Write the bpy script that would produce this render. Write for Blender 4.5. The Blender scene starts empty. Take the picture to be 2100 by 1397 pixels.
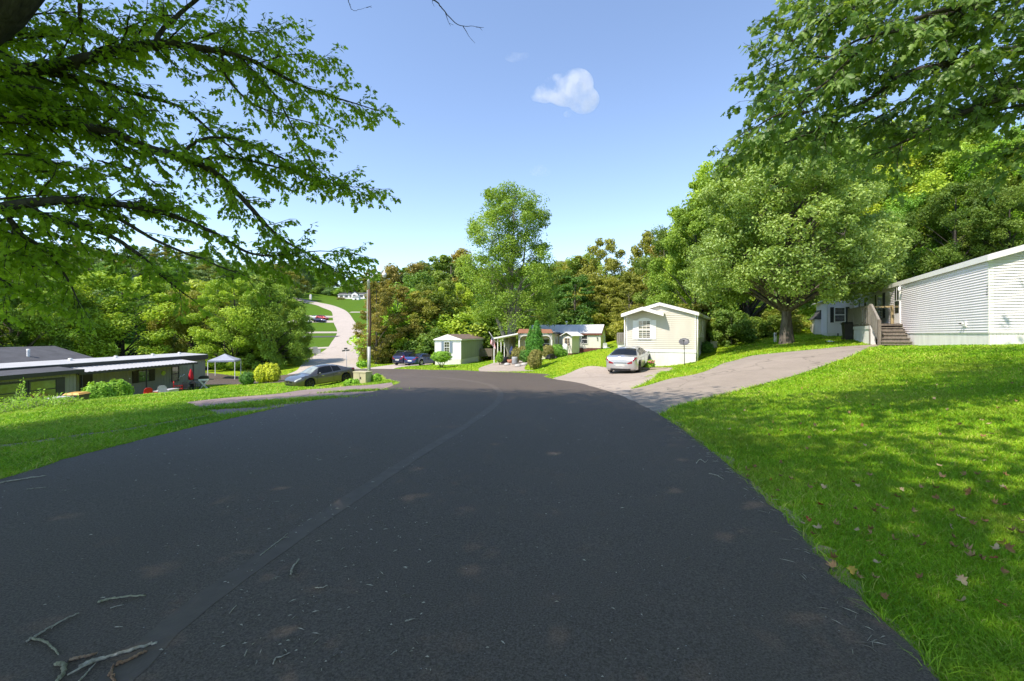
import bpy, bmesh, math, random
import numpy as np
from mathutils import Vector, Matrix

# ------------------------------------------------------------------ camera, world, sun, exposure
SC = bpy.context.scene
COL = SC.collection
EYE = 1.45            # eye height above the road under the camera
F = 933.3             # focal length in pixels of the 2100 px wide photograph
HZ = 685.0            # row of the horizon
SUN_AZ = (-0.78, -0.62)       # horizontal direction towards the sun
SUN_EL = math.radians(54)

cam_d = bpy.data.cameras.new('camera'); cam = bpy.data.objects.new('camera', cam_d); COL.objects.link(cam)
cam.location = (0, 0, EYE); cam.rotation_euler = (math.radians(90), 0, 0)
cam_d.sensor_width = 36; cam_d.lens = 16.0; cam_d.shift_y = -13.5/2100
cam_d.clip_start = 0.05; cam_d.clip_end = 6000
SC.camera = cam
W = bpy.data.worlds.new('World'); SC.world = W; W.use_nodes = True
wn = W.node_tree; wn.nodes.clear()
sky = wn.nodes.new('ShaderNodeTexSky'); sky.sky_type = 'NISHITA'; sky.sun_disc = False
sky.sun_elevation = SUN_EL
sky.sun_rotation = math.atan2(SUN_AZ[0], SUN_AZ[1])
sky.altitude = 300; sky.air_density = 1.0; sky.dust_density = 0.4; sky.ozone_density = 2.6
bg = wn.nodes.new('ShaderNodeBackground'); bg.inputs['Strength'].default_value = 0.102
out = wn.nodes.new('ShaderNodeOutputWorld')
wn.links.new(sky.outputs[0], bg.inputs[0]); wn.links.new(bg.outputs[0], out.inputs[0])
sun_d = bpy.data.lights.new('sun', 'SUN'); sun = bpy.data.objects.new('sun', sun_d); COL.objects.link(sun)
sun_d.energy = 2.2; sun_d.angle = math.radians(0.5); sun_d.color = (1.0, 0.94, 0.83)
sd = Vector((SUN_AZ[0]*math.cos(SUN_EL), SUN_AZ[1]*math.cos(SUN_EL), math.sin(SUN_EL))).normalized()
sun.rotation_euler = sd.to_track_quat('Z', 'Y').to_euler()
SC.view_settings.view_transform = 'Standard'; SC.view_settings.look = 'None'
SC.view_settings.exposure = 1.58; SC.view_settings.gamma = 1.0
SC.view_settings.use_white_balance = True; SC.view_settings.white_balance_temperature = 6900; SC.view_settings.white_balance_tint = 14
SC.cycles.use_denoising = True
SC.cycles.max_bounces = 6; SC.cycles.diffuse_bounces = 3; SC.cycles.glossy_bounces = 2
SC.cycles.transmission_bounces = 4; SC.cycles.transparent_max_bounces = 6
SC.cycles.volume_bounces = 1
SC.cycles.caustics_reflective = False; SC.cycles.caustics_refractive = False

rng = np.random.default_rng(7)
random.seed(7)

# ------------------------------------------------------------------ tagging helpers
def tag(o, label=None, cat=None, group=None, kind=None):
    if label: o['label'] = label
    if cat: o['category'] = cat
    if group: o['group'] = group
    if kind: o['kind'] = kind
    return o
def empty(name, loc=(0,0,0), rz=0, label=None, cat=None, group=None):
    o = bpy.data.objects.new(name, None); COL.objects.link(o)
    o.location = loc; o.rotation_euler = (0,0,rz); o.empty_display_size = .2
    return tag(o, label, cat, group)
def link(name, me, mats=None, parent=None):
    o = bpy.data.objects.new(name, me); COL.objects.link(o)
    if mats is not None:
        if not isinstance(mats, (list, tuple)): mats = [mats]
        for m in mats: me.materials.append(m)
    if parent: o.parent = parent
    return o
def copy_tree(o, parent=None):
    c = o.copy(); COL.objects.link(c)
    c.parent = parent
    for ch in list(o.children): copy_tree(ch, c)
    return c

class MB:
    """mesh buffer"""
    def __init__(s): s.v = []; s.f = []; s.m = []; s.n = 0; s.sm = []
    def add(s, vs, fs, mi=0, smooth=False):
        b = s.n
        for p in vs: s.v.append((float(p[0]), float(p[1]), float(p[2])))
        s.n += len(vs)
        for f in fs:
            s.f.append(tuple(b+i for i in f)); s.m.append(mi); s.sm.append(smooth)
    def box(s, x0, x1, y0, y1, z0, z1, mi=0, M=None):
        vs = [(x0,y0,z0),(x1,y0,z0),(x1,y1,z0),(x0,y1,z0),(x0,y0,z1),(x1,y0,z1),(x1,y1,z1),(x0,y1,z1)]
        if M is not None: vs = [M @ Vector(p) for p in vs]
        s.add(vs, [(0,3,2,1),(4,5,6,7),(0,1,5,4),(1,2,6,5),(2,3,7,6),(3,0,4,7)], mi)
        return s
    def bar(s, a, b, w, h=None, mi=0):
        a = Vector(a); b = Vector(b); h = h or w
        d = (b-a); L = d.length
        if L < 1e-6: return s
        d.normalize()
        up = Vector((0,0,1)) if abs(d.z) < .95 else Vector((0,1,0))
        r = d.cross(up).normalized(); u = r.cross(d)
        vs = [q + r*sx*w/2 + u*sz*h/2 for q in (a,b) for sx, sz in ((-1,-1),(1,-1),(1,1),(-1,1))]
        s.add(vs, [(0,3,2,1),(4,5,6,7),(0,1,5,4),(1,2,6,5),(2,3,7,6),(3,0,4,7)], mi); return s
    def tube(s, pts, rad, n=6, mi=0, cap=True):
        pts = [Vector(p) for p in pts]; k = len(pts)
        if not hasattr(rad, '__len__'): rad = [rad]*k
        vs = []; prev = None
        for i, p in enumerate(pts):
            t = (pts[min(i+1,k-1)] - pts[max(i-1,0)])
            if t.length < 1e-9: t = Vector((0,0,1))
            t.normalize()
            if prev is None:
                up = Vector((0,0,1)) if abs(t.z) < .9 else Vector((1,0,0))
                r = t.cross(up).normalized()
            else:
                r = (prev - t*prev.dot(t))
                if r.length < 1e-6: r = t.orthogonal()
                r.normalize()
            prev = r; u = t.cross(r)
            for j in range(n):
                a = 2*math.pi*j/n
                vs.append(p + (r*math.cos(a) + u*math.sin(a))*rad[i])
        fs = []
        for i in range(k-1):
            for j in range(n):
                a = i*n+j; b = i*n+(j+1)%n
                fs.append((a,b,b+n,a+n))
        if cap: fs.append(tuple(range(n-1,-1,-1))); fs.append(tuple((k-1)*n+j for j in range(n)))
        s.add(vs, fs, mi, True); return s
    def lathe(s, prof, n=16, c=(0,0,0), axis='z', mi=0):
        vs = []
        for (r, h) in prof:
            for j in range(n):
                a = 2*math.pi*j/n
                x, y = r*math.cos(a), r*math.sin(a)
                if axis == 'z': q = (x, y, h)
                elif axis == 'y': q = (x, h, y)
                else: q = (h, x, y)
                vs.append((c[0]+q[0], c[1]+q[1], c[2]+q[2]))
        fs = []
        for i in range(len(prof)-1):
            for j in range(n):
                a = i*n+j; b = i*n+(j+1)%n
                fs.append((a,b,b+n,a+n))
        s.add(vs, fs, mi, True); return s
    def prism(s, poly, y0, y1, mi=0, plane='xz'):
        n = len(poly)
        if plane == 'xz': vs = [(x,y0,z) for x,z in poly]+[(x,y1,z) for x,z in poly]
        elif plane == 'xy': vs = [(x,z,y0) for x,z in poly]+[(x,z,y1) for x,z in poly]
        else: vs = [(y0,x,z) for x,z in poly]+[(y1,x,z) for x,z in poly]
        fs = [tuple(range(n)), tuple(range(2*n-1,n-1,-1))]
        for i in range(n): fs.append((i, i+n, (i+1)%n+n, (i+1)%n))
        s.add(vs, fs, mi); return s
    def mesh(s, name='m'):
        me = bpy.data.meshes.new(name)
        me.from_pydata(s.v, [], s.f)
        me.polygons.foreach_set('material_index', s.m)
        me.polygons.foreach_set('use_smooth', s.sm)
        me.update(); return me
    def build(s, name, mats, parent=None):
        me = s.mesh(name)
        bm = bmesh.new(); bm.from_mesh(me); bmesh.ops.recalc_face_normals(bm, faces=bm.faces); bm.to_mesh(me); bm.free()
        return link(name, me, mats, parent)

def tri_mesh(name, V, T, tint=None, normals=None):
    """fast triangle mesh from arrays"""
    me = bpy.data.meshes.new(name)
    V = np.ascontiguousarray(V, dtype=np.float32); T = np.ascontiguousarray(T, dtype=np.int32)
    me.vertices.add(len(V)); me.vertices.foreach_set('co', V.ravel())
    me.loops.add(len(T)*3); me.loops.foreach_set('vertex_index', T.ravel())
    me.polygons.add(len(T)); me.polygons.foreach_set('loop_start', np.arange(0, len(T)*3, 3, dtype=np.int32))
    me.update(calc_edges=True)
    if tint is not None:
        a = me.attributes.new('tint', 'FLOAT', 'POINT'); a.data.foreach_set('value', np.ascontiguousarray(tint, dtype=np.float32))
    if normals is not None:
        me.polygons.foreach_set('use_smooth', np.ones(len(T), bool)); me.normals_split_custom_set_from_vertices(normals)
    return me

# ------------------------------------------------------------------ materials
def nodes_of(name):
    m = bpy.data.materials.new(name); m.use_nodes = True
    nt = m.node_tree; b = nt.nodes['Principled BSDF']
    return m, nt, b
def N(nt, t, **kw):
    n = nt.nodes.new(t)
    for k, v in kw.items():
        if k in n.inputs.keys() if hasattr(n.inputs, 'keys') else False: n.inputs[k].default_value = v
        else: setattr(n, k, v)
    return n
def noise(nt, scale, detail=3, vec=None, rough=.55, dist=0):
    n = nt.nodes.new('ShaderNodeTexNoise'); n.inputs['Scale'].default_value = scale
    n.inputs['Detail'].default_value = detail; n.inputs['Roughness'].default_value = rough
    n.inputs['Distortion'].default_value = dist
    if vec is not None: nt.links.new(vec, n.inputs['Vector'])
    return n.outputs['Fac']
def ramp(nt, fac, stops):
    r = nt.nodes.new('ShaderNodeValToRGB'); cr = r.color_ramp
    while len(cr.elements) < len(stops): cr.elements.new(.5)
    for e, (p, c) in zip(cr.elements, stops):
        e.position = p; e.color = (*c, 1) if len(c) == 3 else c
    nt.links.new(fac, r.inputs[0]); return r.outputs[0]
def mixc(nt, a, b, fac, mode='MIX'):
    m = nt.nodes.new('ShaderNodeMix'); m.data_type = 'RGBA'; m.blend_type = mode
    for s, v in ((6, a), (7, b)):
        if isinstance(v, (tuple, list)): m.inputs[s].default_value = (*v[:3], 1)
        else: nt.links.new(v, m.inputs[s])
    if isinstance(fac, (int, float)): m.inputs[0].default_value = fac
    else: nt.links.new(fac, m.inputs[0])
    return m.outputs[2]
def maprange(nt, v, a, b, c=0, d=1):
    m = nt.nodes.new('ShaderNodeMapRange'); nt.links.new(v, m.inputs[0])
    for i, x in enumerate((a,b,c,d)): m.inputs[i+1].default_value = x
    return m.outputs[0]
def coords(nt, kind='Object', scale=None):
    t = nt.nodes.new('ShaderNodeTexCoord'); o = t.outputs[kind]
    if scale:
        mp = nt.nodes.new('ShaderNodeMapping'); mp.inputs['Scale'].default_value = scale
        nt.links.new(o, mp.inputs[0]); o = mp.outputs[0]
    return o
def bump(nt, b, h, strength=.3, dist=.01):
    n = nt.nodes.new('ShaderNodeBump'); n.inputs['Strength'].default_value = strength; n.inputs['Distance'].default_value = dist
    nt.links.new(h, n.inputs['Height']); nt.links.new(n.outputs[0], b.inputs['Normal'])
def paint(name, col, rough=.6, var=.12, scale=3, spec=.4, metal=0, bumpy=0, coat=0, streak=False):
    m, nt, b = nodes_of(name)
    co = coords(nt, 'Object', (1,1,.25) if streak else None)
    f = noise(nt, scale, 5, co)
    dark = tuple(c*(1-var) for c in col); lite = tuple(min(1, c*(1+var*.6)) for c in col)
    c = ramp(nt, f, [(.3, dark), (.7, lite)])
    nt.links.new(c, b.inputs['Base Color'])
    b.inputs['Roughness'].default_value = rough; b.inputs['Specular IOR Level'].default_value = spec
    b.inputs['Metallic'].default_value = metal; b.inputs['Coat Weight'].default_value = coat
    b.inputs['Coat Roughness'].default_value = .05
    if bumpy: bump(nt, b, noise(nt, scale*8, 4, co), bumpy, .01)
    return m
MAT = {}
MAT['white_siding'] = paint('white_siding', (.83,.80,.84), .45, .05, 2, streak=True)
MAT['beige_siding'] = paint('beige_siding', (.60,.575,.50), .5, .06, 2, streak=True)
MAT['white_skirt'] = paint('white_skirt', (0.78, 0.78, 0.77), .5, .12, 3, streak=True)
MAT['white_trim'] = paint('white_trim', (0.84, 0.84, 0.83), .4, .05, 4)
MAT['green_siding'] = paint('green_siding', (.36,.39,.335), .55, .12, 2, streak=True)
MAT['cream_siding'] = paint('cream_siding', (.66,.62,.46), .5, .10, 2, streak=True)
MAT['pale_siding'] = paint('pale_siding', (.74,.73,.66), .5, .08, 2)
MAT['tan_siding'] = paint('tan_siding', (.55,.44,.29), .55, .15, 2)
MAT['grey_siding'] = paint('grey_siding', (.25,.25,.225), .6, .10, 1.5, streak=True)
MAT['charcoal'] = paint('charcoal', (.035,.038,.045), .5, .2, 3)
MAT['black'] = paint('black', (.012,.012,.014), .45, .2, 3)
MAT['black_plastic'] = paint('black_plastic', (.018,.019,.022), .4, .2, 4)
MAT['dark_metal'] = paint('dark_metal', (.06,.065,.07), .4, .2, 4, metal=.6)
MAT['grey_metal'] = paint('grey_metal', (.36,.37,.38), .45, .15, 5, metal=.5)
MAT['pole_metal'] = paint('pole_metal', (.45,.45,.44), .5, .15, 2, metal=.2)
MAT['pole_wood'] = paint('pole_wood', (.14,.085,.06), .8, .4, 4, bumpy=.4, streak=True)
MAT['brown_roof'] = paint('brown_roof', (.19,.135,.105), .85, .3, 2.5, bumpy=.3)
MAT['terracotta'] = paint('terracotta', (.42,.19,.12), .7, .15, 3, bumpy=.2)
MAT['silver_roof'] = paint('silver_roof', (.58,.59,.60), .65, .12, 1.2)
MAT['white_roof'] = paint('white_roof', (.46,.46,.455), .5, .10, .8)
MAT['dark_roof'] = paint('dark_roof', (.075,.078,.085), .85, .25, 1.5, bumpy=.3)
MAT['brown_brick'] = paint('brown_brick', (.17,.06,.045), .8, .25, 6, bumpy=.3)
MAT['concrete'] = paint('concrete', (.42,.41,.39), .85, .15, 4, bumpy=.2)
MAT['box_tan'] = paint('box_tan', (.50,.46,.28), .5, .12, 3)
MAT['red_cloth'] = paint('red_cloth', (.55,.012,.03), .7, .15, 5)
MAT['red_plastic'] = paint('red_plastic', (.50,.02,.02), .4, .1, 5)
MAT['tent_cloth'] = paint('tent_cloth', (.30,.33,.40), .8, .15, 2)
MAT['yellow_plastic'] = paint('yellow_plastic', (.62,.33,.05), .5, .1, 4)
MAT['grey_plastic'] = paint('grey_plastic', (.30,.31,.32), .5, .1, 4)
MAT['rust'] = paint('rust', (.30,.12,.06), .8, .3, 5, bumpy=.3)
MAT['lime_paper'] = paint('lime_paper', (.42,.55,.10), .7, .1, 6)
MAT['blue_shutter'] = paint('blue_shutter', (.22,.28,.36), .6, .1, 4)
MAT['dish_grey'] = paint('dish_grey', (.10,.105,.115), .5, .1, 4)
MAT['dish_blue'] = paint('dish_blue', (.36,.44,.47), .5, .1, 4)
MAT['blue_cloth'] = paint('blue_cloth', (.02,.035,.10), .8, .2, 4)
MAT['rubber'] = paint('rubber', (.014,.014,.015), .75, .2, 6)
MAT['rim_silver'] = paint('rim_silver', (.45,.46,.48), .3, .05, 6, metal=.8)
MAT['rim_dark'] = paint('rim_dark', (.07,.07,.075), .35, .1, 6, metal=.7)
MAT['chrome'] = paint('chrome', (.6,.6,.62), .15, .02, 6, metal=1)
MAT['car_grey'] = paint('car_grey', (.15,.138,.125), .32, .05, 5, metal=.75, coat=1)
MAT['car_silver'] = paint('car_silver', (.56,.57,.58), .35, .04, 5, metal=.65, coat=1)
MAT['car_blue'] = paint('car_blue', (.015,.045,.17), .3, .05, 5, metal=.5, coat=1)
MAT['car_navy'] = paint('car_navy', (.018,.022,.075), .3, .05, 5, metal=.5, coat=1)
MAT['car_red'] = paint('car_red', (.35,.015,.015), .3, .05, 5, metal=.3, coat=1)
MAT['car_white'] = paint('car_white', (.7,.7,.71), .3, .03, 5, coat=1)
MAT['lamp_red'] = paint('lamp_red', (.30,.008,.02), .15, .1, 9, coat=1)
MAT['lamp_clear'] = paint('lamp_clear', (.62,.63,.66), .12, .1, 9, coat=1)
MAT['bin_dark'] = paint('bin_dark', (.05,.055,.05), .5, .2, 4)
MAT['ac_grey'] = paint('ac_grey', (.46,.46,.47), .5, .1, 5)
MAT['lid_grey'] = paint('lid_grey', (.5,.5,.5), .5, .15, 5)
MAT['pale_plastic'] = paint('pale_plastic', (.62,.60,.56), .5, .15, 5)
MAT['pink_cloth'] = paint('pink_cloth', (.62,.42,.42), .7, .2, 9)
MAT['flower_pink'] = paint('flower_pink', (.55,.14,.20), .6, .2, 9)
MAT['lid_white'] = paint('lid_white', (.82,.82,.82), .35, .05, 5)

def glass_mat(name, col, rough=.06, spec=.9, coat=1.0):
    m, nt, b = nodes_of(name)
    co = coords(nt)
    f = noise(nt, 1.3, 2, co)
    c = ramp(nt, f, [(.35, tuple(x*.5 for x in col)), (.65, col)])
    nt.links.new(c, b.inputs['Base Color']); b.inputs['Roughness'].default_value = rough
    b.inputs['Specular IOR Level'].default_value = spec; b.inputs['Coat Weight'].default_value = coat; b.inputs['Coat Roughness'].default_value = .03
    return m
MAT['glass'] = glass_mat('glass', (.045,.05,.055))
MAT['glass_pale'] = glass_mat('glass_pale', (.30,.32,.30))
MAT['car_glass'] = glass_mat('car_glass', (.012,.014,.014), .03, .35, 0)
MAT['car_glass_pale'] = glass_mat('car_glass_pale', (.40,.46,.42), .05, .5, .3)
MAT['screen_green'] = glass_mat('screen_green', (.10,.16,.08), .12)

def wood_mat(name, col, dark):
    m, nt, b = nodes_of(name)
    co = coords(nt, 'Object', (6,6,.8))
    f = noise(nt, 3, 6, co, .65, .6); c = ramp(nt, f, [(.3, dark), (.65, col)])
    nt.links.new(c, b.inputs['Base Color']); b.inputs['Roughness'].default_value = .85
    bump(nt, b, f, .4, .006); return m
MAT['grey_wood'] = wood_mat('grey_wood', (.30,.28,.25), (.13,.115,.10))
MAT['brown_wood'] = wood_mat('brown_wood', (.25,.215,.18), (.125,.105,.088))
MAT['new_wood'] = wood_mat('new_wood', (.45,.36,.20), (.28,.21,.11))

def bark_mat(name, dark, lite, sc=7):
    m, nt, b = nodes_of(name)
    co = coords(nt, 'Object', (1,1,.28))
    f = noise(nt, sc, 6, co, .7, .5); g = noise(nt, .9, 3, coords(nt))
    c = ramp(nt, f, [(.32, dark), (.68, lite)])
    c = mixc(nt, c, (.09,.10,.06), maprange(nt, g, .5, .8, 0, .5))
    nt.links.new(c, b.inputs['Base Color']); b.inputs['Roughness'].default_value = .95
    b.inputs['Specular IOR Level'].default_value = .15
    bump(nt, b, f, .9, .04); return m
MAT['bark'] = bark_mat('bark', (.045,.038,.032), (.20,.175,.15))
MAT['bark_dark'] = bark_mat('bark_dark', (.028,.026,.023), (.10,.092,.082), 14)
MAT['bark_pale'] = bark_mat('bark_pale', (.12,.11,.095), (.34,.31,.27), 5)
MAT['twig_dry'] = bark_mat('twig_dry', (.34,.31,.24), (.70,.66,.55), 40)
MAT['twig_green'] = bark_mat('twig_green', (.24,.235,.15), (.54,.53,.38), 40)
MAT['twig_orange'] = bark_mat('twig_orange', (.30,.16,.09), (.60,.42,.28), 40)

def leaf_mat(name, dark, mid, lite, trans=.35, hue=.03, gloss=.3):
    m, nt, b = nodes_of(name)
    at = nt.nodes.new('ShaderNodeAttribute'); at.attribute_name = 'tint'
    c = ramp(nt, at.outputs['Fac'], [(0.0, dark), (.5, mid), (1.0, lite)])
    oi = nt.nodes.new('ShaderNodeObjectInfo')
    hs = nt.nodes.new('ShaderNodeHueSaturation')
    sx = nt.nodes.new('ShaderNodeSeparateColor'); nt.links.new(oi.outputs['Color'], sx.inputs[0])
    nt.links.new(maprange(nt, sx.outputs[0], 0, 1, .5-hue, .5+hue*.8), hs.inputs['Hue'])
    nt.links.new(maprange(nt, sx.outputs[1], 0, 1, .8, 1.2), hs.inputs['Value'])
    nt.links.new(c, hs.inputs['Color']); c = hs.outputs[0]
    nt.links.new(c, b.inputs['Base Color']); b.inputs['Roughness'].default_value = .5
    b.inputs['Specular IOR Level'].default_value = gloss
    tr = nt.nodes.new('ShaderNodeBsdfTranslucent')
    t2 = mixc(nt, c, (1.0, 1.0, .25), 1.0, 'MULTIPLY')
    g = nt.nodes.new('ShaderNodeGamma'); g.inputs[1].default_value = .78; nt.links.new(t2, g.inputs[0])
    nt.links.new(g.outputs[0], tr.inputs['Color'])
    mx = nt.nodes.new('ShaderNodeMixShader'); mx.inputs[0].default_value = trans
    nt.links.new(b.outputs[0], mx.inputs[1]); nt.links.new(tr.outputs[0], mx.inputs[2])
    nt.links.new(mx.outputs[0], nt.nodes['Material Output'].inputs['Surface'])
    return m
LM = {}
LM['green'] = leaf_mat('leaf_green', (0.108,0.199,0.031), (0.230,0.384,0.054), (0.384,0.569,0.092))
LM['bright'] = leaf_mat('leaf_bright', (0.154,0.276,0.031), (0.323,0.506,0.054), (0.553,0.737,0.092))
LM['lime'] = leaf_mat('leaf_lime', (0.246,0.368,0.031), (0.492,0.676,0.061), (0.768,0.850,0.122))
LM['deep'] = leaf_mat('leaf_deep', (0.061,0.138,0.028), (0.138,0.262,0.046), (0.262,0.415,0.077))
LM['olive'] = leaf_mat('leaf_olive', (0.138,0.169,0.031), (0.276,0.307,0.054), (0.461,0.461,0.092), .35, .015)
LM['rust'] = leaf_mat('leaf_rust', (0.156,0.168,0.036), (0.300,0.270,0.060), (0.456,0.372,0.084), .35, .010)
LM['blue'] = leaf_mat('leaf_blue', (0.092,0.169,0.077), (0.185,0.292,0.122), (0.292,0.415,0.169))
LM['near'] = leaf_mat('leaf_near', (.13,.22,.018), (.22,.36,.03), (.36,.52,.05), .62, .01, .35)
LM['near_deep'] = leaf_mat('leaf_near_deep', (.08,.15,.035), (.135,.23,.05), (.22,.34,.08), .40, .01, .6)
LM['gold'] = leaf_mat('leaf_gold', (0.205,0.282,0.026), (0.640,0.589,0.051), (0.800,0.768,0.090))
LM['topiary'] = leaf_mat('leaf_topiary', (0.128,0.230,0.026), (0.307,0.461,0.051), (0.461,0.614,0.090))
LM['cedar'] = leaf_mat('leaf_cedar', (0.051,0.128,0.026), (0.128,0.282,0.038), (0.256,0.461,0.064))
LM['redbush'] = leaf_mat('leaf_redbush', (0.138,0.122,0.046), (0.262,0.230,0.077), (0.430,0.338,0.122))

LM['maple'] = leaf_mat('leaf_maple', (.15,.24,.05), (.27,.42,.09), (.45,.60,.17), .32, .01, .6)
# ------------------------------------------------------------------ terrain: heights relative to the eye
CP = np.array([
 (0,0,-1.45),(-3,0,-1.45),(-5,4.5,-1.49),(1.8,2,-1.44),(0,5,-1.49),(2.4,5,-1.47),(0,10,-1.62),(1,15,-1.86),(1,20,-2.12),(0,26,-2.47),(-2,33,-2.86),(-6,38,-3.15),
 (3,30,-2.58),(-0.7,33.5,-2.83),(-4.5,38,-3.05),(-9,42,-3.3),(-13.2,45.5,-3.52),(-12,38,-3.5),(-17,48,-3.78),(-23,50,-4.35),(-32,53,-4.95),(-14,35.5,-3.6),
 (-20,39,-4.18),(-30,44,-4.9),(-45,54,-5.5),(-8.5,28.5,-2.72),(-10.5,32,-3.1),
 # left lawn and yard
 (-8,7,-1.72),(-12,10,-2.1),(-15.7,14,-2.48),(-15.2,18,-2.5),(-15.3,23,-2.78),(-14.3,27,-3.05),(-12.6,30,-3.52),(-13.4,32,-3.66),(-11,27,-3.2),(-9.4,30,-2.8),(-9,16,-2.2),(-6,17,-2.03),
 (-7.2,22,-2.4),(-10,23,-2.83),(-8.5,19.5,-2.47),(-19,14,-3.5),(-20,20,-3.95),(-20,27,-4.15),(-21,33,-4.3),(-26,38,-4.68),(-25,30,-4.62),(-26,22,-4.75),(-28,25,-4.9),(-30,46,-5.0),(-40,30,-5.3),
 (-30,10,-4.6),(-20,4,-3.4),(-20,-10,-3.0),(-6,-10,-1.35),(5,-10,-1.2),(-45,-20,-6),
 (-33,50,-4.6),(-36,56,-4.7),(-60,60,-5.5),
 # right side
 (5,3,-1.30),(6,6,-1.22),(10,8,-.85),(12,14,-.62),(8,16,-1.12),(15.2,14.5,-.38),(18.9,22.3,-.45),(3,10,-1.58),(3.8,15,-1.82),(8.5,15.5,-1.2),(12,20,-.82),(15,20,-.65),(15.7,26,-.52),
 (6.5,26,-2.28),(8.6,28.6,-2.2),(5,22,-2.15),(10.2,26.3,-1.8),(8.3,23,-1.95),(11.3,28,-1.7),(7.5,29.9,-1.95),(17.9,41,-.68),(14,33,-1.15),(22,31,-.1),(25,32,.1),(20,40,.4),(22.9,30.8,-.1),
 (30,10,.8),(25,0,.6),(20,-10,.4),(40,20,5),(60,0,10),(18,10,-.25),
 (7,36,-1.25),(9,50,-1.95),(2,45,-2.65),(4,45,-2.35),(-6,52,-3.5),(-9,53,-3.62),(-3,65,-3.5),(-13.4,55,-3.83),(-1,43,-2.8),(1.85,36,-2.78),(-6.7,43,-3.2),(-4,47,-3.1),
 (30,45,3),(40,60,8),(25,60,2.5),(60,80,16),(100,100,25),
 # far
 (-20,54,-3.85),(-29,72,-3.86),(-35,95,-3.05),(-40.6,112,-1.8),(-50.6,138,.74),(-61.5,162,4.3),(-72.5,188,9.1),(-84.6,205,12.1),(-100.8,225,15.2),(-99.8,270,20.8),(-80,240,17),
 (-65,138,.6),(-75,162,4.4),(-88,188,9.3),(-60,188,9.0),(-60,100,-4),(-80,150,2.2),(-150,200,22),(-120,120,4),(-100,60,-4),(-214,250,33),(-280,250,33),(-300,150,20),
 (-15,75,-3.9),(0,75,-3),(15,75,-1.5),(0,120,0),(-25,150,3),(20,120,3),(40,100,6),(0,200,12),(-40,220,15),(-60,300,26),(0,300,25),(80,200,22),(150,300,40),(200,100,40),(-130,330,33),
 (0,-100,0),(150,-100,10),(-150,-100,-8),(-250,0,-2),(400,0,50),(600,600,70),(-600,600,70),(600,-400,40),(-600,-400,20),(0,600,55),(0,-600,10),(-600,0,40)
], dtype=float)
_c = 3.0
def _phi(r2): return np.sqrt(r2 + _c*_c)
def _solve():
    X = CP[:, :2]; n = len(X)
    d2 = ((X[:,None,:]-X[None,:,:])**2).sum(-1)
    A = np.zeros((n+3, n+3)); A[:n,:n] = _phi(d2) - np.eye(n)*0.05
    A[:n,n] = 1; A[:n,n+1:] = X; A[n,:n] = 1; A[n+1:,:n] = X.T
    b = np.zeros(n+3); b[:n] = CP[:,2]
    return np.linalg.solve(A, b)
_w = _solve()
def Tz(x, y):
    x = np.atleast_1d(np.asarray(x, float)); y = np.atleast_1d(np.asarray(y, float))
    sh = x.shape; x = x.ravel(); y = y.ravel(); o = np.empty(len(x))
    for i in range(0, len(x), 20000):
        xx = x[i:i+20000]; yy = y[i:i+20000]
        d2 = (xx[:,None]-CP[None,:,0])**2 + (yy[:,None]-CP[None,:,1])**2
        o[i:i+20000] = _phi(d2) @ _w[:-3] + _w[-3] + _w[-2]*xx + _w[-1]*yy
    return (o + EYE).reshape(sh)
def T(x, y): return float(Tz(x, y)[0])
def Tfast(x, y):
    i = np.clip(np.searchsorted(ax, x)-1, 0, len(ax)-2); j = np.clip(np.searchsorted(ay, y)-1, 0, len(ay)-2)
    fx = (x-ax[i])/(ax[i+1]-ax[i]); fy = (y-ay[j])/(ay[j+1]-ay[j])
    return (GZ[i,j]*(1-fx)+GZ[i+1,j]*fx)*(1-fy)+(GZ[i,j+1]*(1-fx)+GZ[i+1,j+1]*fx)*fy
def hit(u, v, dmin=1.2, dmax=420):
    """where the line of sight through photo pixel (u,v) first meets the ground"""
    d = np.geomspace(dmin, dmax, 900); kx = (u-1050)/F; kz = (HZ-v)/F
    g = EYE + kz*d - Tz(kx*d, d)
    i = np.argmax(g <= 0)
    if g[i] > 0: i = len(d)-1
    if i == 0: return (kx*d[0], d[0])
    t = g[i-1]/(g[i-1]-g[i]+1e-12); dd = d[i-1]+(d[i]-d[i-1])*t
    return (kx*dd, dd)
def P(u, v, d): return Vector(((u-1050)/F*d, d, EYE+(HZ-v)/F*d))
def at(u, d, dz=0):
    x = (u-1050)/F*d
    return Vector((x, d, T(x, d)+dz))
def crm(pts, n):
    """Catmull-Rom resample: n points per span"""
    p = [np.array(q, float) for q in pts]; p = [2*p[0]-p[1]] + p + [2*p[-1]-p[-2]]
    o = []
    for i in range(1, len(p)-2):
        for k in range(n):
            t = k/n
            o.append(.5*((2*p[i]) + (-p[i-1]+p[i+1])*t + (2*p[i-1]-5*p[i]+4*p[i+1]-p[i+2])*t*t + (-p[i-1]+3*p[i]-3*p[i+1]+p[i+2])*t**3))
    o.append(p[-2]); return np.array(o)
PAVED = []     # polygons on which no grass grows
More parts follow.
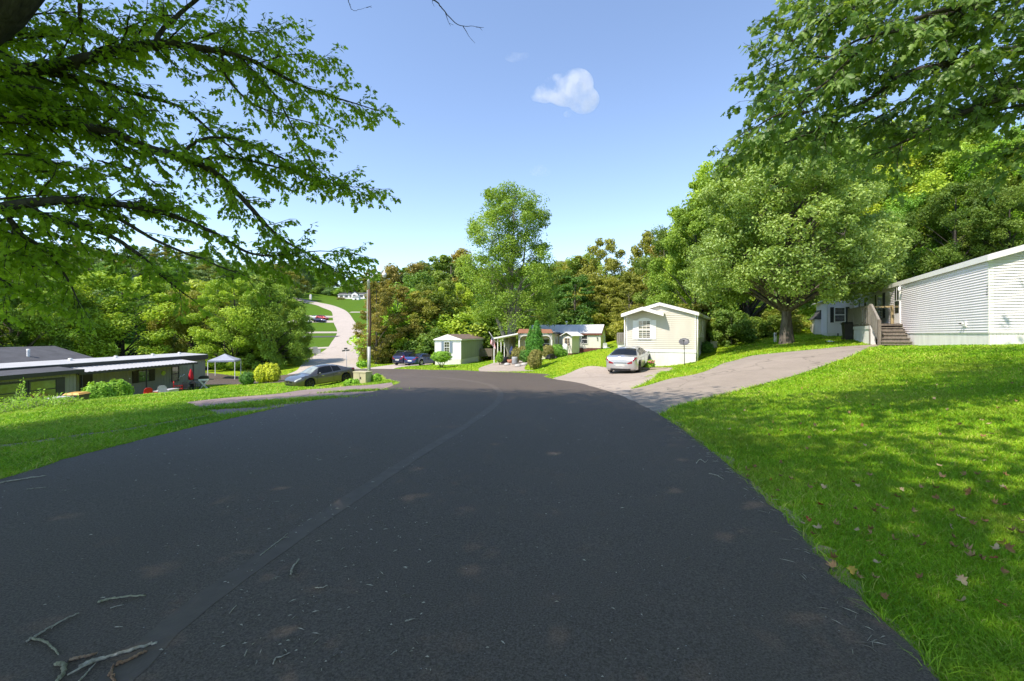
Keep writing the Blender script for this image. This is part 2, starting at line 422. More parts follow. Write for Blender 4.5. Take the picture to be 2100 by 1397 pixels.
def strip(name, pairs, mat, off=.004, n=8, na=8, edge=0.0, paved=True, shoulder=0.05, label=None, smooth=True):
    L = [hit(*a[1:]) if a[0] == 'p' else a for a, b in pairs]
    R = [hit(*b[1:]) if b[0] == 'p' else b for a, b in pairs]
    if smooth: L = crm(L, n); R = crm(R, n)
    else:
        f = lambda Q: np.array([np.array(Q[i])*(1-k/n)+np.array(Q[i+1])*k/n for i in range(len(Q)-1) for k in range(n)]+[np.array(Q[-1])])
        L = f(L); R = f(R)
    if edge:
        for Q, s in ((L, 1), (R, 2)):
            k = np.arange(len(Q)); a = rng.normal(0, 1, len(Q)); a = np.convolve(a, [.25,.5,.25], 'same')
            Q += (np.stack([a, np.roll(a, 3)], 1))*edge
    m = len(L)
    t = np.linspace(0, 1, na+1)
    G = L[:,None,:]*(1-t)[None,:,None] + R[:,None,:]*t[None,:,None]
    z = Tz(G[...,0], G[...,1]) + off
    V = np.concatenate([G, z[...,None]], -1)
    vs = V.reshape(-1, 3).tolist(); fs = []
    for i in range(m-1):
        for j in range(na):
            a = i*(na+1)+j; fs.append((a, a+1, a+na+2, a+na+1))
    b = len(vs)
    # skirts down into the ground give the slab its edge
    ring = [i*(na+1) for i in range(m)]; ring2 = [i*(na+1)+na for i in range(m)]
    for i in ring+ring2: vs.append((vs[i][0], vs[i][1], vs[i][2]-off-.08))
    for k in range(m-1):
        fs.append((ring[k], ring[k+1], b+k+1, b+k)); fs.append((ring2[k+1], ring2[k], b+m+k, b+m+k+1))
    for s0, s1, row in ((b, b+m, 0), (b+m-1, b+2*m-1, m-1)):
        vi = [row*(na+1), row*(na+1)+na]; fs.append((vi[0], vi[1], s1, s0))
    me = bpy.data.meshes.new(name); me.from_pydata(vs, [], fs); me.update()
    for p in me.polygons: p.use_smooth = False
    o = link(name, me, mat); tag(o, kind='structure')
    if label: o['label'] = label
    if paved: PAVED.append(np.concatenate([L, R[::-1]]))
    return o
def inside(poly, x, y):
    c = np.zeros(len(x), bool); n = len(poly); j = n-1
    bb = (x > poly[:,0].min()) & (x < poly[:,0].max()) & (y > poly[:,1].min()) & (y < poly[:,1].max())
    idx = np.where(bb)[0]; xx = x[idx]; yy = y[idx]; cc = np.zeros(len(idx), bool)
    for i in range(n):
        xi, yi = poly[i]; xj, yj = poly[j]
        if yi != yj:
            cc ^= ((yi > yy) != (yj > yy)) & (xx < (xj-xi)*(yy-yi)/(yj-yi)+xi)
        j = i
    c[idx] = cc; return c

# ------------------------------------------------------------------ ground materials
def lawn_mat():
    m, nt, b = nodes_of('lawn')
    co = coords(nt)
    a = noise(nt, .35, 4, co); f = noise(nt, 5, 5, co, .7); g = noise(nt, 45, 4, co, .75)
    c = ramp(nt, a, [(.3, (.16,.30,.006)), (.5, (.24,.38,.008)), (.72, (.34,.43,.02))])
    c = mixc(nt, c, ramp(nt, f, [(.3, (.10,.20,.006)), (.7, (.34,.44,.03))]), .45)
    c = mixc(nt, c, ramp(nt, g, [(.35, (.07,.15,.004)), (.65, (.40,.50,.03))]), .45)
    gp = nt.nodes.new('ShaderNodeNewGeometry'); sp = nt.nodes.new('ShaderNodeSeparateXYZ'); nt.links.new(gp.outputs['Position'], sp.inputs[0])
    c = mixc(nt, c, mixc(nt, c, (.30,.42,.55), 1.0, 'MULTIPLY'), maprange(nt, sp.outputs[1], 62, 100))   # darker meadow colour up the far hill
    nt.links.new(c, b.inputs['Base Color']); b.inputs['Roughness'].default_value = .9; b.inputs['Specular IOR Level'].default_value = .1
    bump(nt, b, g, .8, .05); return m
def asphalt_mat():
    m, nt, b = nodes_of('new_asphalt')
    co = coords(nt)
    a = noise(nt, .5, 4, coords(nt, 'Object', (1,.35,1)), .6); f = noise(nt, 95, 4, co, .8); p = noise(nt, 60, 4, co, .6)
    c = ramp(nt, a, [(.3, (.067,.050,.038)), (.7, (.098,.073,.055))])
    c = mixc(nt, c, ramp(nt, f, [(.38, (.012,.010,.008)), (.63, (.21,.175,.145))]), .5)
    v = nt.nodes.new('ShaderNodeTexVoronoi'); v.inputs['Scale'].default_value = 38; nt.links.new(co, v.inputs['Vector'])
    w = nt.nodes.new('ShaderNodeTexWhiteNoise'); nt.links.new(v.outputs['Color'], w.inputs['Vector'])
    s1 = maprange(nt, v.outputs['Distance'], .10, .16, 1, 0)
    s2 = maprange(nt, w.outputs['Value'], .965, .97, 0, 1)
    mm = nt.nodes.new('ShaderNodeMath'); mm.operation = 'MULTIPLY'; nt.links.new(s1, mm.inputs[0]); nt.links.new(s2, mm.inputs[1])
    c = mixc(nt, c, (.30,.30,.29), mm.outputs[0])
    nt.links.new(c, b.inputs['Base Color']); b.inputs['Specular IOR Level'].default_value = .35
    nt.links.new(maprange(nt, p, .3, .7, .62, .85), b.inputs['Roughness'])
    ad = nt.nodes.new('ShaderNodeMath'); ad.operation = 'ADD'; nt.links.new(f, ad.inputs[0]); nt.links.new(p, ad.inputs[1])
    bump(nt, b, ad.outputs[0], .55, .006); return m
def drive_mat(name, c0, c1, crack=True, sc=1.0):
    m, nt, b = nodes_of(name)
    co = coords(nt)
    a = noise(nt, .45*sc, 5, coords(nt, 'Object', (.6,1.6,1)), .65); f = noise(nt, 70, 4, co, .7); g = noise(nt, 2.2, 5, co, .7)
    c = ramp(nt, a, [(.3, c0), (.7, c1)])
    c = mixc(nt, c, ramp(nt, g, [(.3, tuple(x*.6 for x in c0)), (.62, c1)]), .3)
    c = mixc(nt, c, ramp(nt, f, [(.3, tuple(x*.45 for x in c0)), (.7, tuple(min(1,x*1.5) for x in c1))]), .3)
    if crack:
        v = nt.nodes.new('ShaderNodeTexVoronoi'); v.feature = 'DISTANCE_TO_EDGE'; v.inputs['Scale'].default_value = .35
        dn = nt.nodes.new('ShaderNodeTexNoise'); dn.inputs['Scale'].default_value = 1.5; nt.links.new(co, dn.inputs['Vector'])
        va = nt.nodes.new('ShaderNodeVectorMath'); va.operation = 'MULTIPLY_ADD'; va.inputs[1].default_value = (.8,.8,.8)
        nt.links.new(dn.outputs['Color'], va.inputs[0]); nt.links.new(co, va.inputs[2]); nt.links.new(va.outputs[0], v.inputs['Vector'])
        c = mixc(nt, c, tuple(x*.3 for x in c0), maprange(nt, v.outputs['Distance'], .002, .010, .45, 0))
    nt.links.new(c, b.inputs['Base Color']); b.inputs['Roughness'].default_value = .92; b.inputs['Specular IOR Level'].default_value = .15
    bump(nt, b, f, .4, .008); return m
M_LAWN = lawn_mat(); M_ASPH = asphalt_mat()
M_DRIVE = drive_mat('old_asphalt', (.24,.205,.172), (.34,.293,.245))
M_CONC = drive_mat('concrete_drive', (.31,.26,.22), (.41,.355,.30))
M_ROAD2 = drive_mat('concrete_road', (.38,.34,.30), (.47,.42,.37), True, .4)
M_OLDPAD = drive_mat('worn_pad', (.17,.135,.13), (.30,.235,.225))
M_SEAM = paint('road_seam', (.112,.090,.073), .72, .2, 9, bumpy=.25)
M_DARKDRIVE = drive_mat('dark_drive', (.07,.07,.075), (.10,.10,.105), False)

# ------------------------------------------------------------------ ground sheet
def axis(lo, hi, fine_lo, fine_hi, step, grow):
    a = list(np.arange(fine_lo, fine_hi+1e-6, step)); s = step
    while a[-1] < hi: s *= grow; a.append(a[-1]+s)
    s = step; b = []
    x = fine_lo
    while x > lo: s *= grow; x -= s; b.append(x)
    return np.array(b[::-1]+a)
ax = axis(-900, 900, -34, 26, .42, 1.06); ay = axis(-500, 1100, -6, 60, .42, 1.05)
GX, GY = np.meshgrid(ax, ay, indexing='ij'); GZ = Tz(GX, GY)
nx, ny = GX.shape
V = np.stack([GX, GY, GZ], -1).reshape(-1,3)
I = np.arange(nx*ny).reshape(nx, ny)
q = np.stack([I[:-1,:-1], I[1:,:-1], I[1:,1:], I[:-1,1:]], -1).reshape(-1,4)
Tt = np.concatenate([q[:,[0,1,2]], q[:,[0,2,3]]])
me = tri_mesh('ground', V, Tt); me.polygons.foreach_set('use_smooth', np.ones(len(Tt), bool))
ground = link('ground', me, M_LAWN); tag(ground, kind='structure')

# ------------------------------------------------------------------ roads and drives
pp = lambda u, v: ('p', u, v)
strip('road', [
 ((-5.9,-14),(0.6,-14)), ((-5.7,-6),(1.1,-6)), ((-5.4,0),(1.55,0)), ((-5.2,2.6),pp(1800,1278)), (pp(0,990),pp(1620,1080)), (pp(140,946),pp(1500,965)),
 (pp(270,912),pp(1405,888)), (pp(390,882),pp(1345,850)), (pp(500,856),pp(1300,826)), (pp(600,833),pp(1250,805)), (pp(690,816),pp(1190,788)),
 (pp(770,805),pp(1120,775)), ((-4.45,17.2),(2.3,29.3)), ((-4.75,19.0),(-.7,33.5)), ((-5.9,22.0),(-4.5,38)), ((-6.9,25),(-9,42)), ((-8.6,29.5),(-13.2,45.5)),
 ((-12,34.0),(-17,48)), ((-20,39),(-23,50.0)), ((-30,44),(-32,53)), ((-45,50),(-46,58)), ((-70,56),(-71,64))],
 M_ASPH, off=.035, n=20, na=12, edge=.022, label='freshly paved black asphalt road')
strip('paving_seam', [(pp(60,1520),pp(150,1520)), (pp(215,1400),pp(290,1400)), (pp(330,1290),pp(392,1292)), (pp(480,1180),pp(520,1190)), (pp(690,1037),pp(722,1042)), (pp(850,935),pp(868,941)), (pp(960,868),pp(974,872)), (pp(1012,828),pp(1024,831)),
 (pp(1018,806),pp(1030,806)), (pp(990,790),pp(1000,788)), (pp(930,779),pp(936,777.5)), (pp(850,773),pp(852,772)), (pp(790,771),pp(790,770.2))], M_SEAM, off=.0367, n=10, na=1, edge=.006, paved=False, label='smooth dark seam between paving passes')
strip('left_driveway', [(pp(380,826),pp(450,853)), (pp(450,818),pp(560,840)), (pp(560,809),pp(640,827)), (pp(650,798),pp(720,815)), (pp(745,791),pp(790,803)), ((-5.3,20.2),pp(806,797))],
 M_OLDPAD, off=.012, n=6, na=6, edge=.03, label='worn pinkish asphalt pad overgrown with weeds')
strip('cracked_edge', [(pp(-60,925),pp(-60,932)), (pp(20,912),pp(20,917)), (pp(90,903),pp(90,908)), (pp(180,890),pp(180,894)), (pp(255,881),pp(255,885)), (pp(330,868),pp(330,872)), (pp(400,857),pp(400,860)), (pp(452,848),pp(452,850))],
 M_OLDPAD, off=.010, n=6, na=1, edge=.05, label='strip of old paving showing through the left lawn')
strip('right_driveway', [(pp(1345,855),pp(1240,800)), (pp(1400,832),pp(1285,800)), (pp(1500,806),pp(1370,779)), (pp(1600,780),pp(1460,757)), (pp(1700,747),pp(1530,733)), (pp(1765,722),pp(1620,722)), (pp(1812,706),pp(1720,712))],
 M_DRIVE, off=.016, n=6, na=8, edge=.02, label='old grey asphalt driveway rising to the white house')
strip('walkway', [(pp(1790,712),pp(1745,715)), (pp(1832,706),pp(1795,707)), (pp(1878,703),pp(1818,703))], M_DRIVE, off=.022, n=5, na=2, edge=.008)
strip('car_driveway', [(pp(1305,836),pp(1130,777)), (pp(1290,803),pp(1150,772)), (pp(1325,785),pp(1175,762)), (pp(1350,768),pp(1205,752)), ((9.6,27.0),(6.1,29.3))],
 M_CONC, off=.020, n=6, na=8, edge=.015, label='pinkish concrete driveway under the silver car')
strip('porch_driveway', [((1.6,33.4),(-2.6,35.8)), ((1.0,37),(-2.8,39.5)), ((1.5,41.5),(-2.2,42.5)), ((1.6,46),(-1.8,46))], M_CONC, off=.02, n=6, na=4, edge=.02)
strip('trailer_driveway', [((-11.5,43.7),(-16.2,47.0)), ((-11.6,48),(-15.4,49.5)), ((-10.0,58),(-15.0,59))], M_ROAD2, off=.02, n=6, na=4)
strip('concrete_road', [((-15.8,47.6),(-25,50.6)), ((-18.5,54),(-26.5,56)), ((-21.5,64),(-29.5,64)), ((-25,74),(-33,74)), ((-30.8,95),(-38.5,94)), ((-36,112),(-44,111)), ((-45.5,138),(-53,138)), ((-56,162),(-64,163)),
 ((-68,188),(-75,189)), ((-79.5,207),(-84,202)), ((-96,229),(-99,222)), ((-120,246),(-122,239))], M_ROAD2, off=.06, n=8, na=5, label='pale concrete road winding up the far hill')
for i, (y, w, mt) in enumerate([(97,3.2,M_ROAD2),(124,2.6,M_DARKDRIVE),(134,3.5,M_ROAD2),(160,4.5,M_ROAD2),(172,4.0,M_ROAD2)]):
    cx = np.interp(y, [74,95,112,138,162,188], [-33,-38.5,-44,-53,-64,-75])
    strip('far_driveway', [((cx+.5,y),(cx+.5,y+w)), ((cx-8,y+.5),(cx-8,y+w+.5)), ((cx-16,y),(cx-16,y+w))], mt, off=.09, n=6, na=3, smooth=False)
strip('hill_path', [((-66.5,186),(-66.5,188.5)), ((-58,187),(-58,189)), ((-50,188),(-50,190))], M_ROAD2, off=.09, n=6, na=2, smooth=False)

# crumbled, dirty shoulder between asphalt and grass
M_DIRT = drive_mat('shoulder_dirt', (.20,.155,.10), (.42,.35,.23), False, 3)
_m = len(PAVED[0])//2; _L = PAVED[0][:_m]; _R = PAVED[0][_m:][::-1]
for nm_, Q, s_ in (('road_shoulder', _R, 1), ('road_shoulder', _L, -1)):
    k0 = [i for i in range(len(Q)) if Q[i][1] > -2 and Q[i][1] < 36 and Q[i][0] > -10]; Q = Q[k0[0]:k0[-1]]
    d_ = np.gradient(Q, axis=0); nrm = np.stack([d_[:,1], -d_[:,0]], 1); nrm /= np.linalg.norm(nrm, axis=1, keepdims=True)+1e-9
    w_ = np.convolve(np.clip(rng.normal(.07, .06, len(Q)), .0, .2), [.25,.5,.25], 'same')[:,None]+.01
    strip(nm_, [(tuple(Q[i]-nrm[i]*s_*.05), tuple(Q[i]+nrm[i]*s_*w_[i])) for i in range(len(Q))], M_DIRT, off=.012, n=1, na=1, smooth=False, paved=False)
# ------------------------------------------------------------------ building helpers (local coordinates: x right along the front, y back)
class WF:
    """wall frame: origin, direction to the right seen from outside; outward normal follows"""
    def __init__(s, o, r):
        s.o = Vector((o[0], o[1], 0)); s.r = Vector((r[0], r[1], 0)).normalized(); s.n = Vector((s.r.y, -s.r.x, 0))
    def p(s, a, z, n=0): q = s.o + s.r*a + s.n*n; return (q.x, q.y, z)
    def box(s, mb, a0, a1, z0, z1, n0, n1, mi=0):
        vs = [s.p(a,z,n) for n in (n0,n1) for a,z in ((a0,z0),(a1,z0),(a1,z1),(a0,z1))]
        mb.add(vs, [(0,3,2,1),(4,5,6,7),(0,1,5,4),(1,2,6,5),(2,3,7,6),(3,0,4,7)], mi)
def lap_wall(mb, wf, a0, a1, z0, z1, e=.115, lip=.022, gable=0, peak=0, mi=0):
    z = z0
    while z < z1-1e-4:
        zt = min(z+e, z1)
        mb.add([wf.p(a0,z,lip), wf.p(a1,z,lip), wf.p(a1,zt,.001), wf.p(a0,zt,.001), wf.p(a0,z,0), wf.p(a1,z,0)],
               [(0,1,2,3),(4,5,1,0)], mi)
        z = zt
    if gable:
        c = (a0+a1)/2; h = (a1-a0)/2; H = peak-z1
        while z < peak-1e-4:
            zt = min(z+e, peak); w0 = h*(peak-z)/H; w1 = h*(peak-zt)/H
            mb.add([wf.p(c-w0,z,lip), wf.p(c+w0,z,lip), wf.p(c+w1,zt,.001), wf.p(c-w1,zt,.001), wf.p(c-w0,z,0), wf.p(c+w0,z,0)],
                   [(0,1,2,3),(4,5,1,0)], mi)
            z = zt
def rib_wall(mb, wf, a0, a1, z0, z1, pitch=.2, g=.02, dep=.012, mi=0):
    a = a0
    while a < a1-1e-4:
        b = min(a+pitch, a1); c = max(a, b-g)
        mb.add([wf.p(a,z0), wf.p(c,z0), wf.p(c,z1), wf.p(a,z1), wf.p(c,z0,-dep), wf.p(b,z0,-dep), wf.p(b,z1,-dep), wf.p(c,z1,-dep), wf.p(b,z0), wf.p(b,z1)],
               [(0,1,2,3),(1,4,7,2),(4,5,6,7),(5,8,9,6)], mi)
        a = b
def window(parent, wf, a0, a1, z0, z1, cols=1, rows=2, glass='glass', frame='white_trim', fw=.05, shutter=None, sw=.3, sill=True, name='window', lift=.02):
    mb = MB()
    wf.box(mb, a0-fw, a1+fw, z1, z1+fw, lift-.03, lift+.03); wf.box(mb, a0-fw, a1+fw, z0-fw, z0, lift-.03, lift+(.05 if sill else .03))
    wf.box(mb, a0-fw, a0, z0, z1, lift-.03, lift+.03); wf.box(mb, a1, a1+fw, z0, z1, lift-.03, lift+.03)
    for i in range(1, cols): x = a0+(a1-a0)*i/cols; wf.box(mb, x-.011, x+.011, z0, z1, lift-.004, lift+.016)
    for i in range(1, rows):
        z = z0+(z1-z0)*i/rows; w = .026 if (i*2 == rows) else .011
        wf.box(mb, a0, a1, z-w, z+w, lift-.003, lift+.020)
    o = mb.build(name, MAT[frame], parent)
    g = MB(); wf.box(g, a0, a1, z0, z1, lift-.025, lift); g.build('pane', MAT[glass], o)
    if shutter:
        for x0, x1 in ((a0-fw-sw-.01, a0-fw-.01), (a1+fw+.01, a1+fw+sw+.01)):
            s = MB(); wf.box(s, x0, x1, z0-.06, z1+.06, lift-.01, lift+.02)
            z = z0
            while z < z1: wf.box(s, x0+.03, x1-.03, z, z+.03, lift+.02, lift+.032); z += .075
            s.build('shutter', MAT[shutter], o)
    return o
def gable_roof(parent, Wd, L, ze, peak, o, mat, trim='white_trim', fasc=.14, th=.07, y0=0, seams=False, of=None):
    s = (peak-ze)/(Wd/2); of = o if of is None else of
    zl = ze-o*s; mb = MB()
    e = .05
    prof = [(-o, zl+e), (Wd/2, peak+e), (Wd+o, zl+e), (Wd+o, zl+e+th), (Wd/2, peak+e+th), (-o, zl+e+th)]
    mb.prism(prof, y0-of, L+of)
    if seams:
        y = y0-of+.3
        while y < L+of:
            for sx in (-1, 1):
                x1 = -o if sx < 0 else Wd+o
                mb.bar((x1, y, zl+e+th+.01), (Wd/2, y, peak+e+th+.01), .03, .03)
            y += .6
    r = mb.build('roof', MAT[mat], parent)
    t = MB()
    for yy in (y0-of-.02, L+of+.003):
        t.prism([(-o-.02, zl+e-fasc), (Wd/2, peak+e-fasc*.9), (Wd+o+.02, zl+e-fasc), (Wd+o+.02, zl+e+th*.6), (Wd/2, peak+e+th*.6), (-o-.02, zl+e+th*.6)], yy, yy+.017)
    t.box(-o-.025, -o-.003, y0-of, L+of, zl+e-fasc, zl+e+th*.6); t.box(Wd+o+.003, Wd+o+.025, y0-of, L+of, zl+e-fasc, zl+e+th*.6)
    t.box(-o, 0, y0-of, L+of, zl+e-.03, zl+e-.01); t.box(Wd, Wd+o, y0-of, L+of, zl+e-.03, zl+e-.01)
    t.build('fascia', MAT[trim], r)
    return r
def mobile_home(root, Wd, L, zs, ze, peak, siding, skirt, roof, trim='white_trim', style='lap', e=.115, lip=.03, o=.2, down=.9, fasc=.14, skpitch=.1, seams=False, corner=.08, of=None):
    walls = [WF((0,0),(1,0)), WF((Wd,0),(0,1)), WF((Wd,L),(-1,0)), WF((0,L),(0,-1))]
    ln = [Wd, L, Wd, L]
    mb = MB(); sk = MB()
    for i, (w, l) in enumerate(zip(walls, ln)):
        g = i in (0, 2)
        if style == 'lap': lap_wall(mb, w, 0, l, zs, ze, e, lip, gable=g, peak=peak)
        else:
            rib_wall(mb, w, 0, l, zs, ze, e)
            if g: mb.add([w.p(0,ze), w.p(l,ze), w.p(l/2,peak)], [(0,1,2)])
        rib_wall(sk, w, .01, l-.01, -down, zs, skpitch, g=.014, dep=.01)
        w.box(sk, 0, l, zs-.035, zs+.02, -.01, .022)
    mb.build('wall', MAT[siding], root); sk.build('skirting', MAT[skirt], root)
    if corner:
        for x in (0, Wd):
            for y in (0, L):
                t = MB(); t.box(x-.018 if x == 0 else x-corner, x+corner if x == 0 else x+.018, y-.018 if y == 0 else y-corner, y+corner if y == 0 else y+.018, zs+.02, ze-.02); t.build('corner_trim', MAT[trim], root)
    gable_roof(root, Wd, L, ze, peak, o, roof, trim, fasc, seams=seams, of=of)
    return walls
def place(name, x, y, zrel, xdir, label, cat, group=None):
    return empty(name, (x, y, EYE+zrel), math.atan2(xdir[1], xdir[0]), label, cat, group)

# ------------------------------------------------------------------ white house at right
h = place('white_house', 15.2, 14.5, -.38, (.905,-.426), 'long white vinyl sided mobile home with wooden steps, on the rise at the right edge', 'house')
ws = mobile_home(h, 7.3, 18, .43, 2.80, 3.9, 'white_siding', 'white_skirt', 'silver_roof', e=.0885, o=.07, of=.16, skpitch=.085, corner=.11, fasc=.13)
wl = WF((0,0),(0,-1))    # long wall; a = -distance from the near corner
d = MB(); wl.box(d, -8.86,-8.02,.86,2.86-.05,.0,.05); wl.box(d,-8.80,-8.08,.90,2.74,.05,.06)
dr = d.build('door', MAT['white_trim'], h)
d = MB(); wl.box(d,-8.72,-8.16,1.40,2.66,.055,.072); p = d.build('pane', MAT['glass'], dr)
d = MB(); wl.box(d,-8.74,-8.14,1.98,2.01,.07,.082); wl.box(d,-8.45,-8.43,2.0,2.66,.07,.08); d.build('glazing_bar', MAT['white_trim'], dr)
d = MB(); wl.box(d,-8.16,-8.13,1.80,1.93,.06,.11); d.build('handle', MAT['black'], dr)
window(h, wl, -11.75, -10.85, 1.28, 2.5, 1, 2, shutter='charcoal', sw=.36)
window(h, wl, -15.2, -14.4, 1.35, 2.45, 1, 2, shutter='charcoal', sw=.34)
l = MB(); l.lathe([(0,2.62),(.05,2.60),(.07,2.5),(.05,2.4),(0,2.38)], 10, (-.14,7.78,0)); l.bar((-.01,7.78,2.62),(-.14,7.78,2.66),.03); l.box(-.03,-.01,7.70,7.86,2.46,2.66); l.build('porch_lamp', MAT['white_trim'], h)
l = MB(); wl.box(l,-1.66,-1.44,.64,.82,.012,.05); l.tube([(-.08,1.50,.74),(-.13,1.50,.74)],.03,8); l.build('outlet_box', MAT['lid_white'], h)
l = MB(); l.tube([(-.04,1.68,.74),(-.12,1.68,.74)],.022,8); l.tube([(-.12,1.62,.74),(-.12,1.75,.74)],.012,6); l.build('water_tap', MAT['black'], h)
def digit(mb, wf, ch, a, z, s, n0, n1):
    seg = {'1':'bc','3':'abcdg','6':'acdefg','0':'abcdef'}[ch]; w = .55*s; t = .16*s
    R = {'a':(0,w,s-t,s),'g':(0,w,s/2-t/2,s/2+t/2),'d':(0,w,0,t),'b':(w-t,w,s/2,s),'c':(w-t,w,0,s/2),'f':(0,t,s/2,s),'e':(0,t,0,s/2)}
    for q in seg: x0,x1,y0,y1 = R[q]; wf.box(mb, a+x0, a+x1, z+y0, z+y1, n0, n1)
for i, ch in enumerate('136'): nm = MB(); digit(nm, wl, ch, -.10, 1.88-i*.13, .10, .019, .026); nm.build('number_digit', MAT['charcoal'], h)
# wing that steps out at the far end
wg = MB(); w1 = WF((-1.45,17.0),(1,0)); w2 = WF((-1.45,21),(0,-1))
lap_wall(wg, w1, 0, 1.45, .43, 2.6, .0885); lap_wall(wg, w2, 0, 4, .43, 2.6, .0885); wg.build('wing_wall', MAT['white_siding'], h)
sk = MB(); rib_wall(sk, w1, 0, 1.45, -.6, .43, .1); rib_wall(sk, w2, 0, 4, -.6, .43, .1); sk.build('skirting', MAT['white_skirt'], h)
rf = MB(); rf.prism([(-1.75,2.56),(.0,3.0),(.0,3.07),(-1.75,2.63)], 16.8, 21.2); rf.build('wing_roof', MAT['silver_roof'], h)
window(h, w1, .42, .95, 1.2, 2.1, 1, 2, shutter='charcoal', sw=.2)
for a, b in ((.55,.62),(1.15,1.22)):
    q = MB(); w1.box(q, a, b, -.25, .42, .02, .06); q.build('brace', MAT['charcoal'], h)
q = MB(); q.bar(w1.p(.62,-.05,.05), w1.p(.88,-.28,.05), .05); q.bar(w1.p(1.15,-.05,.05), w1.p(.9,-.28,.05), .05); q.build('brace', MAT['charcoal'], h)

# deck and steps (own thing, against the long wall)
dk = place('wooden_deck', 15.2, 14.5, -.38, (.905,-.426), 'weathered grey wooden porch deck with railing and brown steps on the white house', 'deck')
b = MB(); b.box(-1.25,-.03,7.75,12.1,.78,.84)
for i in range(9): b.box(-1.28,-.03,7.74+i*.48,7.74+i*.48+.46,.84,.868)
b.build('floor', MAT['brown_wood'], dk)
b = MB(); wo = WF((-1.25,12.1),(0,-1)); rib_wall(b, wo, 0, 4.35, -.6, .74, .085); wn_ = WF((-1.25,7.75),(1,0)); rib_wall(b, wn_, 0, .2, -.6,.74,.085); wff = WF((0,12.1),(-1,0)); rib_wall(b, wff, 0, 1.25, -.6,.74,.085)
wo.box(b, 0, 4.35, .62, .78, .0, .03); b.build('skirting', MAT['white_skirt'], dk)
b = MB()
b.box(-1.27,-1.19,7.8,12.1,1.74,1.80); b.box(-1.25,-1.21,7.8,12.1,.93,.99)
for i in range(14): b.box(-1.29,-1.265,8.0+i*.30,8.0+i*.30+(.11 if i < 4 else .285),.88,1.74)
b.box(-1.25,0,12.04,12.1,1.74,1.80)
for i in range(8): b.box(-1.18+i*.15,-1.1+i*.15,12.05,12.08,.88,1.74)
b.build('railing', MAT['grey_wood'], dk)
for (x, y, z0, z1) in ((-1.24,7.82,-.3,1.84),(-1.24,12.06,.86,1.84),(-.1,9.0,.86,1.80)):
    b = MB(); b.box(x-.05,x+.05,y-.05,y+.05,z0,z1); b.build('post', MAT['grey_wood' if x < -1 else 'new_wood'], dk)
b = MB(); b.box(-.5,-.06,9.02,9.08,1.70,1.76); b.box(-1.2,-.06,9.03,9.07,1.72,1.78); b.build('cross_rail', MAT['new_wood'], dk)
for i in range(5):
    y1 = 7.76-i*.27; z = .70-i*.165
    b = MB(); b.box(-1.17,-.06,y1-.33,y1,z-.045,z); b.box(-1.15,-.08,y1-.29,y1-.25,z-.165,z-.046); b.build('step', MAT['brown_wood'], dk)
b = MB(); b.bar((-1.2,7.8,1.80),(-1.2,6.6,1.02),.09,.05); b.bar((-1.2,7.8,.95),(-1.2,6.6,.2),.05,.07)
for i in range(7):
    t = (i+.5)/7; y = 7.8-1.2*t; b.box(-1.26,-1.235,y-.07,y+.05,.86-.78*t,1.78-.78*t)
b.build('stair_rail', MAT['grey_wood'], dk)
b = MB(); b.box(-1.26,-1.14,6.52,6.64,-.3,1.02); b.build('post', MAT['brown_wood'], dk)

# trash bin beside the deck, long pale thing on the grass, little shed behind
def wheelie(name, x, y, zrel, label, body='bin_dark', lid='bin_dark', hgt=1.0, rz=0, group=None):
    r = place(name, x, y, zrel, (math.cos(rz), math.sin(rz)), label, 'bin', group)
    b = MB(); b.add([(-.24,-.28,.04),(.24,-.28,.04),(.24,.28,.04),(-.24,.28,.04),(-.3,-.34,hgt),(.3,-.34,hgt),(.3,.34,hgt),(-.3,.34,hgt)],[(0,3,2,1),(0,1,5,4),(1,2,6,5),(2,3,7,6),(3,0,4,7),(4,5,6,7)])
    b.box(-.32,.32,-.36,.36,hgt-.06,hgt-.02); b.build('body', MAT[body], r)
    b = MB(); b.add([(-.33,-.38,hgt),(.33,-.38,hgt),(.33,.38,hgt),(-.33,.38,hgt),(-.25,-.3,hgt+.08),(.25,-.3,hgt+.08),(.25,.3,hgt+.08),(-.25,.3,hgt+.08)],[(0,3,2,1),(0,1,5,4),(1,2,6,5),(2,3,7,6),(3,0,4,7),(4,5,6,7)]); b.build('lid', MAT[lid], r)
    b = MB(); b.tube([(-.3,.4,hgt-.02),(.3,.4,hgt-.02)],.02,6); b.build('handle', MAT[body], r)
    for sx in (-1,1): b = MB(); b.lathe([(0,-.03),(.11,-.03),(.11,.03),(0,.03)],12,(sx*.27,.34,.1),'x'); b.build('wheel', MAT['rubber'], r)
    return r
wheelie('trash_bin', 18.75, 25.3, -.42, 'black trash bin at the far corner of the wooden deck', 'black_plastic', 'black_plastic', 1.0, -.43)
b = MB(); b.tube([P(1698,700,24.6), P(1712,702.5,24.4), P(1735,703.5,24.2)], .05, 8); b.tube([P(1703,700,24.5)+Vector((0,.3,0)), P(1722,702,24.5)+Vector((0,.2,0))], .035, 8)
tag(b.build('drain_pipe', MAT['lid_white']), 'white length of pipe lying on the grass by the trash bin', 'pipe')
s = place('garden_shed', 21.7, 32.6, -.25, (.9,-.43), 'small white metal shed with dark roof behind the maple and the white house', 'shed')
b = MB(); w = WF((0,0),(1,0)); rib_wall(b, w, 0, 1.9, -.3, 1.35, .15); w = WF((0,2),(0,-1)); rib_wall(b, w, 0, 2, -.3, 1.35, .15); b.box(.01,1.89,.01,1.99,-.3,1.34); b.build('wall', MAT['white_skirt'], s)
b = MB(); b.prism([(-.1,1.30),(.35,1.95),(.95,2.25),(1.55,1.95),(2.0,1.30)], -.1, 2.1); b.build('roof', MAT['dark_roof'], s)
b = MB(); b.box(.5,1.4,-.04,-.01,-.1,1.3); b.build('door', MAT['charcoal'], s)

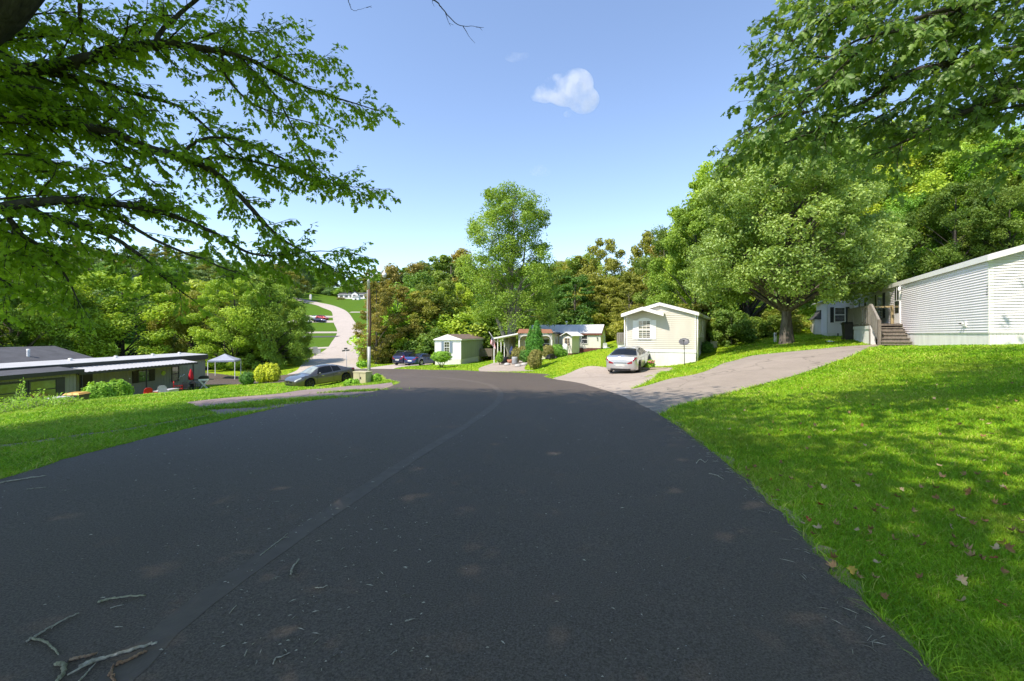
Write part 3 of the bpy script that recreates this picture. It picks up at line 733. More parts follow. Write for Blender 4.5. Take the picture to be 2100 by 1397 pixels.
# ------------------------------------------------------------------ beige house
h = place('beige_house', 7.5, 29.9, -1.78, (.891,-.454), 'beige mobile home with white gable trim and one white shuttered window, behind the silver car', 'house')
ws = mobile_home(h, 4.27, 14, .76, 3.05, 3.68, 'beige_siding', 'white_skirt', 'dark_roof', e=.122, o=.16, fasc=.16, skpitch=.12)
r = MB(); sl = (3.68-3.05)/(4.27/2)
def rz_(x): return 3.10-.16*sl*0+sl*x
pk = 1.15
r.prism([(-.19, rz_(-.19)-.17),(pk, rz_(pk)-.15),(2.45, rz_(pk)-sl*(2.45-pk)-.17),(2.45, rz_(pk)-sl*(2.45-pk)+.04),(pk, rz_(pk)+.05),(-.19, rz_(-.19)+.04)], -.62, -.58)
r.prism([(-.19, rz_(-.19)-.02),(pk, rz_(pk)),(2.45, rz_(pk)-sl*(2.45-pk)-.02),(2.45, rz_(pk)-sl*(2.45-pk)+.04),(pk, rz_(pk)+.06),(-.19, rz_(-.19)+.04)], -.58, -.02)
r.build('entry_gable', MAT['white_trim'], h)
wf = ws[0]
window(h, wf, .82, 1.53, 1.50, 2.60, 3, 4, fw=.07, shutter='white_trim', sw=.30)
q = MB(); q.prism([(.72,2.68),(1.63,2.68),(1.45,2.78),(1.175,2.83),(.9,2.78)], -.06, -.02); q.build('window_head', MAT['white_trim'], h)
for y in (1.6, 2.4, 4.2): window(h, ws[1], y, y+.55, 1.6, 2.7, 1, 2, fw=.06)
q = MB(); q.box(-.02,4.29,-.028,-.016,.62,.80); q.build('base_trim', MAT['white_trim'], h)
for a_ in ((4.40,13.9),(4.36,.04),(-.08,-.05)): q = MB(); q.tube([(*a_,.05),(*a_,3.0)],.04,6); q.build('downspout', MAT['white_trim'], h)
for a_ in (-.22,4.43): q = MB(); q.box(a_,a_+.06,0,14,2.98,3.06); q.build('gutter', MAT['white_trim'], h)
dk = place('side_deck', 7.5, 29.9, -1.6, (.891,-.454), 'small deck with white skirt and slatted railing on the left side of the beige house', 'deck')
q = MB(); rib_wall(q, WF((-1.45,3.6),(1,0)), 0, 1.4, -.4, .82, .12); rib_wall(q, WF((-1.45,7),(0,-1)), 0, 3.4, -.4, .82, .12); q.build('skirting', MAT['white_skirt'], dk)
q = MB(); q.box(-1.5,-.05,3.55,7,.82,.9); q.build('floor', MAT['grey_wood'], dk)
q = MB(); q.box(-1.5,-.05,3.56,3.62,1.62,1.70); q.box(-1.5,-.05,3.57,3.61,.98,1.03)
for i in range(10): q.box(-1.49+i*.145,-1.42+i*.145,3.53,3.555,.92,1.64)
q.box(-1.5,-1.44,3.6,7,1.62,1.70)
for i in range(20): q.box(-1.53,-1.505,3.65+i*.165,3.72+i*.165,.92,1.64)
q.build('railing', MAT['grey_wood'], dk)
def dish(name, base, top, r, faced, mat, label, arm=True, polemat='dark_metal', pr=.022):
    e = empty(name, base, 0, label, 'satellite dish'); t = Vector(top)-Vector(base); fd = Vector(faced).normalized()
    q = MB(); q.tube([(0,0,-.1), t*.97], pr, 8); q.build('pole', MAT[polemat], e)
    q = MB(); M = fd.to_track_quat('Z','Y').to_matrix().to_4x4(); M.translation = t
    n = 20; vs = []; prof = [(0,0),(.35,.015),(.7,.05),(1,.11)]
    for f in (1, 0):
        for (a, z) in prof:
            for j in range(n):
                th = 2*math.pi*j/n; vs.append(M @ Vector((a*r*math.cos(th)*1.0, a*r*math.sin(th)*.92, z*r*2+(0 if f else -.015))))
    fs = []; k = len(prof)*n
    for b0 in (0, k):
        for i in range(len(prof)-1):
            for j in range(n): fs.append((b0+i*n+j, b0+i*n+(j+1)%n, b0+(i+1)*n+(j+1)%n, b0+(i+1)*n+j))
    for j in range(n): fs.append(((len(prof)-1)*n+j, (len(prof)-1)*n+(j+1)%n, k+(len(prof)-1)*n+(j+1)%n, k+(len(prof)-1)*n+j))
    q.add(vs, fs, 0, True); q.build('reflector', MAT[mat], e)
    if arm:
        q = MB(); a = M @ Vector((0,-r*.9,.02)); c = M @ Vector((0,-r*.75,r*1.3)); q.tube([a, c], .012, 6); q.box(c.x-.05,c.x+.05,c.y-.05,c.y+.05,c.z-.035,c.z+.035); q.build('receiver_arm', MAT['dark_metal'], e)
    return e
dish('satellite_dish', (10.24,27.0,T(10.24,27.0)), tuple(P(1403,702,27)), .30, (-.25,-.55,-.35+.9), 'dish_grey', 'dark round satellite dish on a thin pole in front of the beige house')
ac = at(1464, 33.5); a = empty('air_conditioner', ac, -.4, 'grey heat pump cabinet on the lawn behind the beige house', 'air conditioner')
q = MB(); q.box(-.22,.22,-.22,.22,0,.55)
for i in range(8): q.box(-.2,.2,-.232,-.22,.06+i*.055,.085+i*.055)
q.build('cabinet', MAT['ac_grey'], a); q = MB(); q.lathe([(0,.55),(.17,.55),(.17,.575),(0,.585)],16); q.build('fan_grille', MAT['dark_metal'], a)
mp = at(1590, 30); a = empty('meter_post', mp, 0, 'short white utility post on the grass left of the maple trunk', 'utility post')
q = MB(); q.box(-.07,.07,-.05,.05,-.1,.62); q.build('post', MAT['lid_white'], a); q = MB(); q.box(-.055,.055,-.075,-.05,.38,.56); q.build('meter', MAT['grey_plastic'], a)

# ------------------------------------------------------------------ trailer with green side
h = place('green_trailer', -8.89, 52.59, -3.56, (.982,-.189), 'small trailer with white front, pale green side and brown roof, left of the flag', 'trailer')
W3 = 3.1; L3 = 13
ws = [WF((0,0),(1,0)), WF((W3,0),(0,1)), WF((W3,L3),(-1,0)), WF((0,L3),(0,-1))]
q = MB(); q.add([ws[0].p(0,.65),ws[0].p(W3,.65),ws[0].p(W3,2.9),ws[0].p(0,2.9)],[(0,1,2,3)])
for k in range(12): ws[0].box(q,0,W3,.65+k*.19,.662+k*.19,0,.006)
q.build('front_wall', MAT['white_siding'], h)
q = MB(); lap_wall(q, ws[1], 0, L3, .65, 2.9, .2, .01); lap_wall(q, ws[3], 0, L3, .65, 2.9, .2,.01); lap_wall(q, ws[2], 0, W3, .65, 2.9, .2,.01); q.build('side_wall', MAT['green_siding'], h)
q = MB()
for w, l in ((ws[0],W3),(ws[1],L3),(ws[3],L3)): rib_wall(q, w, 0, l, -.5, .65, .3, .04, .02)
q.build('skirting', MAT['pale_siding'], h)
r = gable_roof(h, W3, L3, 2.9, 3.42, .12, 'brown_roof', 'white_trim', .10)
q = MB(); q.prism([(-.1,2.86),(W3+.1,2.86),(W3/2,3.46)], -.16, .0); q.build('pediment', MAT['white_trim'], h)
window(h, ws[0], 1.15, 1.72, 1.42, 2.62, 2, 4, shutter='blue_shutter', sw=.32)
window(h, ws[1], 9.6, 10.3, 1.2, 2.4, 1, 1, 'glass_pale', name='door')
for a_ in (W3-.05,-.03): q = MB(); q.box(a_,a_+.08,-.03,.05,.65,2.9); q.build('corner_trim', MAT['white_trim'], h)
dk = place('trailer_deck', -8.89, 52.59, -3.5, (.982,-.189), 'brown railed deck on the right side of the green trailer', 'deck')
q = MB(); q.box(3.15,4.9,8,12,.55,.65); q.build('floor', MAT['brown_wood'], dk)
q = MB(); q.box(3.2,4.9,8.0,8.06,1.5,1.58); q.box(4.84,4.9,8,12,1.5,1.58)
for i in range(11): q.box(3.22+i*.155,3.34+i*.155,7.98,8.0,.6,1.52)
for i in range(24): q.box(4.9,4.92,8.02+i*.165,8.14+i*.165,.6,1.52)
q.build('railing', MAT['brown_wood'], dk)
for x, y in ((3.3,8.05),(4.85,8.05),(4.85,11.9)): q = MB(); q.box(x-.05,x+.05,y-.05,y+.05,-.6,1.6); q.build('post', MAT['brown_wood'], dk)

# ------------------------------------------------------------------ cream trailer with arched porch
h = place('cream_trailer', .63, 45, -2.62, (.981,-.19), 'cream trailer with arched porch front and terracotta mansard edge, behind the pointed evergreens', 'trailer')
Wb = 3.35; Lb = 9.5
q = MB(); op = []; x0, x1, zb, zt, rr = .14, 3.2, .25, 2.42, .42
arch = [(x0,zb)] + [(x0+rr-rr*math.cos(t), zt-rr+rr*math.sin(t)) for t in np.linspace(0, math.pi/2, 7)] + [(x1-rr+rr*math.sin(t), zt-rr+rr*math.cos(t)) for t in np.linspace(0, math.pi/2, 7)] + [(x1,zb)]
n = len(arch); outer = [(0,zb)]+[(0, max(zb, min(2.7, p[1]+.3))) for p in arch[1:n//2]]
# frame as quads between arch points and the rim
rim = []
for (x, z) in arch:
    if z <= zt-rr+1e-6: rim.append((0 if x < 1.6 else Wb, z))
    elif abs(x-1.67) > 1.2: rim.append((0 if x < 1.6 else Wb, min(2.7, z+.28)))
    else: rim.append((x, 2.7))
for yy in (0, .12):
    vs = [(p[0],yy,p[1]) for p in arch]+[(p[0],yy,p[1]) for p in rim]
    q.add(vs, [(i,i+1,n+i+1,n+i) for i in range(n-1)])
q.add([(p[0],yy,p[1]) for yy in (0,.12) for p in arch], [(i,i+1,n+i+1,n+i) for i in range(n-1)])
for sx in (0, Wb): q.add([(sx,0,2.7),(0 if sx==0 else Wb,0,2.0),((.5 if sx==0 else Wb-.5),0,2.7)],[(0,1,2)])
q.box(0,Wb,0,.12,-.6,.25); q.build('porch_arch', MAT['pale_siding'], h)
q = MB(); w = WF((0,1.1),(1,0)); rib_wall(q, w, 0, Wb, -.5, 2.7, .3); ws1 = WF((Wb,0),(0,1)); rib_wall(q, ws1, 0, 3.3, -.5, 2.7, .25); rib_wall(q, WF((0,Lb),(0,-1)), 0, Lb, -.5, 2.7, .25); q.build('wall', MAT['cream_siding'], h)
window(h, w, .55, 1.1, .95, 2.2, 1, 3); window(h, w, 2.3, 2.95, .75, 2.1, 1, 3)
q = MB(); rib_wall(q, ws1, 3.3, Lb, -.5, 2.7, .25); q.build('side_wall', MAT['tan_siding'], h)
window(h, ws1, 2.2, 2.6, 1.2, 2.2, 1, 3); window(h, ws1, 4.6, 5.1, 1.3, 2.3, 1, 1, 'glass_pale')
q = MB(); q.prism([(0-.1,2.7),(Wb+.1,2.7),(Wb-.1,3.08),(.1,3.12)], -.12, .35); q.build('mansard', MAT['terracotta'], h)
q = MB(); q.prism([(0,2.7),(Wb,2.7),(Wb+.1,2.78),(Wb/2,3.2),(-.1,2.86)], .35, Lb+.2); q.build('roof', MAT['white_roof'], h)
q = MB(); q.box(Wb,Wb+.14,.3,Lb,2.62,2.80); q.build('fascia', MAT['charcoal'], h)
dsh = dish('satellite_dish', tuple(P(1129,684,45.3)), tuple(P(1128.5,680.5,45)), .26, (-.4,-.75,.5), 'dish_blue', 'pale blue satellite dish mounted on the corner of the cream trailer roof', pr=.03)
aw = place('porch_awning', .63, 45, -2.65, (.981,-.19), 'white sloping patio awning on thin white posts beside the cream trailer', 'awning')
q = MB(); q.prism([(-2.55,2.12),(0,2.62),(0,2.74),(-2.55,2.26)], -.3, 5.4); q.build('roof', MAT['white_trim'], aw)
for y in (-.15, 1.5, 3.1, 4.8):
    q = MB(); q.box(-2.48,-2.40,y,y+.08,-.35,2.15); q.build('post', MAT['white_trim'], aw)
q = MB(); q.box(-2.47,-2.41,-.1,4.8,1.86,1.92); q.build('rail', MAT['white_trim'], aw)
# flag on a slanting staff
fp = empty('flag', P(1018,703,44.4), 0, 'american flag hanging from a slanted white staff on the awning post', 'flag')
q = MB(); q.tube([(0,0,0), tuple(P(1003,681,44)-P(1018,703,44.4))], .022, 8); q.build('staff', MAT['white_trim'], fp)
flag_m = [MAT['red_cloth'], MAT['white_trim'], MAT['blue_cloth']]
q = MB(); base = P(1018,703,44.4); A = P(1006.5,688,44.15)-base; B = P(1015,699.5,44.3)-base; dn = Vector((-.02,0,-.80))
rows, cols = 13, 12
vs = []
for i in range(cols+1):
    for j in range(rows+1):
        t = i/cols; s_ = j/rows; p = A.lerp(B, s_) + dn*t + Vector((math.sin(t*5+s_*3)*.03, math.sin(s_*9+t*3)*.06, 0)) + Vector((.10,0,-.05))*s_*t
        vs.append(p)
me_f = []; mi_f = []
for i in range(cols):
    for j in range(rows):
        a = i*(rows+1)+j; canton = (i < 5 and j < 7)
        q.add([vs[a], vs[a+1], vs[a+rows+2], vs[a+rows+1]], [(0,1,2,3)], 2 if canton else (0 if j % 2 == 0 else 1))
# stars of the canton
for i in range(5):
    for j in range(4):
        a = vs[i*(rows+1)+j+1+(i%2)] ; c = a+Vector((0,-.012,-.05)); q.add([c+Vector((0,0,.016)), c+Vector((.014,0,-.008)), c+Vector((-.014,0,-.008))], [(0,1,2)], 1)
q.build('cloth', flag_m, fp)

# ------------------------------------------------------------------ white trailer with silver roof, small vestibule, ladder, tank
h = place('white_trailer', 9.75, 50, -2.0, (.36,.93), 'white trailer with ribbed silver roof and brown brick base, left of the beige house', 'trailer')
L4 = 8.5
ws = mobile_home(h, 3.1, L4, .42, 2.05, 2.95, 'pale_siding', 'brown_brick', 'silver_roof', trim='brown_brick', style='rib', e=.4, o=.12, fasc=.16, skpitch=.5, seams=True, corner=0)
wf = WF((0,L4),(0,-1))
window(h, wf, L4-2.1, L4-1.5, .95, 1.85, 1, 2); window(h, ws[0], 2.1, 2.5, .95, 1.85, 1, 2)
q = MB(); wf.box(q, L4-.42, L4-.3, 1.5, 1.62, .02, .1); q.build('wall_lamp', MAT['black'], h); q = MB(); wf.box(q, L4-.38, L4-.28, 1.28, 1.36, .02, .08); q.build('outlet_box', MAT['black'], h)
for y in (4.2, 6.5): q = MB(); q.lathe([(0,3.5),(.12,3.48),(.12,3.3),(.05,3.3),(.05,2.9)],10,(1.4,y,0)); q.build('roof_vent', MAT['lid_white'], h)
v = place('entry_vestibule', 5.3, 47.6, -2.35, (.8,-.6), 'narrow white entry vestibule with peaked roof between the cream and white trailers', 'porch')
q = MB(); rib_wall(q, WF((0,0),(1,0)), 0, 1.1, .35, 2.15, .3); rib_wall(q, WF((0,1.6),(0,-1)), 0, 1.6, .35, 2.15, .3); rib_wall(q, WF((1.1,0),(0,1)), 0, 1.6, .35, 2.15, .3); q.build('wall', MAT['pale_siding'], v)
q = MB(); q.prism([(-.2,2.1),(.55,2.5),(1.3,2.1),(1.3,2.16),(.55,2.58),(-.2,2.16)], -.25, 2.2); q.build('roof', MAT['white_trim'], v)
q = MB(); q.box(.0,1.1,0,1.6,-.3,.34); q.build('base', MAT['brown_brick'], v)
window(v, WF((0,0),(1,0)), .25, .85, 1.1, 1.9, 1, 3, name='window')
def ladder(name, a, b, w, label, n=8, mat='grey_metal'):
    a = Vector(a); b = Vector(b); e = empty(name, a, 0, label, 'ladder'); b = b-a; side = b.cross(Vector((0,1,0))).normalized()*w/2; side = Vector((w/2,0.05,0))
    for s in (-1,1): q = MB(); q.bar(side*s, b+side*s, .04, .06); q.build('rail', MAT[mat], e)
    for i in range(n): t = (i+.5)/n; q = MB(); q.bar(b*t-side, b*t+side, .03); q.build('rung', MAT[mat], e)
    return e
ladder('leaning_ladder', P(1200,716,47.2), P(1187,687,49.0), .22, 'metal ladder leaning against the wall of the white trailer')
ladder('standing_ladder', P(1161.5,714,46.2), P(1161,694,47.0), .36, 'short ladder propped on the white vestibule', 4, 'tan_siding')
t = at(1159, 44.6); e = empty('propane_tank', t, 0, 'upright white propane tank below the propped ladder', 'tank')
q = MB(); q.lathe([(0,0),(.26,.02),(.28,.12),(.28,1.0),(.2,1.14),(.08,1.18),(0,1.18)],18); q.build('tank', MAT['lid_white'], e)
q = MB(); q.lathe([(.09,1.15),(.09,1.28),(.06,1.28)],12); q.build('valve_guard', MAT['grey_metal'], e)
t = at(1243.5, 46); e = empty('garden_chair', t, .4, 'white plastic garden chair on the grass beside the white trailer', 'chair')
q = MB(); q.box(-.25,.25,-.24,.24,.38,.43); q.build('seat', MAT['lid_white'], e); q = MB(); q.prism([(-.25,.42),(.25,.42),(.22,.85),(0,.9),(-.22,.85)],.2,.24); q.build('backrest', MAT['lid_white'], e)
for x in (-.22,.22):
    for y in (-.21,.21): q = MB(); q.bar((x,y,-.05),(x*.9,y*.9,.4),.04); q.build('leg', MAT['lid_white'], e)

# ------------------------------------------------------------------ grey trailer in the left yard
h = place('grey_trailer', -32.3, 22, -4.98, (1,0), 'long low grey panelled trailer with white roof below the left lawn', 'trailer')
ws = mobile_home(h, 4.0, 20, .35, 2.98, 3.12, 'grey_siding', 'grey_siding', 'white_roof', trim='charcoal', style='rib', e=.3, o=.14, fasc=.36, skpitch=.4, corner=0)
we = ws[1]
def Yw(u, X): return X/((u-1050)/F)-22
a = Yw(293.5, -28.3); window(h, we, a-.45, a+.55, 1.35, 2.15, 1, 2, 'screen_green', 'charcoal', shutter='black', sw=.5)
a = Yw(359, -28.3); window(h, we, a-.35, a+.35, 1.05, 2.2, 1, 2, 'screen_green', 'charcoal', shutter=None)
q = MB(); a = Yw(178,-28.3); we.box(q, a-.5, a+.4, .4, 2.3, -.01, .03); q.build('door', MAT['black'], h)
def we_deco(name, u, z0, z1, w, mat):
    a = Yw(u, -28.3); q = MB(); we.box(q, a-w/2, a+w/2, z0, z1, .01, .04); q.build(name, MAT[mat], h)
we_deco('wall_plaque', 229, 1.35, 1.6, .55, 'lime_paper')
a = Yw(334.5,-28.3)
q = MB(); we.box(q, a-.22, a+.22, 1.7, 1.9, .01, .05); we.box(q, a-.1, a+.1, 1.62, 1.98, .015, .055); q.build('wall_plaque', MAT['lime_paper'], h)
q = MB(); a = Yw(371,-28.3); q.tube([we.p(a-.35,1.15,.06), we.p(a-.15,1.4,.08), we.p(a+.05,1.35,.06), we.p(a+.3,1.5,.08)],.03,6); q.build('wall_ornament', MAT['lid_white'], h)
for u, z in ((209,1.72),(176,1.75),(240,1.78),(269,1.8),(211,1.05),(169,1.35)):
    a = Yw(u,-28.3); q = MB(); q.lathe([(0,-.05),(.045,-.02),(.045,.02),(0,.05)],8,we.p(a,z,.9)); q.build('hanging_ornament', MAT['pale_plastic'], h)
for y in (3,8.5,12,15.5,18.5): q = MB(); q.lathe([(0,3.36),(.12,3.34),(.1,3.22),(.1,2.95)],10,(2.7,y,0)); q.build('roof_vent', MAT['lid_white'], h)
q = MB(); q.box(2.9,3.4,14,14.6,2.98,3.1); q.build('skylight', MAT['charcoal'], h)
# lean-to addition
q = MB(); wa = WF((5.5,-3),(0,1)); rib_wall(q, wa, 0, 9, -.4, 2.72, .22); rib_wall(q, WF((5.5,6),(-1,0)), 0, 1.5, -.4, 2.72, .22); rib_wall(q, WF((4,-3),(1,0)),0,1.5,-.4,2.5,.22); q.build('addition_wall', MAT['grey_siding'], h)
q = MB(); q.prism([(4.02,2.86),(5.75,2.70),(5.75,2.78),(4.02,2.98)], -3.2, 6.2); q.build('addition_roof', MAT['dark_roof'], h)
q = MB(); q.box(5.75,5.80,-3.2,6.2,2.56,2.80); q.box(4.0,5.78,6.2,6.24,2.56,2.80); q.build('addition_fascia', MAT['charcoal'], h)
def Ya(u): return -26.8/((u-1050)/F)-19
a0, a1 = Ya(61), Ya(114); window(h, wa, a0, a1, 1.3, 2.3, 1, 2, 'screen_green', 'charcoal', fw=.1, shutter=None)
q = MB(); wa.box(q, Ya(117), Ya(132), 1.2, 2.4, .01, .04); q.build('shutter', MAT['charcoal'], h)
a0, a1 = Ya(-30), Ya(52); window(h, wa, a0, a1, 1.3, 2.3, 1, 2, 'screen_green', 'charcoal', fw=.1)
# corrugated awning
aw = place('metal_awning', -28.3, 28.0, -2.38, (1,0), 'corrugated white metal awning along the front of the grey trailer', 'awning')
q = MB(); n = 60; Lw = 10.6; vs = []
for i in range(n*2+1):
    y = Lw*i/(n*2); z = .012 if (i//1) % 4 in (0,1) else -.008
    for (x, zz) in ((0.02,.25),(1.62,0.0)): vs.append((x, y, zz+z)); 
for i in range(n*2+1):
    y = Lw*i/(n*2); z = .012 if (i//1) % 4 in (0,1) else -.008
    for (x, zz) in ((0.02,.23),(1.62,-.02)): vs.append((x, y, zz+z))
m_ = 2*(n*2+1); fs = []
for i in range(n*2): a = i*2; fs += [(a,a+1,a+3,a+2),(m_+a,m_+a+2,m_+a+3,m_+a+1)]
q.add(vs, fs); q.build('sheet', MAT['white_roof'], aw)
q = MB(); q.box(1.6,1.66,0,Lw,-.16,-.03); q.box(.02,1.62,-.04,0,-.1,.03); q.build('gutter', MAT['charcoal'], aw)
for y in (.3, Lw*.5, Lw-.4): q = MB(); q.box(1.5,1.56,y,y+.06,-2.7,-.1); q.build('post', MAT['charcoal'], aw)
h = place('dark_roofed_house', -43, 28, -5.2, (1,0), 'low house with dark shingle roof half hidden behind the grey trailer', 'house')
mobile_home(h, 7, 11, .3, 3.0, 4.05, 'grey_siding', 'grey_siding', 'dark_roof', trim='charcoal', style='rib', e=.4, o=.3, skpitch=.5, corner=0)
for a_, b_ in ((5.2,5),(5.8,7)): q = MB(); q.lathe([(0,4.05),(.12,4.03),(.1,3.9),(.1,3.4)],10,(a_,b_,0)); q.build('roof_vent', MAT['lid_white'], h)

# ------------------------------------------------------------------ far houses
def far_home(u, d, zrel, L, label, name='hillside_house', xd=(.15,.99), sid='white_siding', roof='dark_roof'):
    x = (u-1050)/F*d; h = place(name, x, d, zrel, xd, label, 'house')
    ws = mobile_home(h, 4.5, L, .4, 2.9, 4.0, sid, 'white_skirt', roof, style='rib', e=.6, o=.3, skpitch=.8, corner=0)
    wf = WF((0,L),(0,-1))
    for a in np.arange(1.5, L-1.5, 3.2): window(h, wf, a, a+1.1, 1.2, 2.4, 1, 2, shutter='charcoal', sw=.4)
    return h
h = far_home(748, 270, 20.6, 17, 'white mobile home with front gable at the top of the far hill')
q = MB(); q.prism([(0,.0),(4,.0),(4,2.6),(2,3.9),(0,2.6)], -1.6, -.1, plane='yz'); 
v = MB(); v.prism([(4,.2),(8,.2),(8,3.1),(6,4.3),(4,3.1)], -.9, 0, plane='yz'); v.build('front_gable', MAT['white_siding'], h)
v = MB(); v.prism([(3.7,3.0),(6,4.35),(8.3,3.0),(8.3,3.3),(6,4.7),(3.7,3.3)], -1.1, 0, plane='yz'); v.build('gable_trim', MAT['charcoal'], h)
v = MB(); v.box(-1.0,-.9,5.2,6.8,1.2,2.6); v.build('gable_window', MAT['charcoal'], h)
s = place('hillside_shed', -89.5, 262, 18.6, (1,0), 'small white shed in front of the white home on the far hill', 'shed')
q = MB(); q.box(-1.8,1.8,-1.5,1.5,-1,2.6); q.build('wall', MAT['white_siding'], s); q = MB(); q.prism([(-2.1,2.5),(0,3.6),(2.1,2.5)],-1.7,1.7); q.build('roof', MAT['white_roof'], s); q = MB(); q.box(-.5,.4,-1.56,-1.5,-.4,1.7); q.build('door', MAT['charcoal'], s)
far_home(262, 215, 26.5, 14, 'grey roofed home glimpsed through leaves on the left ridge', xd=(.45,.9), sid='grey_siding', roof='dark_roof')
far_home(322, 225, 25.5, 14, 'pale roofed home glimpsed through the branches on the ridge', xd=(.2,.98), roof='silver_roof')
far_home(440, 200, 12.0, 14, 'white home seen through foliage above the green yard trees', xd=(.2,.98), roof='silver_roof')

# ------------------------------------------------------------------ cars
def interp(tab, s):
    xs = [a for a, b in tab]; ys = [b for a, b in tab]; return float(np.interp(s, xs, ys))
CARS = {
 'coupe': dict(L=4.48, W=1.77, H=1.40, wb=(.185,.78), wr=.33, zb=.19,
   shoulder=[(0,.84),(.02,1.0),(.12,1.0),(.3,.94),(.5,.89),(.7,.88),(.76,.91),(.88,.86),(.955,.77),(.985,.70),(1,.62)],
   roof=[(0,.84),(.02,1.0),(.09,1.04),(.18,1.17),(.28,1.32),(.40,1.41),(.50,1.42),(.58,1.39),(.66,1.24),(.75,1.0),(.79,.93),(.88,.87),(.955,.78),(.985,.71),(1,.63)],
   glass=(.255,.665), split=(.40,), ws=(.60,.755), rw=(.13,.30)),
 'sedan': dict(L=4.84, W=1.86, H=1.40, wb=(.20,.79), wr=.345, zb=.20,
   shoulder=[(0,.84),(.02,1.00),(.14,1.02),(.3,.98),(.5,.94),(.7,.93),(.78,.92),(.9,.82),(.965,.72),(1,.58)],
   roof=[(0,.84),(.015,1.00),(.06,1.05),(.14,1.06),(.20,1.17),(.28,1.33),(.36,1.39),(.48,1.40),(.57,1.36),(.65,1.22),(.75,.99),(.80,.94),(.9,.83),(.965,.73),(1,.59)],
   glass=(.235,.67), split=(.30,.48), ws=(.575,.745), rw=(.145,.315)),
 'suv': dict(L=4.5, W=1.82, H=1.66, wb=(.20,.80), wr=.36, zb=.24,
   shoulder=[(0,.95),(.02,1.05),(.14,1.08),(.3,1.06),(.5,1.04),(.7,1.02),(.78,1.0),(.9,.92),(.965,.82),(1,.62)],
   roof=[(0,.95),(.015,1.12),(.06,1.42),(.10,1.58),(.2,1.64),(.4,1.66),(.55,1.63),(.62,1.52),(.70,1.28),(.78,1.04),(.82,1.0),(.9,.93),(.965,.83),(1,.63)],
   glass=(.10,.69), split=(.26,.46), ws=(.60,.76), rw=(.022,.095)),
}
def car(kind, loc, heading, paint_, label, cat='car', rim='rim_dark', pale=False, group=None, pitch=0, name='parked_car', rack=False, plate='pale_plastic'):
    c = CARS[kind]; L, Wd = c['L'], c['W']
    r = empty(name, loc, 0, label, cat, group)
    r.rotation_euler = (0, -pitch, math.atan2(heading[1], heading[0]))
    def hw(s):
        e = min(s, 1-s); return Wd/2*float(np.interp(e, [0,.012,.03,.07,.14,.25], [.74,.86,.93,.97,.99,1.0]))
    R = c['wr']+.055
    def ring(s, side_arch=True):
        x = (s-.5)*L; w = hw(s); zs = interp(c['shoulder'], s); zr = max(interp(c['roof'], s), zs+.005)
        zb = c['zb'] + .12*max(0, 1-min(s,1-s)/.05)
        for k in c['wb']:
            dx = x-(k-.5)*L
            if abs(dx) < R: zb = max(zb, c['wr']+math.sqrt(R*R-dx*dx)-.02)
        g = max(0, zr-zs); wr = w*.93 - g*.62
        f = min(1, g/.25)
        top = max(wr, w*.4)
        zlow = min(zb+.07, zs-.12)
        return [(x,0,zb),(x,w*.8,zb),(x,w*.975,zlow),(x,w,zb+(zs-zb)*.5 if zb < .5 else max(zb+.05,zs-.22)),(x,w*.985,zs-.09),(x,w*.94,zs),
                (x,(w*.93+top)/2,(zs+zr)/2+.01*f),(x,top,zr-.045*f-.01),(x,top*.75,zr-.008),(x,0,zr+.015)]
    ss = np.unique(np.concatenate([np.linspace(0,1,45), [k+dx/L for k in c['wb'] for dx in np.linspace(-R,R,19)], [.005,.012,.02,.98,.988,.995]])); ss = ss[(ss>=0)&(ss<=1)]
    mb = MB(); vs = []; n = 10; m = 2*n-2
    for s in ss:
        rg = ring(s); full = rg + [(x,-y,z) for x,y,z in rg[-2:0:-1]]; vs += full
    fs = []
    for i in range(len(ss)-1):
        for j in range(m): a = i*m+j; b_ = i*m+(j+1)%m; fs.append((a,b_,b_+m,a+m))
    fs.append(tuple(range(m))); fs.append(tuple((len(ss)-1)*m+j for j in range(m)))
    mb.add(vs, fs, 0, True); body = mb.build('body', MAT[paint_], r)
    if hasattr(body.data, 'set_sharp_from_angle'): body.data.set_sharp_from_angle(angle=math.radians(32))
    def pt(s, t, sg):
        rg = ring(s); i = int(min(t, 8.999)); f = t-i; a = Vector(rg[i]); b_ = Vector(rg[i+1]); p = a.lerp(b_, f); p.y *= sg; return p
    def patch(name, s0, s1, t0, t1, mat, sgs=(1,), off=.008, ns=8, nt_=4, parent=body, taper=None):
        mb = MB()
        for sg in sgs:
            P_ = []
            for i in range(ns+1):
                for j in range(nt_+1):
                    a = i/ns; t = t0+(t1-t0)*j/nt_
                    sa = s0 + (s1-s0)*a
                    if taper: q = j/nt_; sa = (s0+taper[0]*q) + ((s1-taper[1]*q)-(s0+taper[0]*q))*a
                    P_.append(pt(sa, t, sg))
            nn = nt_+1
            vs = []
            for i in range(ns+1):
                for j in range(nn):
                    p = P_[i*nn+j]; du = P_[min(i+1,ns)*nn+j]-P_[max(i-1,0)*nn+j]; dv = P_[i*nn+min(j+1,nt_)]-P_[i*nn+max(j-1,0)]
                    nrm = du.cross(dv)*sg
                    if nrm.length > 1e-9: nrm.normalize()
                    else: nrm = Vector((0,sg,0))
                    if nrm.dot(p-Vector((p.x*.9,0,.5))) < 0: nrm = -nrm
                    vs.append(p+nrm*off)
            mb.add(vs, [(i*nn+j,(i+1)*nn+j,(i+1)*nn+j+1,i*nn+j+1) for i in range(ns) for j in range(nt_)], 0, True)
        return mb.build(name, MAT[mat], parent)
    gl = 'car_glass'
    g0, g1 = c['glass']; cuts = [g0]+list(c['split'])+[g1]
    for sg in (1,-1):
        for i in range(len(cuts)-1):
            tp = (.03 if i == 0 else 0, .055 if i == len(cuts)-2 else 0)
            patch('side_window', cuts[i]+.006, cuts[i+1]-.006, 5.12, 6.85, gl, (sg,), taper=tp)
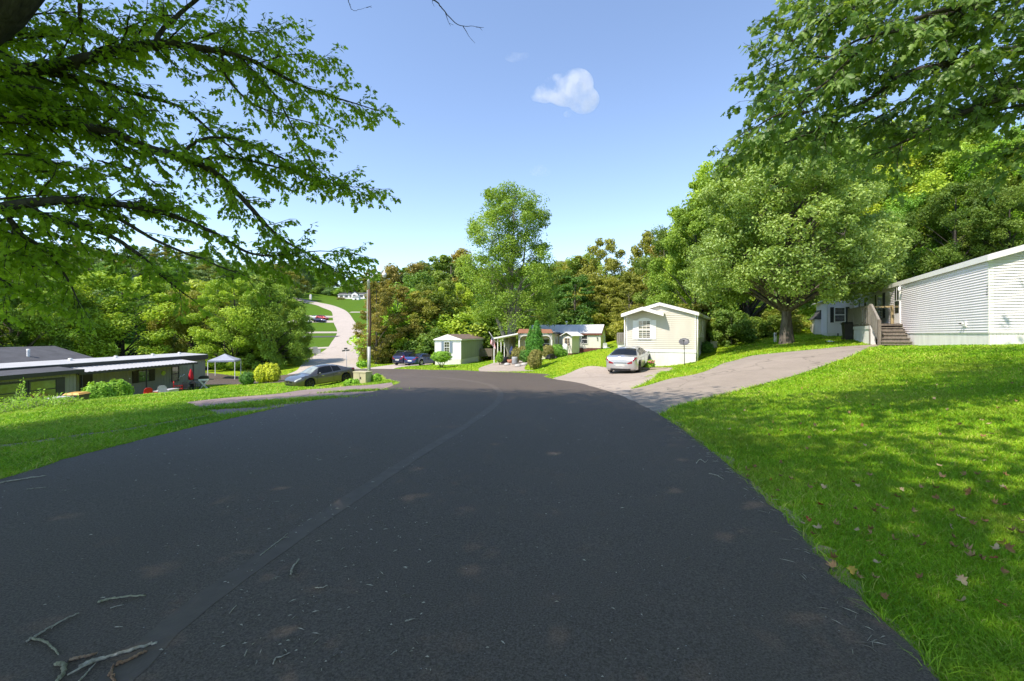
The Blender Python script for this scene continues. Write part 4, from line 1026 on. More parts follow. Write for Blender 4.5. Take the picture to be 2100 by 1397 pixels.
    patch('windshield', c['ws'][0], c['ws'][1], 7.1, 9, 'car_glass_pale' if pale else gl, (1,-1)); patch('rear_window', c['rw'][0], c['rw'][1], 7.15, 9, gl, (1,-1))
    for sg in (1,-1):
        patch('headlight', .905, .992, 4.1, 5.0, 'lamp_clear', (sg,), .012); patch('taillight', .004, .075, 4.0, 4.95 if kind != 'suv' else 5.9, 'lamp_red', (sg,), .012)
    # rear and front faces
    zs0 = c['shoulder'][0][1]; xr = -L/2-.006; w0 = hw(0)
    for sg in (1,-1):
        q = MB(); q.prism([(sg*w0*.55, zs0-.14),(sg*w0*.97, zs0-.02),(sg*w0*.97, zs0-.17),(sg*w0*.6, zs0-.2)], xr-.01, xr+.02, plane='yz'); q.build('taillight', MAT['lamp_red'], body)
    q = MB(); q.box(xr-.012, xr+.01, -.26,.26, zs0-.34, zs0-.2); q.build('licence_plate', MAT[plate], body)
    q = MB(); q.box(xr-.016, xr+.01, -.36,.36, zs0-.155, zs0-.125); q.build('boot_trim', MAT['chrome' if kind != 'sedan' else 'dark_metal'], body)
    q = MB(); q.box(xr-.005, xr+.05, -w0*.8, w0*.8, c['zb']+.08, c['zb']+.17)
    for sg in (1,-1): q.lathe([(.045,-.03),(.045,.03)],10,(xr-.02,sg*.55,c['zb']+.12),'x')
    q.build('rear_valance', MAT['black_plastic'], body)
    xf = L/2; zf = c['shoulder'][-1][1]; wf_ = hw(1)
    q = MB(); q.prism([(-.42,zf-.02),(.42,zf-.02),(.36,zf-.13),(-.36,zf-.13)], xf-.01, xf+.014, plane='yz'); g = q.build('grille', MAT['black'], body)
    q = MB(); q.box(xf+.012,xf+.022,-.07,.07,zf-.10,zf-.05); q.build('badge', MAT['chrome'], g)
    q = MB(); q.prism([(-.5,zf-.22),(.5,zf-.22),(.44,zf-.33),(-.44,zf-.33)], xf-.01, xf+.01, plane='yz'); q.build('lower_grille', MAT['black'], body)
    for sg in (1,-1):
        q = MB(); x = (c['glass'][1]-.04-.5)*L; z = interp(c['shoulder'], c['glass'][1])+.08; y = Wd/2
        q.lathe([(0,-.09),(.06,-.07),(.075,0),(.06,.07),(0,.09)],10,(x, sg*(y+.07), z),'y'); q.bar((x,sg*y*.88,z-.03),(x,sg*(y+.03),z),.04); q.build('mirror', MAT[paint_], body)
        q = MB()
        for i in range(1, len(cuts)):
            xx = (cuts[i]-.5)*L-.42; zz = interp(c['shoulder'], cuts[i]-.08)-.12; q.box(xx-.08,xx+.08,sg*(y-.012),sg*(y+.016),zz-.015,zz+.015)
        q.build('door_handle', MAT['chrome'], body)
        q = MB()
        for s_ in cuts[1:]:
            xx = (s_-.5)*L; 
            for z0_, z1_ in ((c['zb']+.14, .5),(.5, interp(c['shoulder'], s_)-.1)): q.bar((xx,sg*(y+.001),z0_),(xx,sg*(y+.001),z1_),.01,.006)
        q.build('door_gap', MAT['black'], body)
    # wheels
    for k in c['wb']:
        for sg in (1,-1):
            x = (k-.5)*L; y = sg*(Wd/2-.115); wr = c['wr']; rw = wr*.68
            e = empty('wheel', (x, y, wr)); e.parent = r
            q = MB(); q.lathe([(rw,-.10),(wr-.03,-.11),(wr,-.08),(wr,.08),(wr-.03,.11),(rw,.10),(rw,-.10)],28,(0,0,0),'y'); q.build('tyre', MAT['rubber'], e)
            q = MB(); yo = sg*.07
            q.lathe([(rw-.03,yo),(rw+.005,yo+sg*.035)],28,(0,0,0),'y'); q.lathe([(0,yo+sg*.02),(.06,yo+sg*.02),(.07,yo)],14,(0,0,0),'y')
            for j in range(5):
                for da in (-.14,.14): a = 2*math.pi*j/5; q.bar((math.cos(a)*.04, yo+sg*.01, math.sin(a)*.04), (math.cos(a+da)*(rw-.01), yo+sg*.012, math.sin(a+da)*(rw-.01)), .028, .03)
            q.build('rim', MAT[rim], e)
            q = MB(); q.lathe([(0,yo-sg*.03),(rw,yo-sg*.03)],20,(0,0,0),'y'); q.build('brake_disc', MAT['black'], e)
    q = MB()
    for k in c['wb']: x = (k-.5)*L; q.box(x-R, x+R, -Wd/2+.25, Wd/2-.25, c['zb']+.05, c['wr']+R-.06)
    q.build('wheel_well', MAT['black'], body)
    if rack:
        for sg in (1,-1): q = MB(); q.tube([(-1.6,sg*.6,1.62),(-1.5,sg*.6,1.72),(.4,sg*.6,1.72),(.5,sg*.6,1.64)],.02,6); q.build('roof_rail', MAT['grey_metal'], body)
    return r
def ground_pitch(x, y, hd, L):
    n = Vector(hd).normalized() if len(hd) == 3 else Vector((hd[0],hd[1],0)).normalized()
    a = T(x+n.x*L*.3, y+n.y*L*.3); b_ = T(x-n.x*L*.3, y-n.y*L*.3); return math.atan2(a-b_, L*.6), (a+b_)/2
def park(kind, x, y, hd, *a, **k):
    p, z = ground_pitch(x, y, hd, CARS[kind]['L']); return car(kind, (x, y, z+k.pop('dz', .02)), hd, *a, pitch=p, **k)
park('coupe', -13.35, 31.9, (-.62,-.785), 'car_grey', 'metallic grey two door coupe parked on the grass beside the tan utility box', pale=True)
park('sedan', 6.2+.45*2.42, 26.0+.89*2.42, (.45,.89), 'car_silver', 'silver four door sedan seen from behind on the pinkish concrete driveway', rim='rim_dark', dz=.03)
park('sedan', -11.4+.4*2.3, 51+.92*2.3, (.4,.92), 'car_blue', 'bright blue sedan parked in front of the green trailer', rim='rim_silver', dz=.03)
park('suv', -13.85+.4*2.2, 55+.92*2.2, (.4,.92), 'car_navy', 'dark navy wagon parked left of the blue sedan', cat='car', rim='rim_silver', rack=True, dz=.03)
park('sedan', (655-1050)/F*161, 161, (.97,-.2), 'car_navy', 'dark blue car in the driveway halfway up the far road', dz=.12)
park('suv', (661-1050)/F*166, 166, (.97,-.2), 'car_red', 'red car just behind the dark blue one up the far road', dz=.12)
park('sedan', (644-1050)/F*167, 167, (-.97,.2), 'car_silver', 'silver car partly hidden beside the red one up the far road', dz=.12)
park('suv', (630-1050)/F*160, 160, (.3,-.95), 'car_white', 'white van parked at the tree edge by the far road', cat='van', dz=.12)
# ------------------------------------------------------------------ foliage
def rand_unit(n, r=None):
    r = r or rng; v = r.normal(size=(n,3)); return v/np.linalg.norm(v, axis=1, keepdims=True)
def leaf_quads(pos, nrm, size, r, aspect=.62, fold=.25):
    """one folded rhombus leaf per position; 4 verts, 2 triangles"""
    n = len(pos); t = np.cross(nrm, rand_unit(n, r)); t /= np.linalg.norm(t, axis=1, keepdims=True)+1e-9
    b = np.cross(nrm, t); s = (size*r.uniform(.65,1.3,n))[:,None] if np.isscalar(size) else size[:,None]
    V = np.stack([pos-t*s*.5, pos+b*s*aspect*.5+nrm*s*fold*.3, pos+t*s*.5-nrm*s*.1, pos-b*s*aspect*.5+nrm*s*fold*.3], 1).reshape(-1,3)
    i = np.arange(n)*4
    Tt = np.stack([np.stack([i,i+1,i+2],1), np.stack([i,i+2,i+3],1)],1).reshape(-1,3)
    return V, Tt
def env(kind, h):
    if kind == 'round': return math.sqrt(max(0, 1-(2*h-1)**2*.92))
    if kind == 'dome': return min(1, .75+.4*h)*math.sqrt(max(0,1-max(0,(h-.25)/.78)**2))
    if kind == 'oval': return math.sin(math.pi*min(1,max(0,(h*.86+.10))))**.7
    if kind == 'column': return .85*math.sqrt(max(0,1-(1.7*h-.75)**2)) if h > .0 else .5
    if kind == 'cone': return max(.08, 1.02-h)
    if kind == 'umbrella': return .35+.65*math.sin(math.pi*min(1,h*.75+.22))
    return 1
def make_tree(name, seed, H, R, base, nc, nl, size, shape='round', trunk_r=.2, bark='bark', leaf='green', csz=.34, flat=.8, sub=7, limbs=True, lean=(0,0), parent=None, clumps=None, fork=0, spread=.46, inner=.25, up=.55):
    r = np.random.default_rng(seed)
    root_l = []
    top = H*.9
    nT = 8
    tr = [np.array([lean[0]*t+math.sin(t*5+seed)*.02*H*.3*t, lean[1]*t+math.cos(t*4+seed)*.02*H*.3*t, H*.86*t]) for t in np.linspace(0,1,nT)]
    mb = MB()
    rad = [trunk_r*(1.35 if i == 0 else 1)*(1-.88*(i/(nT-1))**.8)+.012 for i in range(nT)]
    tr0 = tr[0].copy(); tr0[2] = -.6
    mb.tube([tr0]+tr, [trunk_r*1.5]+rad, 10)
    C = []
    if clumps is None:
        for i in range(nc):
            h = (i+.5)/nc; h = min(1, max(0, h+r.uniform(-.04,.04))); z = H*(base+(1-base)*h*.96)
            a = i*2.399+r.uniform(-.5,.5); q = env(shape, h)*R*math.sqrt(r.uniform(inner,1.0))
            cr = R*csz*r.uniform(.7,1.25)*(.6+.4*env(shape,h))
            C.append((np.array([math.cos(a)*q+lean[0]*z/H, math.sin(a)*q+lean[1]*z/H, z-cr*.3]), cr))
    else: C = clumps
    P_ = []; Nn = []; Tn = []
    per = max(4, int(nl/len(C)/sub))
    for c, cr in C:
        # limb to the clump
        if limbs:
            zt = max(H*base*.75, c[2]-np.hypot(c[0],c[1])*.75-.2*cr); zt = min(zt, H*.84); k = zt/(H*.86)*(nT-1); i0 = int(min(k, nT-2)); f = k-i0
            s0 = tr[i0]*(1-f)+tr[i0+1]*f; rr = (rad[i0]*(1-f)+rad[i0+1]*f)*.38
            mid = s0*.5+c*.5+np.array([r.normal()*.06*R, r.normal()*.06*R, .10*R])
            mb.tube([s0, s0*.6+mid*.4, mid, c*.6+mid*.4+np.array([0,0,.02*R]), c], [rr, rr*.8, rr*.55, rr*.35, max(.012,rr*.2)], 5, cap=False)
        ct = r.uniform()
        for j in range(sub):
            d = rand_unit(1, r)[0]; d[2] = d[2]*.8+.12; sc = c + d*cr*.72*r.uniform(.5,1.1)
            sr = cr*spread*r.uniform(.7,1.4)
            if limbs: mb.tube([c, (c+sc)/2+np.array([0,0,.05*cr]), sc], [max(.01,trunk_r*.06), max(.008,trunk_r*.04), .006], 3, cap=False)
            n = int(per*r.uniform(.6,1.4)); u = rand_unit(n, r); q = r.uniform(.25,1,n)**.5
            pos = sc + u*np.array([1,1,flat])*sr*q[:,None]*1.15
            nn = u*.5+np.array([0,0,up])+rand_unit(n, r)*.75; nn /= np.linalg.norm(nn, axis=1, keepdims=True)
            P_.append(pos); Nn.append(nn); Tn.append(np.clip(ct*.35+r.uniform(0,.35)+r.uniform(0,.35,n)+ .0, 0, 1))
    pos = np.concatenate(P_); nn = np.concatenate(Nn); tn = np.concatenate(Tn)
    V, Tt = leaf_quads(pos, nn, size, r)
    cm = tri_mesh(name+'_crown', V, Tt, np.repeat(tn, 4))
    tm = mb.mesh(name+'_trunk')
    tm.materials.append(MAT[bark]); cm.materials.append(LM[leaf])
    return tm, cm
def tree_obj(name, meshes, loc, rz, sc, label, cat='tree', group=None, leaf=None, bark=None):
    e = empty(name, loc, rz, label, cat, group); e.scale = (sc if hasattr(sc, '__len__') else (sc,sc,sc))
    for nm, me, m in (('trunk', meshes[0], bark and MAT[bark]), ('crown', meshes[1], leaf and LM[leaf])):
        o = bpy.data.objects.new(nm, me); COL.objects.link(o); o.parent = e
        if nm == 'crown': o.color = (float(rng.uniform()), float(rng.uniform()), 0, 1) if group else (.5,.5,0,1)
        if m: o.material_slots[0].link = 'OBJECT'; o.material_slots[0].material = m
    return e

PR = {}
PR['round1'] = make_tree('p', 11, 14, 5.2, .22, 26, 15000, .36, 'round', .26)
PR['round2'] = make_tree('p', 12, 14, 4.8, .15, 24, 15000, .36, 'dome', .28)
PR['oval1'] = make_tree('p', 13, 14, 4.0, .16, 24, 15000, .36, 'oval', .22)
PR['open1'] = make_tree('p', 14, 14, 4.0, .2, 30, 11000, .34, 'oval', .2, csz=.27, spread=.75)
PR['open2'] = make_tree('p', 15, 14, 4.4, .28, 26, 10000, .34, 'umbrella', .22, csz=.30, flat=.5, spread=.7)
PR['umb'] = make_tree('p', 16, 14, 5.0, .50, 13, 6500, .42, 'umbrella', .24, csz=.30, flat=.35)
PR['layer'] = make_tree('p', 17, 14, 5.0, .05, 34, 17000, .30, 'oval', .25, csz=.30, flat=.35, sub=8)
PR['bush'] = make_tree('p', 18, 4, 2.6, .02, 16, 8000, .24, 'dome', .06, csz=.42, limbs=False)
PR['bush2'] = make_tree('p', 19, 4, 2.2, .0, 14, 7000, .24, 'round', .06, csz=.42, limbs=False)
PR['mid1'] = make_tree('p', 21, 13, 6.0, .03, 52, 52000, .24, 'dome', .30, csz=.27, sub=9)
PR['mid2'] = make_tree('p', 22, 15, 5.4, .14, 42, 42000, .24, 'oval', .32, csz=.26, sub=9)
PR['mid3'] = make_tree('p', 23, 13, 5.0, .03, 48, 48000, .22, 'round', .26, csz=.27, sub=9)
PH = {'round1':14,'round2':14,'oval1':14,'open1':14,'open2':14,'umb':14,'layer':14,'bush':4,'bush2':4,'mid1':13,'mid2':15,'mid3':13}
def tree_at(p, u, d, vtop, leaf, label, group=None, name='tree', wide=1.0, sink=0, bark=None):
    x = (u-1050)/F*d; g = T(x, d); H = EYE+(HZ-vtop)/F*d-g+sink; s = H/PH[p]
    return tree_obj(name, PR[p], (x, d, g-sink), rng.uniform(0, 6.28), (s*wide, s*wide, s), label, 'bush' if 'bush' in p else 'tree', group, leaf, bark)

# far ridge and woods
lab_far = 'sparse topped tree on the far left ridge under the blue sky'
for i in range(34):
    u = -80+i*21+rng.uniform(-8,8); d = rng.uniform(255,290)
    vt = np.interp(u, [-80,60,170,250,330,420,520,640], [500,500,505,512,505,520,535,540])+rng.uniform(-9,9)
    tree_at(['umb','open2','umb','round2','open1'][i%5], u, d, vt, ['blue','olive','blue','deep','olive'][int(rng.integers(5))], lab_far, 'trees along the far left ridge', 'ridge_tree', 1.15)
for i in range(44):
    u = -90+i*16+rng.uniform(-6,6); d = rng.uniform(212,252)
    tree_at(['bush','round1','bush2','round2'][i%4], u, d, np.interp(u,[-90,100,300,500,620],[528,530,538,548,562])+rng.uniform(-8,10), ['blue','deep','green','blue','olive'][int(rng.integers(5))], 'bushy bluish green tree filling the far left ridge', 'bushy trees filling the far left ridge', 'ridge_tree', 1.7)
lab_hill = 'green tree lower on the left hillside behind the yard trees'
for i in range(40):
    u = -60+i*16.5+rng.uniform(-10,10); d = rng.uniform(100,190)
    vt = np.interp(u, [-60,100,300,450,600], [560,575,585,590,600])+rng.uniform(-14,14)
    if 520 < u: continue
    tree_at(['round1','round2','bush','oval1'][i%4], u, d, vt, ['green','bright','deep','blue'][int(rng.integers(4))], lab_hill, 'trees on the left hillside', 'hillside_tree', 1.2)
lab_fw = 'dark tree in the wood behind the white home on the far hill'
for i in range(26):
    u = 545+i*13+rng.uniform(-6,6); d = rng.uniform(292,322)+(12 if i%2 else 0)
    vt = np.interp(u, [545,600,640,670,700,722,745,800,900], [545,548,552,550,572,575,560,552,545])+rng.uniform(-8,8)
    if i in (9,10): vt = 548
    p = 'umb' if 655 < u < 690 and i%2 else ['round1','oval1','round2','layer'][i%4]
    tree_at(p, u, d, vt, ['deep','blue','rust','deep','green','olive'][int(rng.integers(6))], lab_fw, 'trees of the wood on the far hill', 'wood_tree', 1.5)
for i in range(13):
    u = 560+i*17; d = 282+rng.uniform(-3,3)
    tree_at('bush', u, d, 588+rng.uniform(-6,6), ['deep','blue','green'][i%3], 'dark shrub along the foot of the far wood', 'shrubs at the foot of the far wood', 'shrub', 1.6)

# centre woods behind the trailers
lab_c = 'tree in the dense wood behind the centre trailers'
rows = [(104,[(842,536),(870,538),(905,528),(940,512),(985,545),(1030,540),(1075,535),(1120,540),(1160,528),(1205,520),(1255,555)]),
        (86,[(852,552),(880,560),(925,522),(965,560),(1010,560),(1060,560),(1105,548),(1150,535),(1190,530),(1232,560),(1280,560),(1320,540)]),
        (72,[(855,590),(900,575),(1000,600),(1080,590),(1130,575),(1175,560),(1215,570),(1262,575),(1300,560),(1345,545)])]
k = 0
for d0, lst in rows:
    for (u, vt) in lst:
        d = d0+rng.uniform(-4,4)
        p = ['round1','oval1','round2','open1','layer','round2'][k%6]
        lf = ['green','olive','deep','green','rust','olive','green','blue'][int(rng.integers(8))]
        if d0 < 80: lf = ['deep','green','olive','deep','green'][int(rng.integers(5))]
        tree_at(p, u+rng.uniform(-6,6), d, vt+rng.uniform(-6,6), lf, lab_c, 'trees of the wood behind the centre trailers', 'wood_tree', 1.15); k += 1
for i in range(34):
    u = 812+i*18+rng.uniform(-6,6); d = rng.uniform(66,72) if u < 1290 else rng.uniform(52,60)
    if u > 1385: continue
    tree_at('bush' if i%2 else 'bush2', u, d, 640+rng.uniform(-14,12), ['green','deep','bright','olive'][int(rng.integers(4))], 'shrub filling the edge of the wood behind the centre trailers', 'shrubs at the wood edge', 'shrub', 1.3)
# distinct ones on the skyline
tree_at('open2', 1243, 78, 487, 'olive', 'tall thin topped tree with dull olive leaves standing above the centre wood', name='tree', wide=.75)
tree_at('open1', 1325, 74, 475, 'olive', 'thin olive tree standing above the beige house roof against the sky', name='tree', wide=.8)
tree_at('open1', 1362, 70, 478, 'rust', 'brown tinged tree rising right behind the beige house', name='tree', wide=.9)
tree_at('layer', 1345, 62, 520, 'olive', 'yellowish olive tree directly behind the beige house gable', name='tree', wide=1.0)
tree_at('layer', 1290, 60, 575, 'olive', 'olive tree with pale stems between the white trailer and the beige house', name='tree', bark='bark_pale')
tree_at('layer', 772, 60, 566, 'rust', 'rust and green layered tree right behind the street light pole', name='tree', wide=.70)
tree_at('layer', 815, 64, 578, 'rust', 'rusty topped tree just right of the street light pole tree', name='tree', wide=1.0)
tree_at('round2', 868, 66, 590, 'olive', 'grey green tree between the rusty trees and the lime green maple', name='tree', wide=1.0)
tree_at('mid3', 938, 71, 583, 'lime', 'bright lime green maple behind the green trailer roof', name='maple_tree', wide=1.0)
for i, (u, d, vt, lf) in enumerate([(812,64,672,'green'),(826,65,655,'bright'),(852,65,668,'green'),(790,62,700,'olive'),(874,63,672,'deep')]):
    tree_at('bush2' if i%2 else 'bush', u, d, vt, lf, ['low green shrub left of the navy wagon','leafy bush right behind the navy wagon','bush behind the blue sedan','small olive shrub at the edge of the concrete road','dark bush beside the green trailer front wall'][i], name='shrub', wide=1.1)

# left yard
tree_at('mid1', 250, 60, 552, 'bright', 'broad bright green tree behind the white roof of the grey trailer', name='tree', wide=1.35, bark='bark_dark')
tree_at('mid3', 120, 56, 575, 'green', 'rounded green tree behind the dark roofed house', name='tree', wide=1.15)
tree_at('mid2', 25, 50, 480, 'green', 'tall green tree at the left edge behind the dark roofed house', name='tree', wide=.95)
tree_at('mid2', -75, 46, 500, 'deep', 'tall dark tree beyond the left end of the grey trailer', name='tree', wide=1.0)
tree_at('mid1', 395, 64, 590, 'olive', 'olive green tree between the broad bright tree and the tent', name='tree', wide=1.0)
tree_at('mid3', 480, 60, 572, 'bright', 'lime topped tree behind the pop-up tent', name='tree', wide=1.1, bark='bark_dark')
tree_at('mid1', 552, 62, 572, 'green', 'wide green tree overhanging the left side of the concrete road', name='tree', wide=.95, bark='bark_dark')
tree_at('mid3', 596, 66, 618, 'green', 'smaller green tree at the edge of the concrete road', name='tree', wide=.85, bark='bark_dark')
for i, u in enumerate([10,60,120,180,330,390,450,510,555]):
    tree_at('bush' if i%2 else 'bush2', u, 66+rng.uniform(-3,4), 700+rng.uniform(-10,6), ['deep','green'][i%2], 'low shrub in the shade under the left yard trees', 'shrubs under the left yard trees', 'shrub', 1.4)

# right woods
lab_r = 'tall tree in the wooded bank behind the white house'
lst = [(1425,40,420,'mid2','green'),(1470,44,330,'mid2','bright'),(1530,40,318,'mid1','green'),(1590,47,285,'mid2','green'),(1650,44,270,'mid2','bright'),(1700,50,300,'mid1','olive'),(1745,42,262,'mid2','bright'),(1800,46,290,'mid1','green'),
       (1850,40,240,'mid2','bright'),(1905,44,270,'mid1','green'),(1960,38,250,'mid2','green'),(2010,36,300,'mid3','bright'),(2060,38,260,'mid2','green'),(2120,34,280,'mid3','green'),(2180,34,250,'mid1','green'),(1390,52,455,'mid3','deep'),(1960,33,370,'mid3','deep'),(2070,31,380,'mid3','deep'),(1860,37,390,'mid3','green')]
labs = ['dark green tree rising right of the beige house roof','tall pale green tree left of and behind the big maple','spreading tree directly behind the big maple']
for i, (u, d, vt, p, lf) in enumerate(lst):
    tree_at(p, u, d, vt, lf, labs[i] if i < 3 else lab_r, None if i < 3 else 'trees on the wooded bank behind the white house', 'tree' if i < 3 else 'bank_tree', .95 if i > 2 else .85, bark='bark_dark')
for i in range(20):
    u = 1385+i*38+rng.uniform(-10,10); d = rng.uniform(38,42) if u < 1480 else rng.uniform(34,37)
    if u > 1750: d = rng.uniform(33,36)
    tree_at('bush' if i%2 else 'bush2', u, d, np.interp(u,[1385,1500,1700,2100],[640,640,640,560])+rng.uniform(-14,12), ['deep','green','deep','olive'][int(rng.integers(4))], 'dark undergrowth shrub at the foot of the wooded bank', 'undergrowth on the wooded bank', 'shrub', 1.3)
tree_at('bush', 1500, 33.5, 640, 'deep', 'dark leafy shrub between the beige house and the maple trunk', name='shrub', wide=1.1)

# big maple on the lawn
cl = []; r0 = np.random.default_rng(5)
for i in range(120):
    h = (i+.5)/120; a = i*2.399; zz = 3.15+8.1*h; q = 4.95*min(1,.80+.9*h)*math.sqrt(max(0,1-max(0,(h-.22)/.80)**2))*math.sqrt(r0.uniform(.35,1))
    cr = 1.12*r0.uniform(.75,1.25); cl.append((np.array([math.cos(a)*q, math.sin(a)*q, zz+r0.uniform(-.3,.3)-(.5*q/6 if h < .5 else 0)]), cr))
tm, cm = make_tree('maple', 31, 11.6, 6.1, .2, 0, 150000, .15, 'dome', .30, 'bark', 'green', sub=8, flat=.7, clumps=cl, spread=.44)
mpos = at(1613, 26)
tree_obj('maple_tree', (tm, cm), mpos, 0, 1, 'big broad maple with a thick furrowed trunk on the lawn between the two houses', 'tree', leaf='maple')
b = MB(); p0 = Vector((0,0,0)); 

# tall open tree in the centre
cl = []; r0 = np.random.default_rng(9)
for i in range(84):
    h = (i+.5)/84; a = i*2.399; zz = 4.6+14.4*h; q = np.interp(h,[0,.25,.5,.8,1],[4.2,5.2,4.3,4.2,2.6])*math.sqrt(r0.uniform(.1,1)); cr = 1.3*r0.uniform(.55,1.3)
    cl.append((np.array([math.cos(a)*q, math.sin(a)*q*.8, zz+r0.uniform(-.5,.5)]), cr))
tm, cm = make_tree('tall', 41, 20.0, 5, .3, 0, 52000, .21, 'oval', .34, 'bark_pale', 'green', sub=8, flat=.9, clumps=cl, spread=.55, lean=(.2,0))
b = MB()
b.tube([(0,0,-.5),(-.1,0,1),(-.5,.1,2.2),(-1.6,.2,5.0),(-2.1,.3,8),(-2.0,.3,11.5)],[.42,.36,.26,.19,.13,.05],9); b.tube([(0,0,.5),(.2,.1,2),(.6,.2,6),(1.3,.2,10),(1.6,.1,14)],[.3,.28,.2,.14,.05],8)
b.tube([(-.1,0,0),(.0,-.1,1.5),(-.1,0,4),(-.5,0,8)],[.5,.42,.3,.2],10)
st = b.mesh('stems'); st.materials.append(MAT['bark_pale'])
tl = tree_obj('tall_tree', (tm, cm), at(1048, 50), 0, (1,1,.965), 'tall open tree with pale forked stems towering over the cream trailer', 'tree')
o = bpy.data.objects.new('stem', st); COL.objects.link(o); o.parent = tl

# ------------------------------------------------------------------ near trees with real lobed leaves
LEAF2D = np.array([(0,0),(.10,.05),(.04,.30),(.24,.22),(.34,.50),(.46,.30),(.52,.18),(.74,.22),(1,0),(.74,-.22),(.52,-.18),(.46,-.30),(.34,-.50),(.24,-.22),(.04,-.30),(.10,-.05)])
def leaves_from(pos, axis, nrm, size, r):
    n = len(pos); axis = axis/(np.linalg.norm(axis,axis=1,keepdims=True)+1e-9); nrm = nrm-axis*(nrm*axis).sum(1,keepdims=True); nrm /= np.linalg.norm(nrm,axis=1,keepdims=True)+1e-9
    side = np.cross(nrm, axis); k = len(LEAF2D)
    L = np.concatenate([[[.38,0]], LEAF2D]); zf = -np.abs(L[:,1])*.35 - (L[:,0]**2)*.22
    V = pos[:,None,:] + size[:,None,None]*(L[None,:,0:1]*axis[:,None,:] + L[None,:,1:2]*1.0*side[:,None,:] + zf[None,:,None]*nrm[:,None,:])
    V = V.reshape(-1,3); b = (np.arange(n)*(k+1))[:,None]; j = np.arange(k)
    Tt = np.stack([np.broadcast_to(b,(n,k)), b+1+j, b+1+(j+1)%k], -1).reshape(-1,3)
    return V, Tt, k+1
class Near:
    def __init__(s, seed): s.r = np.random.default_rng(seed); s.mb = MB(); s.pos = []; s.ax = []; s.nn = []; s.sz = []; s.t = []
    def leafy(s, p, d, L, rad, size, gap, tint, leaf=True):
        r = s.r; n = max(3, int(L/.09)); pts = [np.array(p)]; d = d/np.linalg.norm(d)
        for i in range(n):
            d = d + r.normal(size=3)*.12 + np.array([0,0,-.035]); d /= np.linalg.norm(d); pts.append(pts[-1]+d*L/n)
        s.mb.tube(pts, list(np.linspace(rad, .0018, n+1)), 3, cap=False)
        if leaf:
            m = int(L/gap)
            for i in range(m):
                f = (i+.5+r.uniform(-.3,.3))/m*n; a = int(min(f, n-1)); q = pts[a]+(pts[a+1]-pts[a])*(f-a); tan = pts[a+1]-pts[a]; tan /= np.linalg.norm(tan)
                for sg in ((-1,1) if r.uniform() < .75 else (1,)):
                    pr = np.cross(tan, [0,0,1])*sg; pr = pr/(np.linalg.norm(pr)+1e-6)
                    ax = pr*r.uniform(.4,1)+tan*r.uniform(.2,.9)+np.array([0,0,-r.uniform(.15,1.0)])+r.normal(size=3)*.2
                    st = ax/np.linalg.norm(ax)*.045
                    s.pos.append(q+st); s.ax.append(ax); s.nn.append(np.array([0,0,1.0])+r.normal(size=3)*.55); s.sz.append(size*r.uniform(.65,1.2)); s.t.append(np.clip(tint+r.uniform(-.3,.3),0,1))
        return pts
    def branch(s, p, d, L, rad, size, gap, dens, leaf=True):
        """a side branch with twigs"""
        r = s.r; pts = s.leafy(p, d, L, rad, size, gap*1.8, r.uniform(.2,.8), leaf)
        m = max(1, int(L*dens)); 
        for i in range(m):
            f = (i+.4+r.uniform(0,.5))/m*(len(pts)-1); a = int(min(f, len(pts)-2)); q = pts[a]+(pts[a+1]-pts[a])*(f-a); tan = pts[a+1]-pts[a]; tan /= np.linalg.norm(tan)
            sd = np.cross(tan, r.normal(size=3)*.5+np.array([0,0,1.0]))*(1 if i%2 else -1); sd /= np.linalg.norm(sd)+1e-6
            s.leafy(q, tan*.8+sd*.8+np.array([0,0,r.uniform(-.25,.2)]), L*r.uniform(.25,.5)*(1-.4*i/m), rad*.45, size, gap, r.uniform(.1,.9), leaf)
    def limb(s, px, rads, size=.086, gap=.034, every=.22, L=(.5,1.1), dens=5, start=0, leaf=True, bias=(0,0,0)):
        """px: list of (u,v,d) through which the limb runs"""
        r = s.r; P3 = [np.array(P(*q)) for q in px]; C = crm(P3, 8); m = len(C); rads = [q*.7 for q in rads]
        rr = np.interp(np.linspace(0,1,m), np.linspace(0,1,len(rads)), rads)
        C = C + np.cumsum(r.normal(size=C.shape)*.004, 0)
        s.mb.tube(C, list(rr), 9)
        seg = np.linalg.norm(np.diff(C, axis=0), axis=1); tot = seg.sum(); cum = np.concatenate([[0], np.cumsum(seg)])
        x = every*.5+start*tot; i = 0
        while x < tot:
            a = min(int(np.searchsorted(cum, x))-1, m-2); a = max(a,0); f = (x-cum[a])/seg[a]; q = C[a]+(C[a+1]-C[a])*f; tan = (C[a+1]-C[a])/seg[a]
            sd = np.cross(tan, r.normal(size=3)*.55+np.array([0,0,1.0]))*(1 if i%2 else -1); sd /= np.linalg.norm(sd)+1e-6
            fr = x/tot
            s.branch(q, tan*.75+sd*.75+np.array([0,0,r.uniform(-.3,.28)])+np.array(bias), r.uniform(*L)*(1-.25*fr), max(.006, rr[a]*.28), size, gap, dens, leaf)
            x += every*r.uniform(.6,1.4); i += 1
        s.branch(C[-1], C[-1]-C[-3], L[0]*.8, max(.006, rr[-1]), size, gap, dens, leaf)
    def finish(s, root, bark, leaf):
        o = link('trunk', s.mb.mesh('trunk'), MAT[bark], root)
        V, Tt, k = leaves_from(np.array(s.pos), np.array(s.ax), np.array(s.nn), np.array(s.sz), s.r)
        me = tri_mesh('leaves', V, Tt, np.repeat(np.array(s.t), k)); return link('leaves', me, LM[leaf], root)
